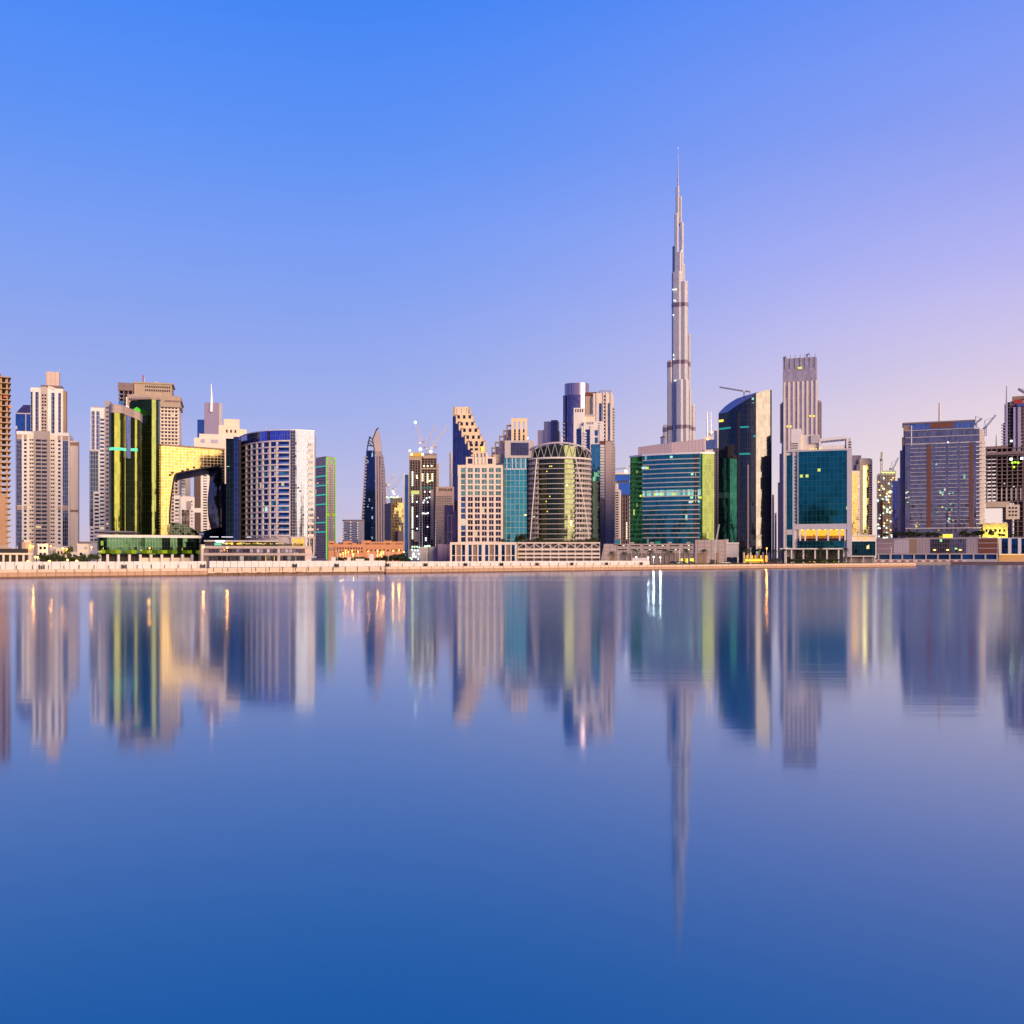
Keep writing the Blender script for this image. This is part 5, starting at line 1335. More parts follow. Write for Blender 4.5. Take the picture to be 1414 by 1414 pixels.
b.add(M, 'pier', W_PEACH)
b.wcol(P, U(833.9), U(836.2), b.z(700), b.z(545), 31, .6, GP_DARK, 1)
M = MB(); xa, xb_ = X(827), X(842.6)
for y in (2, 14):
    M.bar((xa, y, b.z(543)), (xa, y, b.z(539.6)), .7).bar((xb_, y, b.z(543)), (xb_, y, b.z(539.6)), .7).bar((xa, y, b.z(539.6)), (xb_, y, b.z(539.6)), .8)
M.bar((xa, 2, b.z(539.6)), (xa, 14, b.z(539.6)), .7).bar((xb_, 2, b.z(539.6)), (xb_, 14, b.z(539.6)), .7); b.add(M, 'roof_frame', W_GREY)
for i in range(46):
    z = b.z(745) + (b.z(560) - b.z(745)) * i / 46
    b.add(MB().box(X(845.2), X(847.8), 2, 12, z, z + 1.4), 'balcony', W_LGREY)
b.box(808, 826, 541.6, 548, 12, W_RUST, 'roof_store', ly=5)
b.done()
b = Bld('residential_tower', 'white crowned tower with slit openings in its parapet and deep blue balcony recesses', 'building', 790, 812, 0)
X = b.x; P = b.face(792, 834); U = lambda px: b.u(P, px)
b.add(MB().box(X(792), X(834), 0, 24, 0, b.z(600)), 'wall', W_WHITE)
b.add(MB().box(X(806), X(833), .2, 20, b.z(600), b.z(582)), 'crown', W_WHITE)
b.add(MB().box(X(792), X(807), 4, 20, b.z(601), b.z(571)), 'crown', W_WHITE)
b.add(MB().box(X(790), X(822), 6, 24, b.z(584), b.z(572.5)), 'crown_wall', W_CREAM); b.add(MB().box(X(806.5), X(821), 5.4, 22, b.z(573), b.z(571)), 'roof_slab', W_LGREY)
P3 = b.face(792, 807, 4.0)
for i in range(4): b.add(MB().sbox(P3, 1.4 + i * 1.8, 2.3 + i * 1.8, b.z(568), b.z(563.6), -.02, .1), 'slit', W_DARK)
b.add(MB().box(X(792), X(807), 4, 6, b.z(571), b.z(562)), 'crown_screen', W_WHITE)
P4 = b.face(806, 833, .2)
for i in range(4): b.add(MB().sbox(P4, 2.4 + i * 1.5, 3.1 + i * 1.5, b.z(586), b.z(582.2) - .3, -.02, .1), 'slit', W_DARK)
for i in range(3): b.add(MB().sbox(P4, P4.L - 4.2, P4.L - 2, b.z(585 + i * 3), b.z(585 + i * 3) + .5, -.02, .1), 'slit', W_RUST)
ng = glass('midnight_blue_recess', (.025, .06, .16), 1.6, 3.4, .15)
b.add(MB().sbox(P, U(796), U(802.6), 0, b.z(592), -.02, .12), 'glass_strip', ng); b.add(MB().sbox(P, U(808.6), U(814.4), 0, b.z(593), -.02, .12), 'glass_strip', ng)
M = MB()
for a, c in ((792, 795.6), (803, 805.6), (814.8, 821), (827.6, 834)): M.sbox(P, U(a), U(c), 0, b.z(588), -.02, .6)
b.add(M, 'pier', W_WHITE)
for i in range(38):
    z = b.z(740) + (b.z(595) - b.z(740)) * i / 38
    b.add(MB().sbox(P, U(805.6), U(810), z, z + 1.3, 0, 1.3), 'balcony', W_WHITE)
b.wcol(P, U(821.3), U(825.6), b.z(613), b.z(593), 2, .8, GP_BLUE, 1); b.wcol(P, U(821.3), U(825.6), b.z(745), b.z(616), 30, .5, GP_BLUE, 1)
b.done()
b = Bld('residential_tower', 'narrow tower with a turquoise glass corner and a plain mauve grey end wall', 'building', 730, 830, -3)
X = b.x; P = b.face(815, 847); U = lambda px: b.u(P, px)
b.add(MB().box(X(815.6), X(848), 0, 22, 0, b.z(613)), 'wall', W_GREY)
b.add(MB().sbox(P, U(817), U(828.6), b.z(664), b.z(613.4), -.02, .5), 'upper_glass', glass('turquoise_corner_glass', (.08, .29, .32), 1.8, 3.5, .15, tilt=.03))
b.add(MB().sbox(P, U(817), U(828.6), 0, b.z(665), -.02, .5), 'lower_glass', glass('charcoal_corner_glass', (.03, .05, .07), 1.8, 3.5, .2, (.10, .09, .09)))
b.add(MB().sbox(P, U(836), U(845), 0, b.z(610), -.5, 1.2), 'end_wall', wall('mauve_end_wall', (.52, .40, .37)))
zA, zB = b.z(745), b.z(614)
for i in range(34):
    z = zA + (zB - zA) * i / 34
    b.add(MB().sbox(P, U(829), U(835), z, z + 1.5, 0, 1.0), 'balcony', W_WHITE if i > 14 else W_GREY)
    if i % 1 == 0: b.add(MB().box(X(845.2), X(848.4), 0, 4, z, z + 1.3), 'end_balcony', W_CREAM)
b.add(MB().box(X(828), X(845), -.5, 14, b.z(613), b.z(609)), 'roof_cap', W_RUST)
b.add(MB().sbox(P, U(815.6), U(848), -.1, 2, 0, .4), 'plinth', W_GREY)
b.done()
b = Bld('construction_tower', 'dark block with bright blue sheeting on its upper floors under a lit crane', 'building', 1000, 860, 0)
X = b.x
frame_tower(b, 849, 871, 660, None, 20, 7, 18, W_CONCD, core=W_DARK, inset=1.5, over=.2)
bs = wall('cobalt_sheeting', (.02, .10, .50), .5, .4)
b.box(848.4, 871.4, 655.5, 664, .5, bs, 'sheeting', ly=-.8); b.box(853, 871.4, 666.5, 683, .5, bs, 'sheeting', ly=-.9)
b.box(849, 871, 652.6, 655, 10, W_CREAM, 'formwork', ly=0)
work_lights(b, [(865.4, 722 + k * 2.4) for k in range(10)] + [(860, 671), (866, 671.4), (857, 676)], lamp('string_work_light', (1, .95, .6), 2.0), .9); work_lights(b, [(864.4, 650.8)], L_WHITE, 2.4)
crane('small crane with a level jib over the bright blue sheeting', 1010, 866, 653, 646, (850, 648), (871, 642.5), M_GREY, 1.5, cable=False)
b = Bld('residential_block', 'cream stepped block with dark slots between the mauve end wall and the teal office', 'building', 860, 852, -6)
X = b.x; P = b.face(847.5, 855.4)
b.add(MB().box(X(847.5), X(855.4), 0, 14, 0, b.z(676)), 'wall', W_PEACH); b.add(MB().box(X(847.5), X(852), 0.6, 12, 0, b.z(667)), 'upper_wall', W_PEACH)
b.wcol(P, 1.6, P.L - .8, b.z(745), b.z(679), 20, .5, GP_DARK, 1)
b.done()

# ------------------------------------------------------------------ supertall tower
b = Bld('supertall_tower', 'immensely tall silver spire tower of clustered tubes stepping back to a needle', 'building', 2000, 938, 0)
X = b.x; Z = lambda py: b.z(py, 0)
silver = glass('silver_clad_glass', (.46, .43, .43), 3.0, 4.6, .5, (.62, .57, .56), rough=.36, tilt=.015, var=.25, metal=.35)
band = metal('dark_mechanical_band', (.20, .15, .20), .5, .5)
def tube(pa, pb, yt, ly=0.0, dome=False, yb=None, bands=()):
    r = (X(pb) - X(pa)) / 2; c = (X(pa) + X(pb)) / 2; zt = Z(yt); z0 = 0 if yb is None else Z(yb)
    sec = lambda rr_: [(c + rr_ * math.sin(R(a)), ly - rr_ * math.cos(R(a))) for a in (-90, -48, 14, 60, 90, 140, 180, 220)]
    M = MB().prism(sec(r), z0, zt)
    if dome: M.prism(sec(r * .85), zt, zt + 2.2).prism(sec(r * .5), zt + 2.2, zt + 3.6)
    o = b.add(M, 'setback_tube', silver)
    for (ya, yb_) in bands: b.add(MB().prism(sec(r + .5), Z(yb_), Z(ya)), 'mechanical_band', band, parent=o)
    n = max(6, int(r * 1.6)); M = MB()
    for k in range(n):                           # polished vertical fins
        pf = Path(sec(r)[:5]); q_, n_ = pf.at(pf.L * (k + .5) / n); x, y = q_.x, q_.y; M.box(x - .22, x + .22, y - .35, y + .3, z0, zt - 1)
    b.add(M, 'fin', M_GREY, parent=o)
tube(927.6, 943.8, 376, 4, yb=None, bands=((418.5, 424.5), (497.5, 503)))
tube(937.5, 950.2, 389.5, 2, yb=None, bands=((418.5, 424), (497.5, 503)))
tube(930.6, 944, 348, 6, yb=380); tube(928.4, 933, 337, 14, yb=380)
tube(931.4, 937.4, 294, 4, yb=350); tube(938.4, 944.2, 307, 3, yb=390)
tube(933, 938, 256, 7, yb=300); tube(937, 941.6, 270, 8, yb=310); tube(942, 946, 364, 10, yb=395)
tube(949, 953.6, 460, 12, bands=((499, 505),)); tube(921.4, 929.4, 499, 2, True, bands=((499.5, 507), (588, 594)))
tube(932.8, 944.5, 526, -10, bands=((588, 593.5),)); tube(940.5, 951.4, 526, -9, bands=((588, 593),)); tube(952.6, 960.2, 560, 4, bands=((590, 595),))
tube(915.2, 922, 588, 4, True, bands=((590, 596),)); tube(949.5, 955, 540, -2, bands=((588, 594),))
M = MB().tube((X(936.2), 7, Z(258)), (X(936.6), 7, Z(236)), 1.7, 1.0, 10).tube((X(936.6), 7, Z(236)), (X(936.6), 7, Z(203)), .8, .25, 8); b.add(M, 'needle', metal('needle_steel', (.30, .25, .28), .45, .5))
b.add(MB().lathe(X(936.6), 7, [(.1, Z(203)), (.9, Z(203) + .9), (.1, Z(203) + 1.8)], 8), 'beacon', lamp('white_beacon', (1, 1, 1), 1.2))
rr = random.Random(9)
for px, py in ((929.4, 401), (931.5, 401), (933.4, 400.6), (930.8, 416), (932.6, 416.4), (929.8, 436), (930.2, 491), (930.4, 497), (934, 526.5), (932, 527), (941.8, 348), (944.6, 529)):
    z = Z(py); b.add(MB().box(X(px) - 1.2, X(px) + 1.2, -14 if py > 520 else -9, -13 if py > 520 else -8, z - 1.2, z + 1.2), 'facade_light', lamp('cool_facade_light', (.9, .95, 1), 1.4))
b = Bld('hotel_tower', 'short rounded glass top just left of the foot of the supertall spire tower', 'building', 1500, 915.5, 0)
X = b.x; b.add(MB().lathe(0, 4, [((X(919) - X(912)) / 2, 0), ((X(919) - X(912)) / 2, b.z(604)), (2, b.z(602))], 18), 'glass_drum', glass('smoke_glass', (.28, .34, .42), 2, 4, .4, (.4, .34, .34)))
b.add(MB().lathe(0, 4, [(4.2, b.z(604.4)), (4.2, b.z(603)), (.1, b.z(601.8))], 18), 'roof_cap', W_RUST)

# ------------------------------------------------------------------ teal office with white bands
b = Bld('office_building', 'broad teal glass office with white horizontal bands and a pale mauve roof screen', 'building', 640, 927, -2)
X = b.x
A = [b.loc(870.4, 652), b.loc(887, 643.5), b.loc(887.01, 643.4)]
P1 = Path([b.loc(870.4, 654), b.loc(887.2, 644)]); P2 = Path(smooth([b.loc(887.2, 644), b.loc(927, 634.5), b.loc(966, 629)], 6)); P3 = Path([b.loc(966, 629), b.loc(970, 629), b.loc(986, 630.1)])
zt = b.z(628.6, 0); zb = 6.0
body = [tuple(p) for p in P1.p] + [tuple(p) for p in P2.p[1:]] + [tuple(p) for p in P3.p[1:]] + [tuple(b.loc(986.5, 662)), tuple(b.loc(872, 676))]
teal = glass('teal_curtain_wall', (.03, .22, .20), 1.5, 3.9, .10, (.03, .06, .07), lit=.015, litcol=(.55, 1, .75), lits=.5, tilt=.022, floors=(11,))
b.add(MB().prism(body, zb, zt), 'glass_facade', teal)
b.add(MB().sbox(P1, 0, P1.L, zb, zt - .1, -.3, .1), 'left_flank', glass('bottle_green_glass', (.02, .15, .085), 1.5, 3.9, .12, (.02, .05, .03), lit=.02, litcol=(.8, 1, .2), lits=.4, tilt=.012))
b.add(MB().sbox(P3, .9, P3.L, zb, zt - .1, -.3, .12), 'right_flank', glass('lime_mirror_glass', (.026, .036, .011), 1.5, 3.9, .12, (.12, .16, .05), tilt=.025))
n = 18
for i in range(n):
    z = b.z(742.6, 0) + (b.z(635.5, 0) - b.z(742.6, 0)) * i / (n - 1)
    b.add(MB().sbox(P2, .3, P2.L, z - .30, z + .32, -.05, .75), 'sunshade', W_LGREY)
M = MB(); 
for px in (957.6, 961): u = b.u(P2, px); M.sbox(P2, u, u + 1.2, zb, zt - 1, -.05, .25)
b.add(M, 'dark_slot', W_DARK)
for Pq in (P1, P2, P3): b.add(MB().sbox(Pq, 0, Pq.L, zt - .2, zt + .9, -3, .9), 'roof_edge', M_WHITE)
RS = Path([b.loc(881, 646), b.loc(927, 636.5), b.loc(973, 632)])
scr = wall('mauve_screen', (.50, .39, .42), .6, .06, joint=2.2)
M = MB(); ztop = [b.z(615, 0) - .3, b.z(611.5, 0), b.z(607.6, 0)]
pts = [(p.x, p.y + 1.5) for p in RS.p]; M.prism(pts + [(pts[2][0], pts[2][1] + 16), (pts[0][0], pts[0][1] + 16)], zt, ztop + [ztop[2], ztop[0]])
b.add(M, 'roof_screen', scr)
b.box(973, 984.6, 621, 628.6, 8, W_PEACH, 'roof_frame', ly=-4)
rr = random.Random(14)
for px, py in ((888, 646), (891, 646), (894, 646.3), (905, 683), (908, 682.6), (911, 683), (914, 682.8), (931, 683.2), (927, 632.2), (956, 656), (961, 656.5), (955, 688), (960, 688), (964, 687.6), (967, 688), (960, 693), (964, 693.4), (957, 693), (953, 694), (885, 684.5)):
    z = b.z(py, X(px)); Pq = P1 if px < 887 else P2; u = b.u(Pq, px)
    b.add(MB().sbox(Pq, u - .9, u + .9, z - .7, z + .7, 0, .22), 'lit_window', [lamp('mint_room', (.4, 1, .65), .8), lamp('lemon_room', (.9, .85, .1), .8), lamp('cool_room', (.6, .85, 1), .8)][(int(px) // 3) % 3])
b.done()
b = Bld('podium_building', 'long grey concrete podium with slot lights and palms in front below the teal office', 'building', 592, 925, -3)
X = b.x; P = b.face(831, 1020); U = lambda px: b.u(P, px)
wl = wall('podium_grey', (.44, .36, .34), .8, .12, joint=4)
zt = b.z(750.8, 0)
M = MB(); M.extr([(X(829), 0), (X(960), 0), (X(960), zt), (X(834), zt)], 0, 20); b.add(M, 'wall', wl)
b.add(MB().box(X(960), X(1003), -1.0, 20, 0, b.z(745.6, 0)), 'blank_wall', wl)
b.add(MB().box(X(1003), X(1020), 0, 16, 3.8, b.z(750, 0)), 'end_wing', W_LGREY)
b.add(MB().sbox(P, U(1003), U(1020.5), b.z(751, 0), b.z(749.4, 0), -6, .5), 'end_cornice', W_WHITE); b.add(MB().box(X(1018.8), X(1020), -.3, 2, 0, 3.8), 'end_column', W_WHITE); b.add(MB().box(X(1003.4), X(1018), 1, 1.4, 0, 3.6), 'shop_glass', GP_DARK)
for px in (869, 897, 922, 948, 1001): b.add(MB().box(X(px), X(px + 5), 2, 8, zt - .2, b.z(748.3 if px < 1000 else 744.6, 0)), 'roof_turret', wl)
b.add(MB().sbox(P, U(858), U(959), 0.2, b.z(763.8, 0), -.3, .12), 'colonnade_shade_band', wall('painted_recess_shade', (.22, .17, .16)))  # flat dark band; the shade behind the columns is in its colour
for k in range(16): u = U(858 + k * 6.7); b.add(MB().sbox(P, u, u + .5, 0, b.z(763.6, 0), .1, .5), 'column', wl)
for row, py in ((0, 753.4), (1, 758.8)):
    for k in range(6):
        px = 853 + k * 18; b.add(MB().sbox(P, U(px), U(min(px + 13, 958)), b.z(py, 0) - .35, b.z(py, 0) + .35, -.02, .08), 'slot_window', W_DARK)
        if (k + row) % 3 != 1: b.add(MB().sbox(P, U(px + 7), U(px + 9.5), b.z(py, 0) - .25, b.z(py, 0) + .25, .08, .16), 'slot_light', lamp('cream_slot_light', (1, .88, .55), 1.2))
b.add(MB().box(X(963), X(976), -1.15, -1, .2, b.z(763.4, 0)), 'gate', W_BROWN); b.add(MB().box(X(985), X(993), -1.15, -1, .2, b.z(763, 0)), 'gate', W_BROWN)
for a, c in ((946.5, 950), (952, 958), (940, 943)): b.add(MB().sbox(P, U(a), U(c), .4, 3.0, .1, .2), 'lit_window', L_YEL)
b.add(MB().box(X(842), X(850), -.15, 0, .2, b.z(764, 0)), 'gate', W_BROWN)
rr = random.Random(4)
b.add(MB().box(X(847), X(858), -.2, .0, b.z(752.6, 0), b.z(751.6, 0)), 'slot_window', W_DARK)
b = Bld('roof_pavilion', 'small dark tent roofed glass pavilion on the left end of the grey podium roof', 'pavilion', 612, 852.5, 0, z0=G)
X = b.x; z0 = b.z(750.6, 0)
b.add(MB().box(X(848.4), X(856.6), 0, 4, 0, b.z(745.2, 0)), 'glass_wall', GP_TEAL)
M = MB(); M.extr([(X(847), b.z(745.2, 0)), (X(858), b.z(745.2, 0)), (X(852.5), b.z(741.8, 0))], -.5, 4.5); b.add(M, 'roof', W_CONCD)

# towers between the teal office and the blue sail tower
b = Bld('office_tower', 'grey tower with two thin masts on its roof partly hidden by the teal office', 'building', 950, 979, 0)
X = b.x
b.box(972.6, 984, 603, None, 14, W_PEACH, 'wall'); b.box(975.6, 990, 607, None, 14, glass('steel_blue_glass', (.2, .24, .34), 1.6, 3.6, .2), 'glass_bay', ly=-.6); b.box(986, 992.4, 593, None, 12, W_CREAM, 'side_tower', ly=.5); b.box(987, 990.5, 594.5, None, 1, glass('smoke_blue_glass', (.28, .34, .42), 1.6, 3.6, .2), 'side_glass', ly=-.2)
b.box(978.6, 984, 597.5, 607, 8, W_LGREY, 'mast_base', ly=2)
mast(b, 976.6, 604, 568, .8, r2=.25); mast(b, 981.6, 600, 568, .7, r2=.25)
for px, py in ((977.2, 606.6), (982.4, 597)): b.add(MB().box(X(px) - .8, X(px) + .8, -1, -.6, b.z(py) - .7, b.z(py) + .7), 'roof_light', L_WARM)
b = Bld('residential_tower', 'narrow brown balconied tower squeezed beside the blue sail tower', 'building', 720, 989, 0)
X = b.x; P = b.face(985.2, 993)
b.add(MB().box(X(985.2), X(993.5), 0, 12, 0, b.z(619)), 'wall', wall('cocoa_render', (.25, .18, .16)))
for i in range(36):
    z = b.z(748) + (b.z(621) - b.z(748)) * i / 36
    b.add(MB().sbox(P, .2, P.L * .45, z, z + 1.2, 0, .9), 'balcony', W_LGREY); b.add(MB().sbox(P, P.L * .62, P.L, z + .3, z + 1.5, 0, .7), 'balcony', W_LGREY)

# ------------------------------------------------------------------ blue sail tower
b = Bld('sail_tower', 'curved dark blue glass tower with a sail shaped sloping roof and a golden right edge', 'building', 645, 1029, 0)
X = b.x
front = [(992.2, 656.6, 571.7), (996, 654.8, 570.6), (1000.6, 652.6, 569.8), (1004.8, 650.6, 569), (1008, 649.3, 566.4), (1012, 647.9, 563.6), (1017.5, 646.3, 560), (1024, 644.9, 556), (1031, 643.9, 552), (1037, 643.4, 547.6), (1044, 643.3, 543), (1050, 643.6, 541), (1055, 644.0, 539.4), (1060, 644.4, 538.2), (1063.5, 644.7, 538.2), (1065.6, 645.2, 538.8)]
upper = {992.2: 570.4, 996: 566.2, 1000.6: 561.6, 1004.8: 558.4, 1008: 556.0, 1012: 553.4, 1017.5: 550.2, 1024: 548, 1031: 545.7, 1037: 544, 1044: 542.0}
pts = [b.loc(px, D) for px, D, _ in front]; zf = [b.z(py, p.x, p.y) for (px, D, py), p in zip(front, pts)]
P = Path(pts)
bp = []                                          # back edge of the roof
for (px, D, py), p in zip(front, pts):
    Db = 690 + 0 * px; q = b.loc(px, min(Db, D + 34)); yt = upper.get(px, py); bp.append((q, b.z(yt, q.x, q.y)))
z0 = 7.0
blueg = glass('sail_blue_glass', (.047, .046, .052), 1.4, 3.7, .11, (.04, .06, .10), lit=.004, litcol=(.5, 1, .9), lits=.8, tilt=.020, var=.3)
M = MB(); roof = MB()
for i in range(len(pts) - 1):
    a, c = pts[i], pts[i + 1]; ua, ub = P.u[i], P.u[i + 1]
    M.quad([(a.x, a.y, z0), (c.x, c.y, z0), (c.x, c.y, zf[i + 1]), (a.x, a.y, zf[i])], [(ua, z0), (ub, z0), (ub, zf[i + 1]), (ua, zf[i])], True)
    (qa, za), (qc, zc) = bp[i], bp[i + 1]
    M.quad([(qc.x, qc.y, z0), (qa.x, qa.y, z0), (qa.x, qa.y, za), (qc.x, qc.y, zc)], [(ub, z0), (ua, z0), (ua, za), (ub, zc)], True)
    roof.quad([(a.x, a.y, zf[i]), (c.x, c.y, zf[i + 1]), (qc.x, qc.y, zc), (qa.x, qa.y, za)], [(ua, 0), (ub, 0), (ub, 20), (ua, 20)], True)
for i in (0, -1):
    a = pts[i]; (qa, za) = bp[i]; M.quad([(a.x, a.y, z0), (qa.x, qa.y, z0), (qa.x, qa.y, za), (a.x, a.y, zf[i])], [(0, z0), (20, z0), (20, za), (0, zf[i])])
b.add(M, 'glass_facade', blueg); b.add(roof, 'roof', metal('violet_roof', (.28, .20, .36), .45, .5))
u = b.u(P, 1032); b.add(MB().sbox(P, u, u + .9, z0, b.z(642, 0), -.1, .5), 'gold_fin', metal('bronze_fin', (.55, .36, .24), .3, .8))
u = b.u(P, 1019); b.add(MB().sbox(P, u, u + 1.4, z0, b.z(568, 0), -.1, .12), 'dark_slot', W_DARK)
lb = lamp('turquoise_light_band', (.06, .65, .66), .40)
for a, c, py in ((993, 1009, 591.4), (1022, 1034, 591), (1021, 1036, 628), (1040, 1044, 603.5), (993, 999, 580.8)):
    ua, ub = b.u(P, a), b.u(P, c); z = b.z(py, (X(a) + X(c)) / 2); b.add(MB().sbox(P, ua, ub, z, z + (1.1 if py > 585 else 1.5), 0, .15), 'light_band', lb if py > 585 else L_YEL)
b.add(MB().prism([(p.x, p.y + 3) for p in pts] + [(bp[-1][0].x, bp[-1][0].y - 2), (bp[0][0].x, bp[0][0].y - 2)], 0, z0), 'ground_floor', GP_DARK)
for k in range(9):
    p, nn = P.at(P.L * (.04 + .115 * k)); b.add(MB().lathe(p.x - nn.x * .9, p.y - nn.y * .9, [(.7, 0), (.7, z0)], 10), 'column', W_PEACH)
for px in (1030, 1037, 1043, 1051, 1058): u = b.u(P, px); b.add(MB().sbox(P, u, u + 1.6, .8, 5, -1.6, -1.4), 'lit_window', L_AMBER)
b.done()
crane('dark crane with a long level jib on the sloping roof of the blue sail tower', 668, 1027.5, 552, 540.2, (993.5, 534.6), (1035, 540.6), M_DARK, .9, cable=False)

# tall grey tower behind
b = Bld('office_tower', 'tall grey rose tower with vertical ribs and a spiked crown behind the teal cube', 'building', 1250, 1106, -3)
X = b.x
rib = glass('rose_rib_glass', (.36, .31, .32), 2.6, 3.9, .2, (.3, .24, .26), rough=.2, metal=.4)
b.add(MB().box(X(1081), X(1127.6), 0, 34, 0, b.z(494)), 'glass_facade', rib)
b.add(MB().box(X(1079), X(1133), 3, 34, 0, b.z(553.5)), 'shoulder', rib); b.add(MB().box(X(1076), X(1080), 4, 30, 0, b.z(625)), 'side_wing', W_MAUVE); b.add(MB().box(X(1073.6), X(1077), 6, 24, 0, b.z(665)), 'low_wing', W_MAUVE)
P = b.face(1081, 1127.6); M = MB()
for k in range(8):
    px = 1082 + k * 6.3; u = b.u(P, px); M.sbox(P, u, u + 2.3, 0, b.z(526.5), -.05, .9)
b.add(M, 'rib', W_PEACH)
M = MB()
for k in range(7):
    u = b.u(P, 1084 + k * 6.8); M.sbox(P, u, u + .8, b.z(508), b.z(489.6), -.2, .8)
b.add(M, 'crown_spike', W_GREY)
b.add(MB().sbox(P, 0, P.L, b.z(550.4), b.z(548.8), 0, .7).sbox(P, 0, P.L, b.z(527), b.z(525.6), 0, .5), 'string_course', W_MAUVE)
b.add(MB().box(X(1081), X(1086), .5, 8, b.z(495), b.z(491)), 'crown_wall', W_GREY)
M = MB().bar((X(1114), 5, b.z(494)), (X(1114), 5, b.z(489)), 1.2).bar((X(1113), 5, b.z(490)), (X(1117), 5, b.z(488)), 1.2); b.add(M, 'roof_hoist', M_DARK)
for i in range(30):
    z = b.z(610) + (b.z(555) - b.z(610)) * i / 30
    for px in (1078.6, 1132.4): b.add(MB().box(X(px) - 1.6, X(px) + 1.6, 2, 10, z, z + .9), 'balcony', W_GREY)
for i in range(9):
    z = b.z(549) + (b.z(530) - b.z(549)) * i / 9
    b.add(MB().box(X(1127), X(1129), 1, 10, z, z + 1.2), 'balcony', W_WHITE); b.add(MB().box(X(1081.4), X(1086), -.4, 4, z, z + 1), 'balcony', W_DARK)
for px, py in ((1103, 508), (1106, 508), (1119, 575), (1124, 575.4), (1087.5, 588), (1092, 588.4)): b.add(MB().sbox(P, b.u(P, px) - 1, b.u(P, px) + 1, b.z(py) - 1, b.z(py) + 1, 0, .95), 'lit_window', L_YEL)
for i, (a, c, yt, lb) in enumerate(((1066, 1069, 683, 'thin brown slab between the blue sail tower and the tall ribbed tower'), (1069.5, 1072.5, 708, 'thinnest and lowest pale slab at the foot of the tall ribbed tower'))):
    b = Bld('slab_tower', lb, 'building', 1100, (a + c) / 2, 0); b.box(a, c, yt, None, 10, [W_MAUVE, W_PEACH][i], 'wall'); b.box((a + c) / 2 - .4, (a + c) / 2 + .4, yt + 3, None, .3, GP_DARK, 'glass_strip', ly=-.2)

# ------------------------------------------------------------------ teal cube with white frame
b = Bld('office_cube', 'teal glass cube held in a white frame above a glowing amber lobby', 'building', 620, 1131, -1)
X = b.x; P = b.face(1085.4, 1176.4); U = lambda px: b.u(P, px); Z = lambda py: b.z(py, 0)
b.add(MB().box(X(1085.4), X(1176.4), 1, 40, 4, Z(747)).box(X(1085.4), X(1176.4), 1, 40, Z(731.2), Z(623)).box(X(1085.4), X(1176.4), 7, 39.8, Z(747), Z(731.2)).box(X(1085.4), X(1102.4), 1.01, 8, Z(747), Z(731.2)).box(X(1168), X(1176.4), 1.01, 8, Z(747), Z(731.2)), 'wall', W_WHITE)
tc_ = glass('petrol_curtain_wall', (.010, .13, .13), 2.6, 3.7, .16, (.03, .10, .12), tilt=.008, var=.3, lit=.0)
b.add(MB().sbox(P, U(1102.4), U(1169.6), Z(723.4), Z(622.8), -1, -.1), 'glass_facade', tc_)
b.add(MB().sbox(P, U(1086.6), U(1094.4), Z(731), Z(627.4), -1, -.1), 'glass_strip', tc_)
b.add(MB().sbox(P, U(1086.6), U(1094.4), Z(756), Z(738), -1, -.1), 'lower_glass', tc_)
M = MB()
M.sbox(P, 0, U(1086.2), 0, Z(623), -1, .4).sbox(P, U(1094.4), U(1097), 0, Z(623), -1, .4).sbox(P, U(1101.2), U(1102.4), Z(724), Z(623), -1, .3).sbox(P, U(1169.6), P.L, 4, Z(623), -1, .4)
M.sbox(P, U(1097), U(1169.6), Z(731), Z(723.4), -1, .3).sbox(P, 0, P.L, Z(623), Z(620.6), -6, .5).sbox(P, U(1086.6), U(1094.4), Z(738), Z(731), -1, .2)
b.add(M, 'white_frame', wall('lilac_white_panel', (.50, .46, .50), .6, .1))
zA, zB = Z(723), Z(627)
b.wcol(P, U(1097.4), U(1100.8), zA, zB, 20, .62, GP_BLUE, 1, o1=-.02) if False else None
for i in range(20):
    z = zA + (zB - zA) * i / 20; b.win(P, U(1097.5), U(1100.8), z + .6, z + (zB - zA) / 20 - .5, GP_TEAL, -1, .05); 
# lobby: room light behind columns, painted as a glowing wall, dimmer below
b.add(MB().box(X(1103), X(1167.5), 6, 6.4, Z(739.5), Z(731.4)), 'glowing_lobby_wall', lamp('lobby_upper_glow', (1, .50, .05), .95)); b.add(MB().box(X(1103), X(1167.5), 6.01, 6.4, Z(746), Z(739.5)), 'glowing_lobby_wall', lamp('lobby_lower_glow', (.9, .28, .03), .42))
for k in range(8): b.add(MB().box(X(1106 + k * 8), X(1109 + k * 8), 2, 5, Z(731.6), Z(731.4)), 'ceiling_light', L_WARM); b.add(MB().box(X(1103), X(1167.5), .2, 6, Z(746.6), Z(746)), 'lobby_floor', W_BROWN)
for k in range(11): b.add(MB().box(X(1105 + k * 5.9), X(1107 + k * 5.9), 4.5, 5.2, Z(746), Z(738) - (k % 3) * .9), 'lobby_desk', W_BROWN)
for px in (1104, 1110.8, 1126.6, 1142.4, 1158.4, 1166): b.add(MB().box(X(px), X(px + 2.2), -.6, 1.0, Z(746.6), Z(731)), 'lobby_column', W_WHITE)
b.add(MB().sbox(P, U(1102), U(1168.6), Z(746.8), Z(743.6), .3, .5), 'balustrade', GP_DARK)
b.add(MB().sbox(P, U(1101), U(1166), Z(757.6), Z(747.2), -1, .3), 'lower_glazing', tc_)
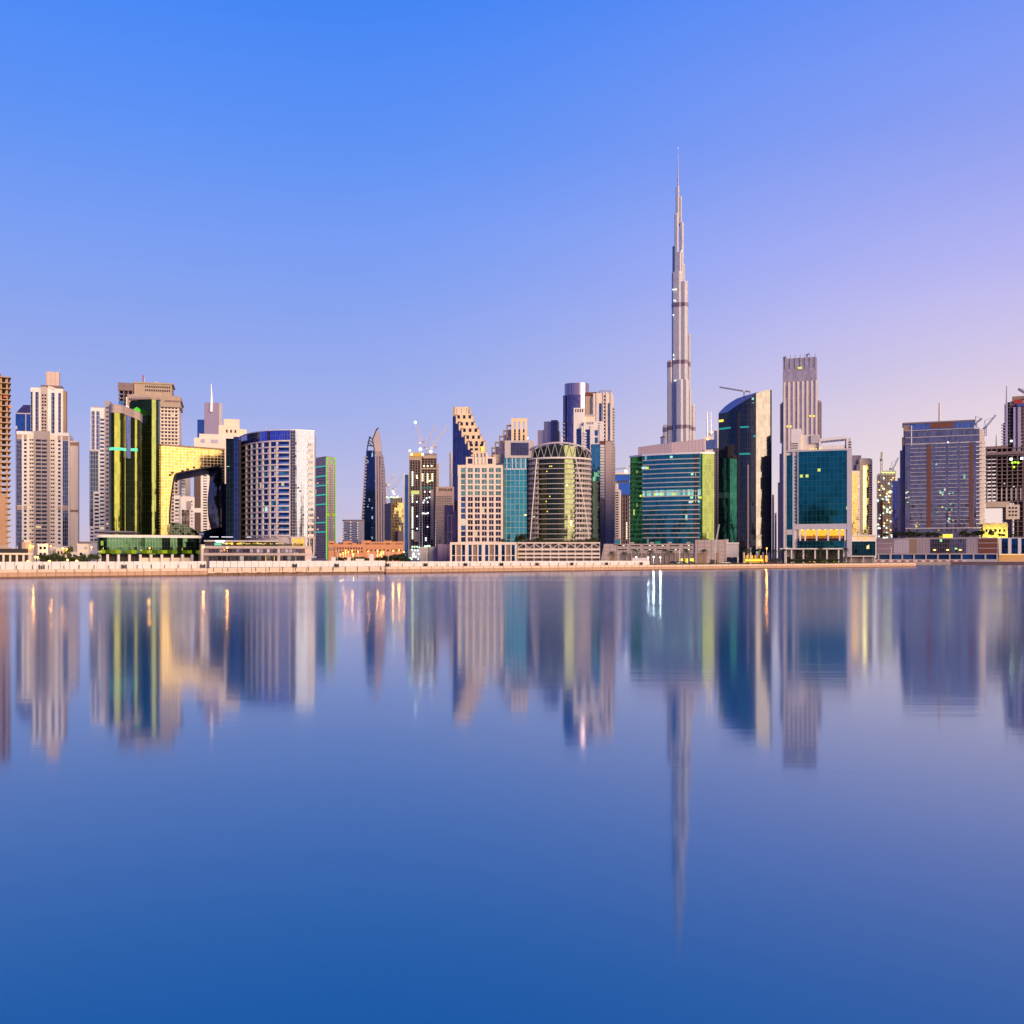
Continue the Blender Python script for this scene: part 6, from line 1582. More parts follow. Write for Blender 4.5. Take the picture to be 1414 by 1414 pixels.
# entrance canopy
b.add(MB().box(X(1078), X(1165), -9, 4, Z(758.8), Z(757)), 'canopy', W_WHITE)
for px in (1083, 1092, 1108.4, 1124.6, 1141, 1157): b.add(MB().box(X(px, -8), X(px + 2, -8), -8.2, -7.2, 0, Z(758.8)), 'canopy_column', W_WHITE)
b.add(MB().box(X(1080), X(1164), 1, 1.4, 0, Z(758.8)), 'entrance_wall', W_DARK)
for a, c in ((1117, 1125), (1133, 1141), (1150, 1157.6)): b.add(MB().box(X(a), X(c), -1.4, -1, .9, 1.7), 'entrance_light', L_YEL)
# roof blocks and pergola
b.box(1092.6, 1106, 592, 621, 10, W_WHITE, 'roof_block', ly=2); b.box(1106, 1131, 600.4, 621, 14, W_PEACH, 'roof_block', ly=4); b.box(1119.6, 1130.6, 600.6, 612, 6, W_LGREY, 'roof_block', ly=2.6)
for py in (612, 615, 618): b.box(1092.8, 1102, py, py + 1.3, .3, W_DARK, 'vent_slot', ly=1.8)
M = MB(); xa, xb_ = X(1132), X(1170)
for y in (3, 13):
    M.bar((xa, y, Z(607)), (xb_, y, Z(604.6)), 1.6).bar((xa, y, Z(621)), (xa, y, Z(607)), 1.2).bar((xb_, y, Z(621)), (xb_, y, Z(604.6)), 1.2)
for k in range(8): x = xa + (xb_ - xa) * k / 7; M.bar((x, 3, Z(606.4) + k * .12), (x, 13, Z(606.4) + k * .12), .6)
M.box(xa, xb_, 3, 13, Z(621), Z(615)); b.add(M, 'pergola', W_WHITE)
b.box(1167, 1174.6, 604.6, 620.6, 8, W_LGREY, 'roof_block', ly=3)
for py in (610, 613.4, 616.8): b.box(1167.4, 1176, py, py + 1.2, .6, W_DARK, 'vent_slot', ly=2.6)
for px, py in ((1122, 619), (1126, 619.3), (1131, 618.6), (1118, 619.6)): b.box(px, px + 2, py, py + 1.6, .3, L_YEL, 'roof_light', ly=1.5)
for px, py in ((1104.6, 654.8), (1112.4, 654.8), (1129, 647), (1168.6, 700)):
    b.add(MB().sbox(P, U(px), U(px + 4), Z(py + 4), Z(py), -.1, -.02), 'lit_window', lamp('lemon_room_light', (.75, .80, .18), .8))
for i in range(26):
    z = Z(732) + (Z(660) - Z(732)) * i / 26; 
b.done()
b = Bld('shop_pavilion', 'low black glass pavilion with a white roof edge right of the teal cube', 'building', 640, 1188, 3)
X = b.x; Z = lambda py: b.z(py, 0)
b.add(MB().box(X(1168), X(1209), 0, 14, Z(767.4), Z(747.6)), 'glass_facade', glass('ink_green_glass', (.012, .055, .06), 1.8, 3, .16, (.02, .04, .04), lit=.03))
M = MB().box(X(1166.6), X(1209.6), -.8, 14, Z(747.6), Z(746)).box(X(1166.6), X(1168), -.8, 1, Z(752), Z(747.6)).box(X(1166.6), X(1209.6), -.8, 14, Z(768.6), Z(767.4)); b.add(M, 'roof_edge', W_WHITE)
for px in (1168, 1175, 1191.6, 1207): b.add(MB().box(X(px), X(px + 1.6), 0, 1, 0, Z(768.6)), 'column', W_LGREY)
b.add(MB().box(X(1168), X(1209), 3, 3.4, 0, Z(768.6)), 'ground_floor', W_MAUVE)
b.add(MB().box(X(1172), X(1210), 6, 16, Z(747), Z(738.6)), 'upper_storey', W_CREAM); b.add(MB().box(X(1170), X(1211), 5, 16, Z(739.4), Z(738.2)), 'upper_roof', W_WHITE)
for px in (1174, 1186, 1195): b.add(MB().box(X(px), X(px + 2.5), 5.8, 6, Z(744.4), Z(741)), 'lit_window', L_AMBER)

# golden towers
gl2 = glass('gold_strip_glass', (.062, .046, .016), 1.8, 3.4, .25, (.5, .34, .14), tilt=.03, var=.4)
for k, (D, pa, pb, yt, lab) in enumerate(((900, 1172, 1187, 650, 'lower golden tower with a glowing glass bay directly behind the teal cube'), (960, 1178, 1205.4, 634, 'taller sand tower with a golden glass flank and a dark slot beside it'))):
    b = Bld('residential_tower', lab, 'building', D, (pa + pb) / 2, 22); X = b.x
    P = b.face(pa, pb); U = lambda px: b.u(P, px)
    if k == 0:
        b.add(MB().box(X(pa), X(pb), 0, 16, 0, b.z(yt, 0)), 'wall', W_CREAM)
        b.add(MB().sbox(P, U(1175), U(1184), 0, b.z(653, 0), -.02, .3), 'gold_strip', gl2)
        b.wcol(P, U(1184.6), U(1186.4), b.z(740), b.z(656), 24, .5, GP_DARK, 1)
    else:
        b.add(MB().box(X(1187), X(1204.6), 0, 18, 0, b.z(yt, 0)), 'wall', W_SAND)
        b.add(MB().box(X(1178), X(1192), 5, 20, 0, b.z(628, 0)), 'rear_block', W_MAUVE); b.add(MB().box(X(1183.6), X(1187.4), 1, 14, 0, b.z(641, 0)), 'side_bay', W_GREY)
        b.add(MB().box(X(1188), X(1203.6), 2, 14, b.z(634, 0), b.z(632.6, 0)), 'roof_cap', W_LGREY)
        b.add(MB().sbox(P, U(1191.6), U(1196.4), 0, b.z(643, 0), -.02, .2), 'dark_slot', glass('olive_slot_glass', (.12, .14, .08), 1.8, 3.4, .2)); b.add(MB().sbox(P, U(1196.4), U(1199.6), 0, b.z(641, 0), -.02, .35), 'gold_strip', gl2)
        b.wcol(P, U(1200.4), U(1203.6), b.z(742, 0), b.z(641, 0), 30, .45, GP_DARK, 1)
    b.done()
b = Bld('construction_tower', 'floodlit scaffolded tower glittering with work lights under a thin vertical crane', 'building', 1000, 1225, 0)
x0, x1, z0, z1, h = frame_tower(b, 1211, 1236, 656.5, 748, 26, 7, 16, W_CREAM, over=.4, core=wall('lit_look_core', (.72, .60, .46)), inset=.5, cw=.6, th=.3)  # floodlight on the core is put into its pale base colour
rr = random.Random(17); pts = [(rr.uniform(1211.5, 1235.5), 658 + rr.random() * 88) for _ in range(70)]
work_lights(b, pts[:30], lamp('cool_site_light', (.8, .95, 1), 1.9), 1.2); work_lights(b, pts[30:55], lamp('amber_site_light', (1, .75, .25), 1.7), 1.1); work_lights(b, pts[55:], L_GREEN, 1.1)
work_lights(b, [(1218 + k * 2.1, 652.2 + (k % 2)) for k in range(9)], lamp('lime_site_light', (.8, .9, .3), 1.6), 1.0)
b.box(1217, 1237, 650, 656.5, 8, W_CREAM, 'formwork', ly=1)
b.box(1216, 1219, 690, None, 2, W_RUST, 'hoist_shaft', ly=-1.2)
crane('thin yellow tower crane standing straight above the floodlit scaffolded tower', 1010, 1217, 690, 633, (1217.5, 624), (1216.4, 634), M_YEL, 1.8, cable=False)
crane('faint luffing crane leaning right beside the floodlit scaffolded tower', 1015, 1233, 655, 648, (1240.5, 632), (1229, 647), M_GREY, 1.5)
b = Bld('slab_tower', 'slim violet slab with a pale peach edge beside the broad violet residence', 'building', 940, 1238, 0)
b.box(1232, 1239.4, 664, None, 14, glass('violet_slab_glass', (.22, .18, .28), 1.6, 3.5, .2, (.15, .11, .15)), 'glass_facade'); b.box(1239.4, 1244.6, 660, None, 16, W_PEACH, 'edge_wall', ly=-.4)

# ------------------------------------------------------------------ broad violet residence on its podium
b = Bld('residential_tower', 'broad violet blue residence with rust coloured vertical strips and thin balcony lines', 'building', 905, 1303, 2)
X = b.x; P = b.face(1250, 1352.6); U = lambda px: b.u(P, px); Z = lambda py: b.z(py, 0)
vg = glass('violet_residence_glass', (.26, .205, .20), 1.8, 4.4, .22, (.17, .14, .19), lit=.010, litcol=(.5, 1, .75), lits=.7, tilt=.03, var=.45)
b.add(MB().box(X(1250), X(1352.6), 0, 30, Z(745), Z(594)), 'glass_facade', vg)
b.add(MB().box(X(1247.4), X(1345.6), 2, 28, Z(594), Z(583)), 'roof_storey', glass('roof_storey_glass', (.22, .25, .35), 1.8, 5, .2))
b.add(MB().box(X(1246), X(1347), 1, 29, Z(583), Z(581)), 'roof_edge', W_CONCD)
b.add(MB().box(X(1284.6), X(1317), 1.6, 2.2, Z(590.4), Z(583.4)), 'rust_panel', W_RUST)
b.add(MB().box(X(1247.4), X(1256), .6, 14, Z(614), Z(584.6)), 'corner_block', W_BROWN); b.add(MB().box(X(1258), X(1259.4), -.4, 1, Z(614), Z(586)), 'white_fin', W_WHITE)
b.add(MB().box(X(1245.6), X(1250.2), 3, 26, 0, Z(601)), 'side_step', wall('indigo_side_wall', (.20, .17, .24))); b.add(MB().box(X(1242.6), X(1246), 5, 26, 0, Z(619)), 'side_step', W_MAUVE)
for a, c in ((1280, 1285.4), (1338.4, 1343.6)): b.add(MB().sbox(P, U(a), U(c), Z(729), Z(613.6), -.02, .5), 'rust_strip', W_RUST)
n = 21
for i in range(n + 1):
    z = Z(729) + (Z(612.6) - Z(729)) * i / n
    for a, c in ((1256.6, 1279.6), (1291, 1306), (1309, 1322), (1325, 1337.6)):
        b.add(MB().sbox(P, U(a), U(c), z - .2, z + .3, -.02, 1.0), 'balcony', W_LGREY)
    b.add(MB().sbox(P, U(1286), U(1291), z - .15, z + .15, 0, .3), 'floor_line', W_LGREY) if i % 1 == 0 else None
    b.add(MB().box(X(1347.6), X(1356), -1, 12, z - .4, z + .35), 'corner_balcony', W_WHITE)
    b.add(MB().box(X(1352.5), X(1360.6, 4), 4, 20, z - .5, z + .9), 'flank_balcony', W_PEACH)
b.add(MB().box(X(1352.6), X(1359.4, 4), 4.4, 28, Z(745), Z(594)), 'flank_wall', W_PEACH)
for py in (593.4, 603, 612): b.add(MB().sbox(P, 0, P.L, Z(py), Z(py) + .6, -.02, .7), 'string_course', W_LGREY)
b.add(MB().sbox(P, 0, P.L, Z(730), Z(728.6), -1, 1.2), 'base_slab', W_LGREY)
b.add(MB().box(X(1252), X(1350), 1.5, 26, 0, Z(730)), 'base_storey', W_MAUVE)
mast(b, 1297.6, 581, 556.5, 1.1, 'mast', W_PEACH, ly=10, r2=.9)
rr = random.Random(22)
for i in range(34):
    a = rr.choice([(1292, 1306, 686, 735), (1308, 1318, 676, 735), (1296, 1304, 676, 690), (1250, 1254, 678, 695), (1262, 1276, 722, 732)]); px, py = rr.uniform(a[0], a[1]), rr.uniform(a[2], a[3])
    m_ = [lamp('mint_flat_light', (.15, .8, .45), .7), lamp('amber_flat_light', (.8, .42, .08), .7), lamp('pale_flat_light', (.9, .9, .7), .7)][rr.randrange(3)] if i < 3 else bpy.data.materials[rr.choice(['mint_flat_light', 'amber_flat_light', 'pale_flat_light'])] if i > 5 and all(k in bpy.data.materials for k in ('mint_flat_light', 'amber_flat_light', 'pale_flat_light')) else L_YEL
    b.add(MB().sbox(P, U(px), U(px) + 1.3, Z(py), Z(py) + 1.1, 0, .12), 'lit_window', m_)
b.add(MB().sbox(P, U(1308), U(1308) + 1, Z(612), Z(612) + 1, 1, 1.2), 'facade_light', L_WHITE)
b.done()
crane('dark short luffing crane peeping over the right end of the violet residence', 960, 1348, 590, 584, (1356, 577.6), (1346, 585), M_DARK, 1.4)
crane('pale luffing crane leaning right of the violet residence', 980, 1361, 602, 590, (1375, 573), (1358, 592), M_GREY, 1.6)
b = Bld('podium_building', 'long mauve panelled podium with rust coloured panels and lit ground floor behind the barriers', 'building', 868, 1294, 0)
X = b.x; P = b.face(1210, 1378); U = lambda px: b.u(P, px); Z = lambda py: b.z(py, 0)
b.add(MB().box(X(1210), X(1378), 0, 30, Z(765), Z(743.4)), 'wall', W_MAUVE); b.add(MB().box(X(1210), X(1378), 1, 28, 0, Z(765)), 'ground_floor', W_DARK)
b.add(MB().sbox(P, 0, P.L, Z(743.6), Z(742.6), -6, .4), 'roof_edge', W_LGREY); b.add(MB().sbox(P, 0, P.L, Z(765.6), Z(764.4), -1, .4), 'floor_band', W_LGREY)
for a, c, m_ in ((1234, 1255.6, wall('lilac_tile', (.48, .42, .50), .6, .1, joint=2.2)), (1255.8, 1266, W_BROWN), (1351, 1377, W_RUST), (1211.4, 1233, wall('plum_cladding', (.28, .20, .24), .6, .1)), (1285, 1334, glass('podium_olive_glass', (.17, .15, .17), 2, 4, .2, (.2, .14, .14), lit=.06, litcol=(.4, 1, .4), lits=.8))):
    b.add(MB().sbox(P, U(a), U(c), Z(764), Z(744.6), -.02, .25), 'facade_panel', m_)
for a, c in ((1211, 1233.4), (1351, 1377)):
    for py in (750.4, 757.6): b.add(MB().sbox(P, U(a), U(c), Z(py), Z(py) + .45, 0, .4), 'panel_joint', W_LGREY)
for k in range(11): u = U(1212 + k * 16.4); b.add(MB().sbox(P, u, u + 1.2, 0, Z(765.4), -1.2, .2), 'column', W_LGREY)
for k in range(10): b.add(MB().sbox(P, U(1214 + k * 16.4), U(1227 + k * 16.4), 0.3, Z(766), -1.0, -.8), 'shop_window', GP_BLUE)
for px in (1290.5, 1308.5, 1326): b.add(MB().lathe(X(px), -.8, [(.1, Z(760.4)), (1.4, Z(759.4)), (.1, Z(758.6))], 10), 'wall_lamp', L_WARM)
b.add(MB().box(X(1302), X(1315.6), 3, 6, Z(743), Z(737.6)), 'lit_pavilion', L_YEL)
b.add(MB().box(X(1211), X(1212.2), 0, 1, Z(743), Z(690)), 'pole', W_LGREY) if False else None

# big construction site on the far right
b = Bld('construction_block', 'huge dark skeleton of concrete floors at the right edge with a tall core tower', 'building', 930, 1392, 0)
X = b.x; Z = lambda py: b.z(py, 0)
frame_tower(b, 1361.5, 1428, 618, 692, 14, 10, 26, W_CONCD, core=None, over=.6, cw=.9, th=.55)
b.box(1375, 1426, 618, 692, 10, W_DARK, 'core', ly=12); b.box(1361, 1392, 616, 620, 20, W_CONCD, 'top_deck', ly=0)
M = MB()
for k in range(8): M.box(X(1362.5 + k * 6.6), X(1364.2 + k * 6.6), -.9, -.3, Z(691), Z(674))
b.add(M, 'prop', W_LGREY)
b.box(1361, 1395, 693, 700.5, 20, wall('pale_beam', (.56, .46, .36)), 'transfer_beam', ly=-1)
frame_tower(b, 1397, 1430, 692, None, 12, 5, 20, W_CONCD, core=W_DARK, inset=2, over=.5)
b.box(1389, 1408, 697, 717, 2, W_CREAM, 'unfinished_wall', ly=-1.2)
for i in range(3):
    for j in range(3): b.box(1393 + j * 4.4, 1395.6 + j * 4.4, 700 + i * 5, 702.6 + i * 5, .2, W_DARK, 'wall_opening', ly=-1.4)
b.box(1384.6, 1397, 700, None, 8, wall('violet_stair', (.30, .26, .38)), 'stair_tower', ly=8)
for i in range(12): b.box(1383.4, 1398, 702 + i * 4, 702.8 + i * 4, 4, W_GREY, 'stair_landing', ly=7)
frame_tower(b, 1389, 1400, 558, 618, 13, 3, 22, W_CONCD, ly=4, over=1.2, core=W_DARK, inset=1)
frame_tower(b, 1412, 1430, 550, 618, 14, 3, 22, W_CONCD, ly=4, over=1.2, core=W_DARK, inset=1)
vw = wall('violet_concrete', (.40, .36, .50), .8, .25)
b.box(1388.4, 1391.6, 558, 618, 3, vw, 'shear_wall', ly=1); b.box(1399.4, 1410, 562, 626, 6, vw, 'core_wall', ly=1); b.box(1403.4, 1405.4, 562, 626, .5, W_DARK, 'slot', ly=.6); b.box(1385, 1389, 584, 618, 6, vw, 'side_core', ly=3)
for i in range(9): b.box(1382.6, 1389, 586 + i * 4, 586.9 + i * 4, 4, W_LGREY, 'landing', ly=1)
b.box(1395, 1430, 553, 559, 20, W_CONC, 'top_deck', ly=3); b.box(1397.6, 1430, 546.5, 553, 16, W_BROWN, 'formwork', ly=5); b.box(1400, 1412, 552, 557.6, .5, M_RED, 'edge_net', ly=1.5); b.box(1404, 1416, 557, 561, .5, wall('blue_edge_net', (.06, .09, .32)), 'edge_net', ly=1.3)
mast(b, 1390, 558, 533, .8, 'mast', W_LGREY, ly=3, r2=.4); mast(b, 1375.6, 617, 600, .5, 'mast', M_DARK, ly=3)
b.box(1361, 1392, 628.5, 631, 8, W_DARK, 'deck_edge', ly=-1); b.box(1361, 1425, 624, 627.4, 20, W_CONCD, 'deck', ly=-1)
work_lights(b, [(1396, 634), (1411, 633)], L_WHITE, 2.0); work_lights(b, [(1396.4, 609)], L_WHITE, 1.6); work_lights(b, [(1398, 639), (1402, 638.4), (1406, 639), (1400, 645)], lamp('lime_work_light', (.5, .9, .05), 1.4), 1.8)
work_lights(b, [(1366, 646), (1372, 656), (1387, 668), (1400, 672), (1363, 667), (1366, 666)], lamp('dim_work_light', (1, .9, .7), 1.0), .9)
crane('dark luffing crane cut by the right edge above the concrete skeleton', 930, 1419, 552, 545, (1406, 537), (1424, 548), M_DARK, 2.0)
b = Bld('low_building', 'low yellow floodlit block with square windows under the concrete skeleton', 'building', 890, 1374, 0)
X = b.x; P = b.face(1357, 1391.6)
b.add(MB().box(X(1357), X(1391.6), 0, 10, 0, b.z(723)), 'wall', wall('floodlit_yellow_wall', (.62, .54, .18)))
b.add(MB().box(X(1361), X(1390), .3, 8, b.z(723), b.z(721.6)), 'roof', W_CREAM)
b.wcol(P, b.u(P, 1359), b.u(P, 1390), b.z(735.4), b.z(730), 1, .7, GP_DARK, 5, .25)
for k in range(7): b.add(MB().box(X(1359 + k * 4.6), X(1361 + k * 4.6), -1.4, -1.0, b.z(739.5), b.z(738)), 'facade_floodlight', L_YEL)
la = bpy.data.lights.new('facade_flood', 'AREA'); lo = bpy.data.objects.new('facade_flood', la); C.objects.link(lo); lo.parent = b.root; la.energy = 2600; la.shape = 'RECTANGLE'; la.size = 20; la.size_y = 1.0; la.color = (1, .85, .2); lo.location = (0, -7, b.z(741)); lo.rotation_euler = (R(118), 0, 0)
b.done()
b = Bld('podium_building', 'white podium with tall navy windows and a warm lit base at the right edge', 'building', 868, 1402, 0)
X = b.x; P = b.face(1379, 1430); Z = lambda py: b.z(py, 0)
b.add(MB().box(X(1379), X(1430), 0, 20, Z(765.4), Z(742.4)), 'wall', W_WHITE)
for a, c in ((1383.4, 1392), (1397, 1405.6), (1410.6, 1419.4)): b.add(MB().sbox(P, b.u(P, a), b.u(P, c), Z(764.6), Z(743.4), -.02, .15), 'glazed_bay', glass('navy_bay_glass', (.02, .07, .16), 2.2, 3.6, .2, (.02, .05, .08), lit=.02, litcol=(.3, 1, .7)))
b.add(MB().box(X(1379), X(1430), 2.5, 18, 0, Z(765.4)), 'ground_floor', wall('apricot_base', (.70, .45, .22)))
b.add(MB().sbox(P, b.u(P, 1380), P.L, Z(766), Z(765.5), -2.4, 0), 'soffit_light', lamp('soffit_glow', (1, .6, .25), 1.6))
# ------------------------------------------------------------------ street lamps
def street_lamp(px, py, D, label, mat, col, power=0.0, arm=1.4, group='street lamps along the quay and the streets behind'):
    b = Bld('street_lamp', label, 'street lamp', D, px, 0, group)
    z = b.z(py, 0); s = 1.0
    b.add(MB().tube((0, 0, 0), (0, 0, z + .1), .13, .08), 'pole', M_GREY)
    b.add(MB().bar((0, 0, z + .1), (arm * .5, -.5, z + .35), .1), 'arm', M_GREY)
    b.add(MB().lathe(0, -.2, [(.05, z - .42), (.34, z - .2), (.40, z), (.28, z + .2), (.05, z + .3)], 10), 'lamp_head', mat)
    if power:
        li = bpy.data.lights.new('lamp_light', 'POINT'); lo = bpy.data.objects.new('lamp_light', li); C.objects.link(lo); lo.parent = b.root
        li.energy = power; li.color = col; li.shadow_soft_size = .35; lo.location = (0, -1.0, z - .3)
    return b
OR = (1, .42, .08); 
L_O2 = lamp('sodium_globe', (1.0, .34, .04), 6.0); L_Y2 = lamp('yellow_globe', (1.0, .62, .10), 7.0); L_W2 = lamp('white_globe', (.80, 1.0, .92), 5.5)
for px, py, D, lb in ((45.6, 754.4, 480, 'orange street lamp in front of the low unfinished concrete building'), (86.4, 757, 500, 'orange street lamp, the left one of a close pair under the residential tower'),
                      (92.6, 758, 500, 'orange street lamp, the right one of a close pair under the residential tower'), (126.4, 755.6, 520, 'orange street lamp beside the foot of the stepped white tower'),
                      (206.6, 756.8, 520, 'orange street lamp against the middle of the green glass podium'), (281, 755.4, 520, 'paler street lamp at the gap between green podium and grey podium'),
                      (313.8, 756, 505, 'orange street lamp in front of the left half of the grey hotel podium'), (70, 754, 560, 'small orange street lamp between two villas'),
                      (1058.6, 757, 560, 'bright orange street lamp beside the base of the blue sail tower')):
    street_lamp(px, py, D, lb, L_O2, OR, 1500)
for i, (px, py, D) in enumerate(((48.6, 769, 420), (68.4, 774.6, 430), (93.4, 773, 440), (105.8, 774.2, 440), (52, 769.4, 425), (38.6, 774.5, 420))):
    street_lamp(px, py, D, 'low yellow garden lamp glowing behind the hoarding below the residential tower', L_Y2, (1, .65, .2), 900, .2, 'garden lamps behind the hoarding')
for i, (px, py) in enumerate(((470, 765.4), (474, 763.2), (477.4, 760.2), (481, 762), (486.4, 760.4), (488, 765), (494.6, 761.6), (508.4, 761.2), (521.4, 760.2), (524, 766), (526.6, 762.8), (529.4, 761.6), (542.8, 760.4), (551, 759.6), (557.4, 762))):
    street_lamp(px, py, 545, 'orange lamp glowing along the street in front of the terracotta building', L_O2, OR, 1300, .4, 'orange lamps before the terracotta building')
for px, py, lb in ((878.6, 769.2, 'white floodlight above the end of the hoarding below the grey podium'), (902.6, 769, 'brightest white floodlight among the palms below the grey podium'),
                   (895, 769.8, 'dimmer greenish floodlight left of the brightest one among the palms'), (911.8, 769.6, 'dimmer greenish floodlight right of the brightest one among the palms')):
    b = street_lamp(px, py, 520, lb, L_W2, (.75, 1, .88), 1500, .3, 'white floodlights among the palms')
for px, D, yt in ((137.6, 470, 762), (408.6, 430, 764), (466, 440, 762), (536, 440, 764), (589, 480, 762), (938, 500, 757), (987.4, 505, 756), (1036.6, 520, 757), (1086, 540, 756), (1230.6, 700, 755)):
    b = Bld('lamp_post', 'thin unlit lamp post standing along the quay', 'lamp post', D, px, 0, 'unlit lamp posts along the quay'); z = b.z(yt, 0)
    b.add(MB().tube((0, 0, 0), (0, 0, z), .14, .09), 'pole', M_GREY); b.add(MB().bar((-.7, 0, z), (.7, 0, z), .16), 'cross_arm', M_GREY)
    for s_ in (-.6, .6): b.add(MB().box(s_ - .28, s_ + .28, -.15, .15, z + .08, z + .24), 'lamp_head', M_WHITE)

# ------------------------------------------------------------------ terracotta building
b = Bld('arcade_building', 'long terracotta low building with small square windows lit orange by street lamps', 'building', 585, 506, -2)
X = b.x; P = b.face(453.4, 557); U = lambda px: b.u(P, px); Z = lambda py: b.z(py, 0)
b.add(MB().box(X(453.4), X(557), 0, 16, 0, Z(750)), 'wall', W_TERRA)
b.add(MB().box(X(463), X(503), -.8, 14, 0, Z(754)), 'front_wing', W_TERRA)
M = MB()
for a, c, yt in ((453.4, 462, 747), (474, 486, 747), (500, 512, 746.4), (512, 530, 748), (530, 541, 746.6), (541, 557, 747.6)): M.box(X(a), X(c), -.3, 10, Z(750) - .1, Z(yt))
b.add(M, 'parapet', W_TERRA)
for a, c, n in ((455, 460.6, 1), (467, 474, 2), (480, 486, 1), (492, 499, 2), (505, 511, 1), (514, 520, 2), (520, 530, 3), (533, 539, 1), (546, 556, 3)):
    b.wcol(P, U(a), U(c), Z(752), Z(748.4), 1, .8, W_DARK, n, .2)
P2 = b.face(463, 503, -.8)
b.wcol(P2, .6, P2.L - .6, Z(764), Z(755), 2, .55, W_DARK, 10, .22)
b.add(MB().sbox(P, 0, U(463), Z(760), Z(756.6), -.02, .2), 'balcony_band', W_BROWN)
b.wcol(P, U(504), U(556), Z(762), Z(757.6), 1, .6, W_DARK, 9, .3)
b.add(MB().sbox(P, 0, P.L, Z(754.4), Z(753.6), 0, .35), 'string_course', wall('pale_terracotta', (.6, .34, .22)))
b.done()
# small white site cabins behind the hoarding
for px, w, yt, lb in ((513, 6, 765.4, 'tall narrow white cabin rising above the hoarding before the terracotta building'), (482, 5, 770, 'small white box beside the hoarding before the terracotta building'), (426.6, 6, 773, 'little white cabin behind the hoarding at the end of the hotel podium'), (884, 22, 770.6, 'low white site cabin with floodlights above it at the end of the hoarding'), (497, 12, 772, 'flat white container among shrubs before the terracotta building'), (460.6, 6, 769.6, 'pale cabin with purple glow beside the green lit tower')):
    b = Bld('site_cabin', lb, 'cabin', shore(px) + 22, px, 0, 'site cabins behind the hoarding'); x0, x1 = b.x(px - w / 2), b.x(px + w / 2); z = b.z(yt, 0)
    b.add(MB().box(x0, x1, 0, 2.5, 0, z), 'wall', W_WHITE); b.add(MB().box(x0 - .1, x1 + .1, -.1, 2.6, z, z + .12), 'roof', M_WHITE); b.add(MB().box(x0 + .2, x0 + .9, -.05, .05, 0, 1.9), 'door', W_GREY)

# ------------------------------------------------------------------ trees
def leaf_mat(name, c):
    m, t = new_mat(name)
    isl = t.n('ShaderNodeNewGeometry').outputs['Random Per Island']
    col = t.v('SCALE', c, sc=t.m('ADD', .6, t.m('MULTIPLY', isl, .9)))
    t.n('ShaderNodeOutputMaterial', {0: t.n('ShaderNodeBsdfPrincipled', {'Base Color': col, 'Roughness': .6, 'Specular IOR Level': .3}).outputs[0]})
    return m
LEAF = leaf_mat('tree_leaves', (.05, .07, .025)); LEAF2 = leaf_mat('dark_leaves', (.035, .05, .02)); FROND = leaf_mat('palm_fronds', (.05, .075, .03))
BARK = wall('bark', (.14, .09, .06), .9, .5)
def crown_mesh(seed, n=1500, r=1.0):
    rr = random.Random(seed); M = MB(); cl = []
    for _ in range(11): cl.append((rr.uniform(-.75, .75), rr.uniform(-.75, .75), rr.uniform(-.35, .6), rr.uniform(.25, .48)))
    for i in range(n):
        cx, cy, cz, cr = rr.choice(cl); v = Vector((rr.gauss(0, 1), rr.gauss(0, 1), rr.gauss(0, 1))).normalized() * cr * rr.uniform(.5, 1.05)
        p = Vector((cx, cy, cz)) + v; a = Vector((rr.uniform(-1, 1), rr.uniform(-1, 1), rr.uniform(-.6, .6))).normalized() * .09; c = a.cross(v.normalized()).normalized() * .06
        M.quad([p - a, p + c, p + a, p - c], [(0, 0)] * 4)
    return M.mesh('crown')
CR = [crown_mesh(s) for s in (1, 2, 3)]
def trunk_mesh(seed):
    rr = random.Random(seed); M = MB().tube((0, 0, 0), (0.03, 0, .5), .07, .05, 8)
    for k in range(5):
        a = k * 1.3; M.tube((0.03, 0, .45), (.4 * math.cos(a), .4 * math.sin(a), .85 + .1 * (k % 2)), .035, .012, 6)
    return M.mesh('trunk')
TR = trunk_mesh(1)
def tree(px, D, yt, w, label, group, mat=None, zb=0.0, k=0, name='tree'):
    b = Bld(name, label, 'tree', D, px, random.uniform(0, 360), group, G + zb)
    h = b.z(yt, 0); 
    for nm, me, m_, s_, zz in (('trunk', TR, BARK, (w * .8, w * .8, h * .62), 0), ('crown', CR[k % 3], mat or LEAF, (w, w, h * .46), h * .56)):
        if not me.materials: me.materials.append(m_)
        o = bpy.data.objects.new(nm, me); C.objects.link(o); o.parent = b.root; o.scale = s_; o.location = (0, 0, zz)
        o.material_slots[0].link = 'OBJECT'; o.material_slots[0].material = m_
    return b
for i, (px, D, yt, w) in enumerate(((58, 450, 764, 2.6), (64, 455, 766, 2.4), (78, 450, 763, 2.8), (84, 460, 765.6, 2.2), (99, 455, 767, 2.2), (110, 450, 764.5, 2.8), (118, 455, 767, 2.0), (130, 470, 762.5, 3.0), (72, 470, 767.5, 2.0), (93.6, 500, 752.6, 2.2))):
    tree(px, D, yt, w, 'dark bushy garden tree behind the tall hoarding below the residential tower', 'garden trees behind the hoarding', LEAF, k=i)
for i, (px, yt, w) in enumerate(((536, 766.4, 2.8), (544, 764.4, 3.6), (551, 763.4, 3.8), (557, 765.6, 2.6), (530, 769, 2.2), (466, 768.6, 2.2), (473, 769, 2.4), (490, 767.6, 2.8), (500, 768.4, 2.6), (521, 768.6, 2.2), (562, 769.6, 2.0), (506, 769.4, 2.0))):
    tree(px, 520, yt, w, 'dark round shrub in the row before the terracotta building', 'shrubs before the terracotta building', LEAF2, k=i, name='shrub')
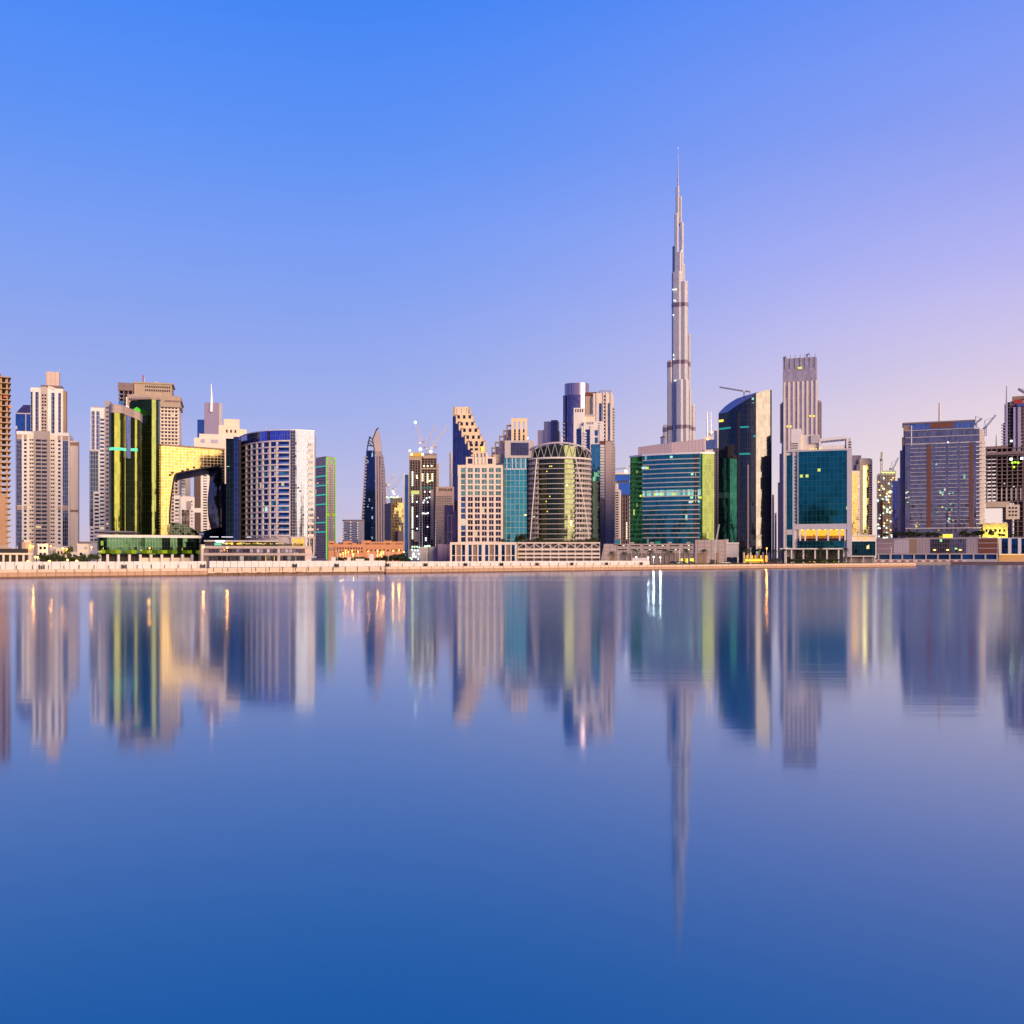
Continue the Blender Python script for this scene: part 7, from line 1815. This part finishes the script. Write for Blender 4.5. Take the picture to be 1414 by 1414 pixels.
for i, (px, yt, w) in enumerate(((1240, 734.6, 4.6), (1247, 732.4, 5.4), (1256, 733, 5.0), (1263, 734, 4.0), (1275, 734, 4.4), (1286, 733.6, 4.4), (1294, 735, 3.6), (1331, 731, 3.6), (1337, 735.6, 2.6), (1348, 732, 4.6), (1355, 731, 4.4), (1368, 731.4, 3.0), (1383, 736, 3.4), (1223, 734.6, 3.2), (1400, 737, 4.0))):
    tree(px, 878, yt, w, 'dark tree in the row planted on the mauve podium roof', 'trees on the mauve podium', LEAF2, zb=H + (HZ - 743) / F * 878 - G, k=i)
for i, (px, yt, w) in enumerate(((693, 743.6, 1.8), (718, 738.6, 3.0), (722, 737, 2.8), (741, 742.6, 2.2), (745, 741, 2.0), (812, 743, 1.8), (819, 741.6, 2.2), (829, 743, 2.2))):
    tree(px, 612, yt, w, 'small dark tree on the roof terrace around the round building', 'roof trees around the round building', LEAF2, zb=H + (HZ - 750.5) / F * 612 - G, k=i)

def frond_mesh():
    M = MB(); rr = random.Random(7)
    for k in range(16):
        a = k * 2.399; tilt = .9 - (k / 16) * 1.5; pts = []
        for j in range(7):
            t = j / 6; L = 1.0 * t; z = math.sin(tilt) * L - .75 * t * t; r = math.cos(tilt) * L
            pts.append(Vector((r * math.cos(a), r * math.sin(a), z)))
        sd_ = Vector((-math.sin(a), math.cos(a), 0))
        for j in range(6):
            for s_ in (-1, 1):
                for q in range(2):
                    p = pts[j].lerp(pts[j + 1], q / 2); d = (pts[j + 1] - pts[j]).normalized(); wl = .26 * (1 - abs(j / 6 - .4))
                    tip = p + sd_ * s_ * wl + d * .12 - Vector((0, 0, .08)); M.quad([p - d * .02, p + d * .05, tip], [(0, 0)] * 3)
            M.bar(pts[j], pts[j + 1], .02)
    return M.mesh('fronds')
FR = frond_mesh(); FR.materials.append(FROND)
ptm = MB().tube((0, 0, 0), (.03, 0, .5), .05, .04, 8).tube((.03, 0, .5), (0, 0, 1), .04, .036, 8).mesh('trunk'); ptm.materials.append(BARK)
for px, D, yt, lb in ((878, 560, 757.4, 'palm tree with a dense round head left of the floodlights'), (898.4, 562, 759, 'palm tree rising right behind the white floodlights'), (918.6, 558, 757, 'palm tree with the widest head before the grey podium'),
                      (926, 560, 759.4, 'lean palm tree close to the right of the widest headed palm'), (947.6, 556, 758.4, 'palm tree before the lit shop windows of the grey podium'), (972, 556, 757.4, 'palm tree alone before the blank wall of the grey podium'), (862, 560, 761, 'small palm tree near the end of the hoarding'),
                      (1031, 575, 757, 'palm tree at the left foot of the blue sail tower'), (1069, 585, 757.6, 'palm tree between the sail tower and the white canopy'), (1083, 590, 756.8, 'palm tree at the left end of the white canopy'), (1115, 588, 757.4, 'palm tree before the middle of the white canopy'), (1133, 590, 755.4, 'tallest palm tree before the white canopy'), (1167, 592, 755.6, 'palm tree at the right end of the white canopy'), (845, 560, 760.4, 'palm tree before the sloping end of the grey podium')):
    b = Bld('palm_tree', lb, 'palm tree', D, px, (px * 37) % 360, 'palms along the promenade'); h = b.z(yt, 0) - .9
    for nm, me, s_, zz in (('trunk', ptm, (3.4, 3.4, h), 0), ('fronds', FR, (3.2, 3.2, 2.6), h)):
        o = bpy.data.objects.new(nm, me); C.objects.link(o); o.parent = b.root; o.scale = s_; o.location = (0, 0, zz)
for i in range(26):
    px = 1092 + i * 3.1 if i < 22 else 1064 + (i - 22) * 4
    tree(px, 575, 771.2, 1.2, 'low clipped shrub in the planted edge before the white canopy', 'shrubs before the white canopy', LEAF, k=i, name='shrub')

# ------------------------------------------------------------------ barriers, cars, quay furniture
for i in range(30):
    px = 1208 + i * 5.6; red = i % 2
    b = Bld('traffic_barrier', 'red plastic barrier in the alternating row before the mauve podium' if red else 'white plastic barrier in the alternating row before the mauve podium', 'barrier', 846, px, 0, 'red and white barriers on the far quay')
    M = MB().extr([(-1.5, 0), (1.5, 0), (1.42, .25), (1.3, .9), (1.3, 1.15), (-1.3, 1.15), (-1.3, .9), (-1.42, .25)], -.25, .25); b.add(M, 'body', wall('red_plastic', (.40, .03, .03), .4, .1) if i == 1 else bpy.data.materials['red_plastic'] if red else W_WHITE)
b = Bld('quay_wall', 'dark low quay wall of the inlet behind the end of the pink seawall', 'seawall', 838, 1330, 0, z0=0.0)
P = Path([(b.x(1262), 0), (b.x(1450), 0)])
b.add(MB().sbox(P, 0, P.L, -.6, 2.4, -3, 0), 'wall_face', wall('dark_quay_stone', (.16, .10, .10), .8, .4)); b.add(MB().sbox(P, 0, P.L, 2.4, 2.75, -3, .2), 'coping', W_MAUVE)
b = Bld('garden_wall', 'low white wall with a step behind the red and white barriers', 'wall', 856, 1290, 0); P = Path([(b.x(1206), 0), (b.x(1378), 0)])
b.add(MB().sbox(P, 0, P.L, 0, 1.9, -.4, 0), 'wall', W_LGREY); b.add(MB().sbox(P, 0, P.L, 1.9, 2.05, -.5, .1), 'coping', W_WHITE)

def car(px, D, label, col, yaw=0, lights=None):
    b = Bld('parked_car', label, 'car', D, px, yaw, 'cars along the quay street')
    body = MB().extr([(-2.2, .35), (2.2, .35), (2.25, .75), (1.5, .95), (-1.9, .98), (-2.25, .8)], -.88, .88); b.add(body, 'body', metal(label.split()[0] + '_car_paint', col, .3, .3))
    b.add(MB().extr([(-1.6, .97), (1.2, .96), (.55, 1.45), (-1.1, 1.48)], -.75, .75), 'cabin_glass', GP_DARK)
    for x in (-1.35, 1.4): 
        for y in (-.9, .7): b.add(MB().extr([(x + .33 * math.cos(2 * math.pi * k / 12), .33 + .33 * math.sin(2 * math.pi * k / 12)) for k in range(12)], y, y + .2), 'wheel', W_DARK)
    for x, m_ in ((2.2, L_WHITE if lights else M_WHITE), (-2.27, L_RED)): b.add(MB().box(x, x + .08, -.7, -.4, .6, .78), 'headlight' if x > 0 else 'tail_light', m_)
for px, lb, col in ((929, 'black car parked under the podium palms', (.02, .02, .025)), (936.4, 'silver car parked between two palms of the podium', (.4, .4, .42)), (942, 'blue car parked below the lit shop windows', (.03, .05, .16)), (955, 'grey car parked beside the lit shop windows', (.12, .12, .13)), (1003, 'white car parked below the end wing of the podium', (.7, .7, .7)), (1012, 'dark car parked by the end column of the podium', (.03, .03, .05)), (1070, 'maroon car parked before the palm beside the canopy', (.14, .02, .03))):
    car(px, 566, lb, col, 6)
b = Bld('bus', 'yellow bus with glowing windows and red tail lights at the foot of the sail tower', 'bus', 575, 1041, 4)
b.add(MB().extr([(-5.5, .4), (5.5, .4), (5.5, 2.9), (5.2, 3.1), (-5.4, 3.1), (-5.5, 2.9)], -1.2, 1.2), 'body', metal('yellow_bus_paint', (.6, .38, .03), .4, .1))
for k in range(6): b.add(MB().box(-5.0 + k * 1.7, -3.5 + k * 1.7, -1.26, -1.18, 1.5, 2.5), 'window', L_YEL)
for x in (-3.4, 3.6): b.add(MB().extr([(x + .5 * math.cos(2 * math.pi * k / 12), .5 + .5 * math.sin(2 * math.pi * k / 12)) for k in range(12)], -1.28, -1.0), 'wheel', W_DARK)
b.add(MB().box(5.5, 5.62, -1.1, -.5, .8, 1.4), 'tail_light', L_RED); b.add(MB().box(-5.6, -5.5, -1.1, -.5, .8, 1.2), 'headlight', L_WHITE)
# slim dark drilling rig mast in front of the podium
b = Bld('piling_rig', 'thin dark piling rig with a leaning mast before the blank podium wall', 'machine', 545, 985, 10)
b.add(MB().box(-1.6, 1.6, -1.2, 1.2, .9, 2.4), 'cab', M_DARK); b.add(MB().box(-2.0, 2.0, -1.5, -.8, 0, .9), 'track', W_DARK); b.add(MB().box(-2.0, 2.0, .8, 1.5, 0, .9), 'track', W_DARK)
b.add(MB().truss((-.6, 0, 1), (b.x(993), 0, b.z(724)), .5, .14, 14), 'boom', M_GREY)
# buoys and bollards at the inlet
for px in (1246, 1256): 
    b = Bld('bollard', 'short dark bollard at the end of the pink seawall', 'bollard', shore(1246) + 3, px, 0, 'bollards at the end of the seawall'); b.add(MB().lathe(0, 0, [(.3, 0), (.22, .6), (.34, .75), (.1, .9)], 10), 'post', M_DARK)
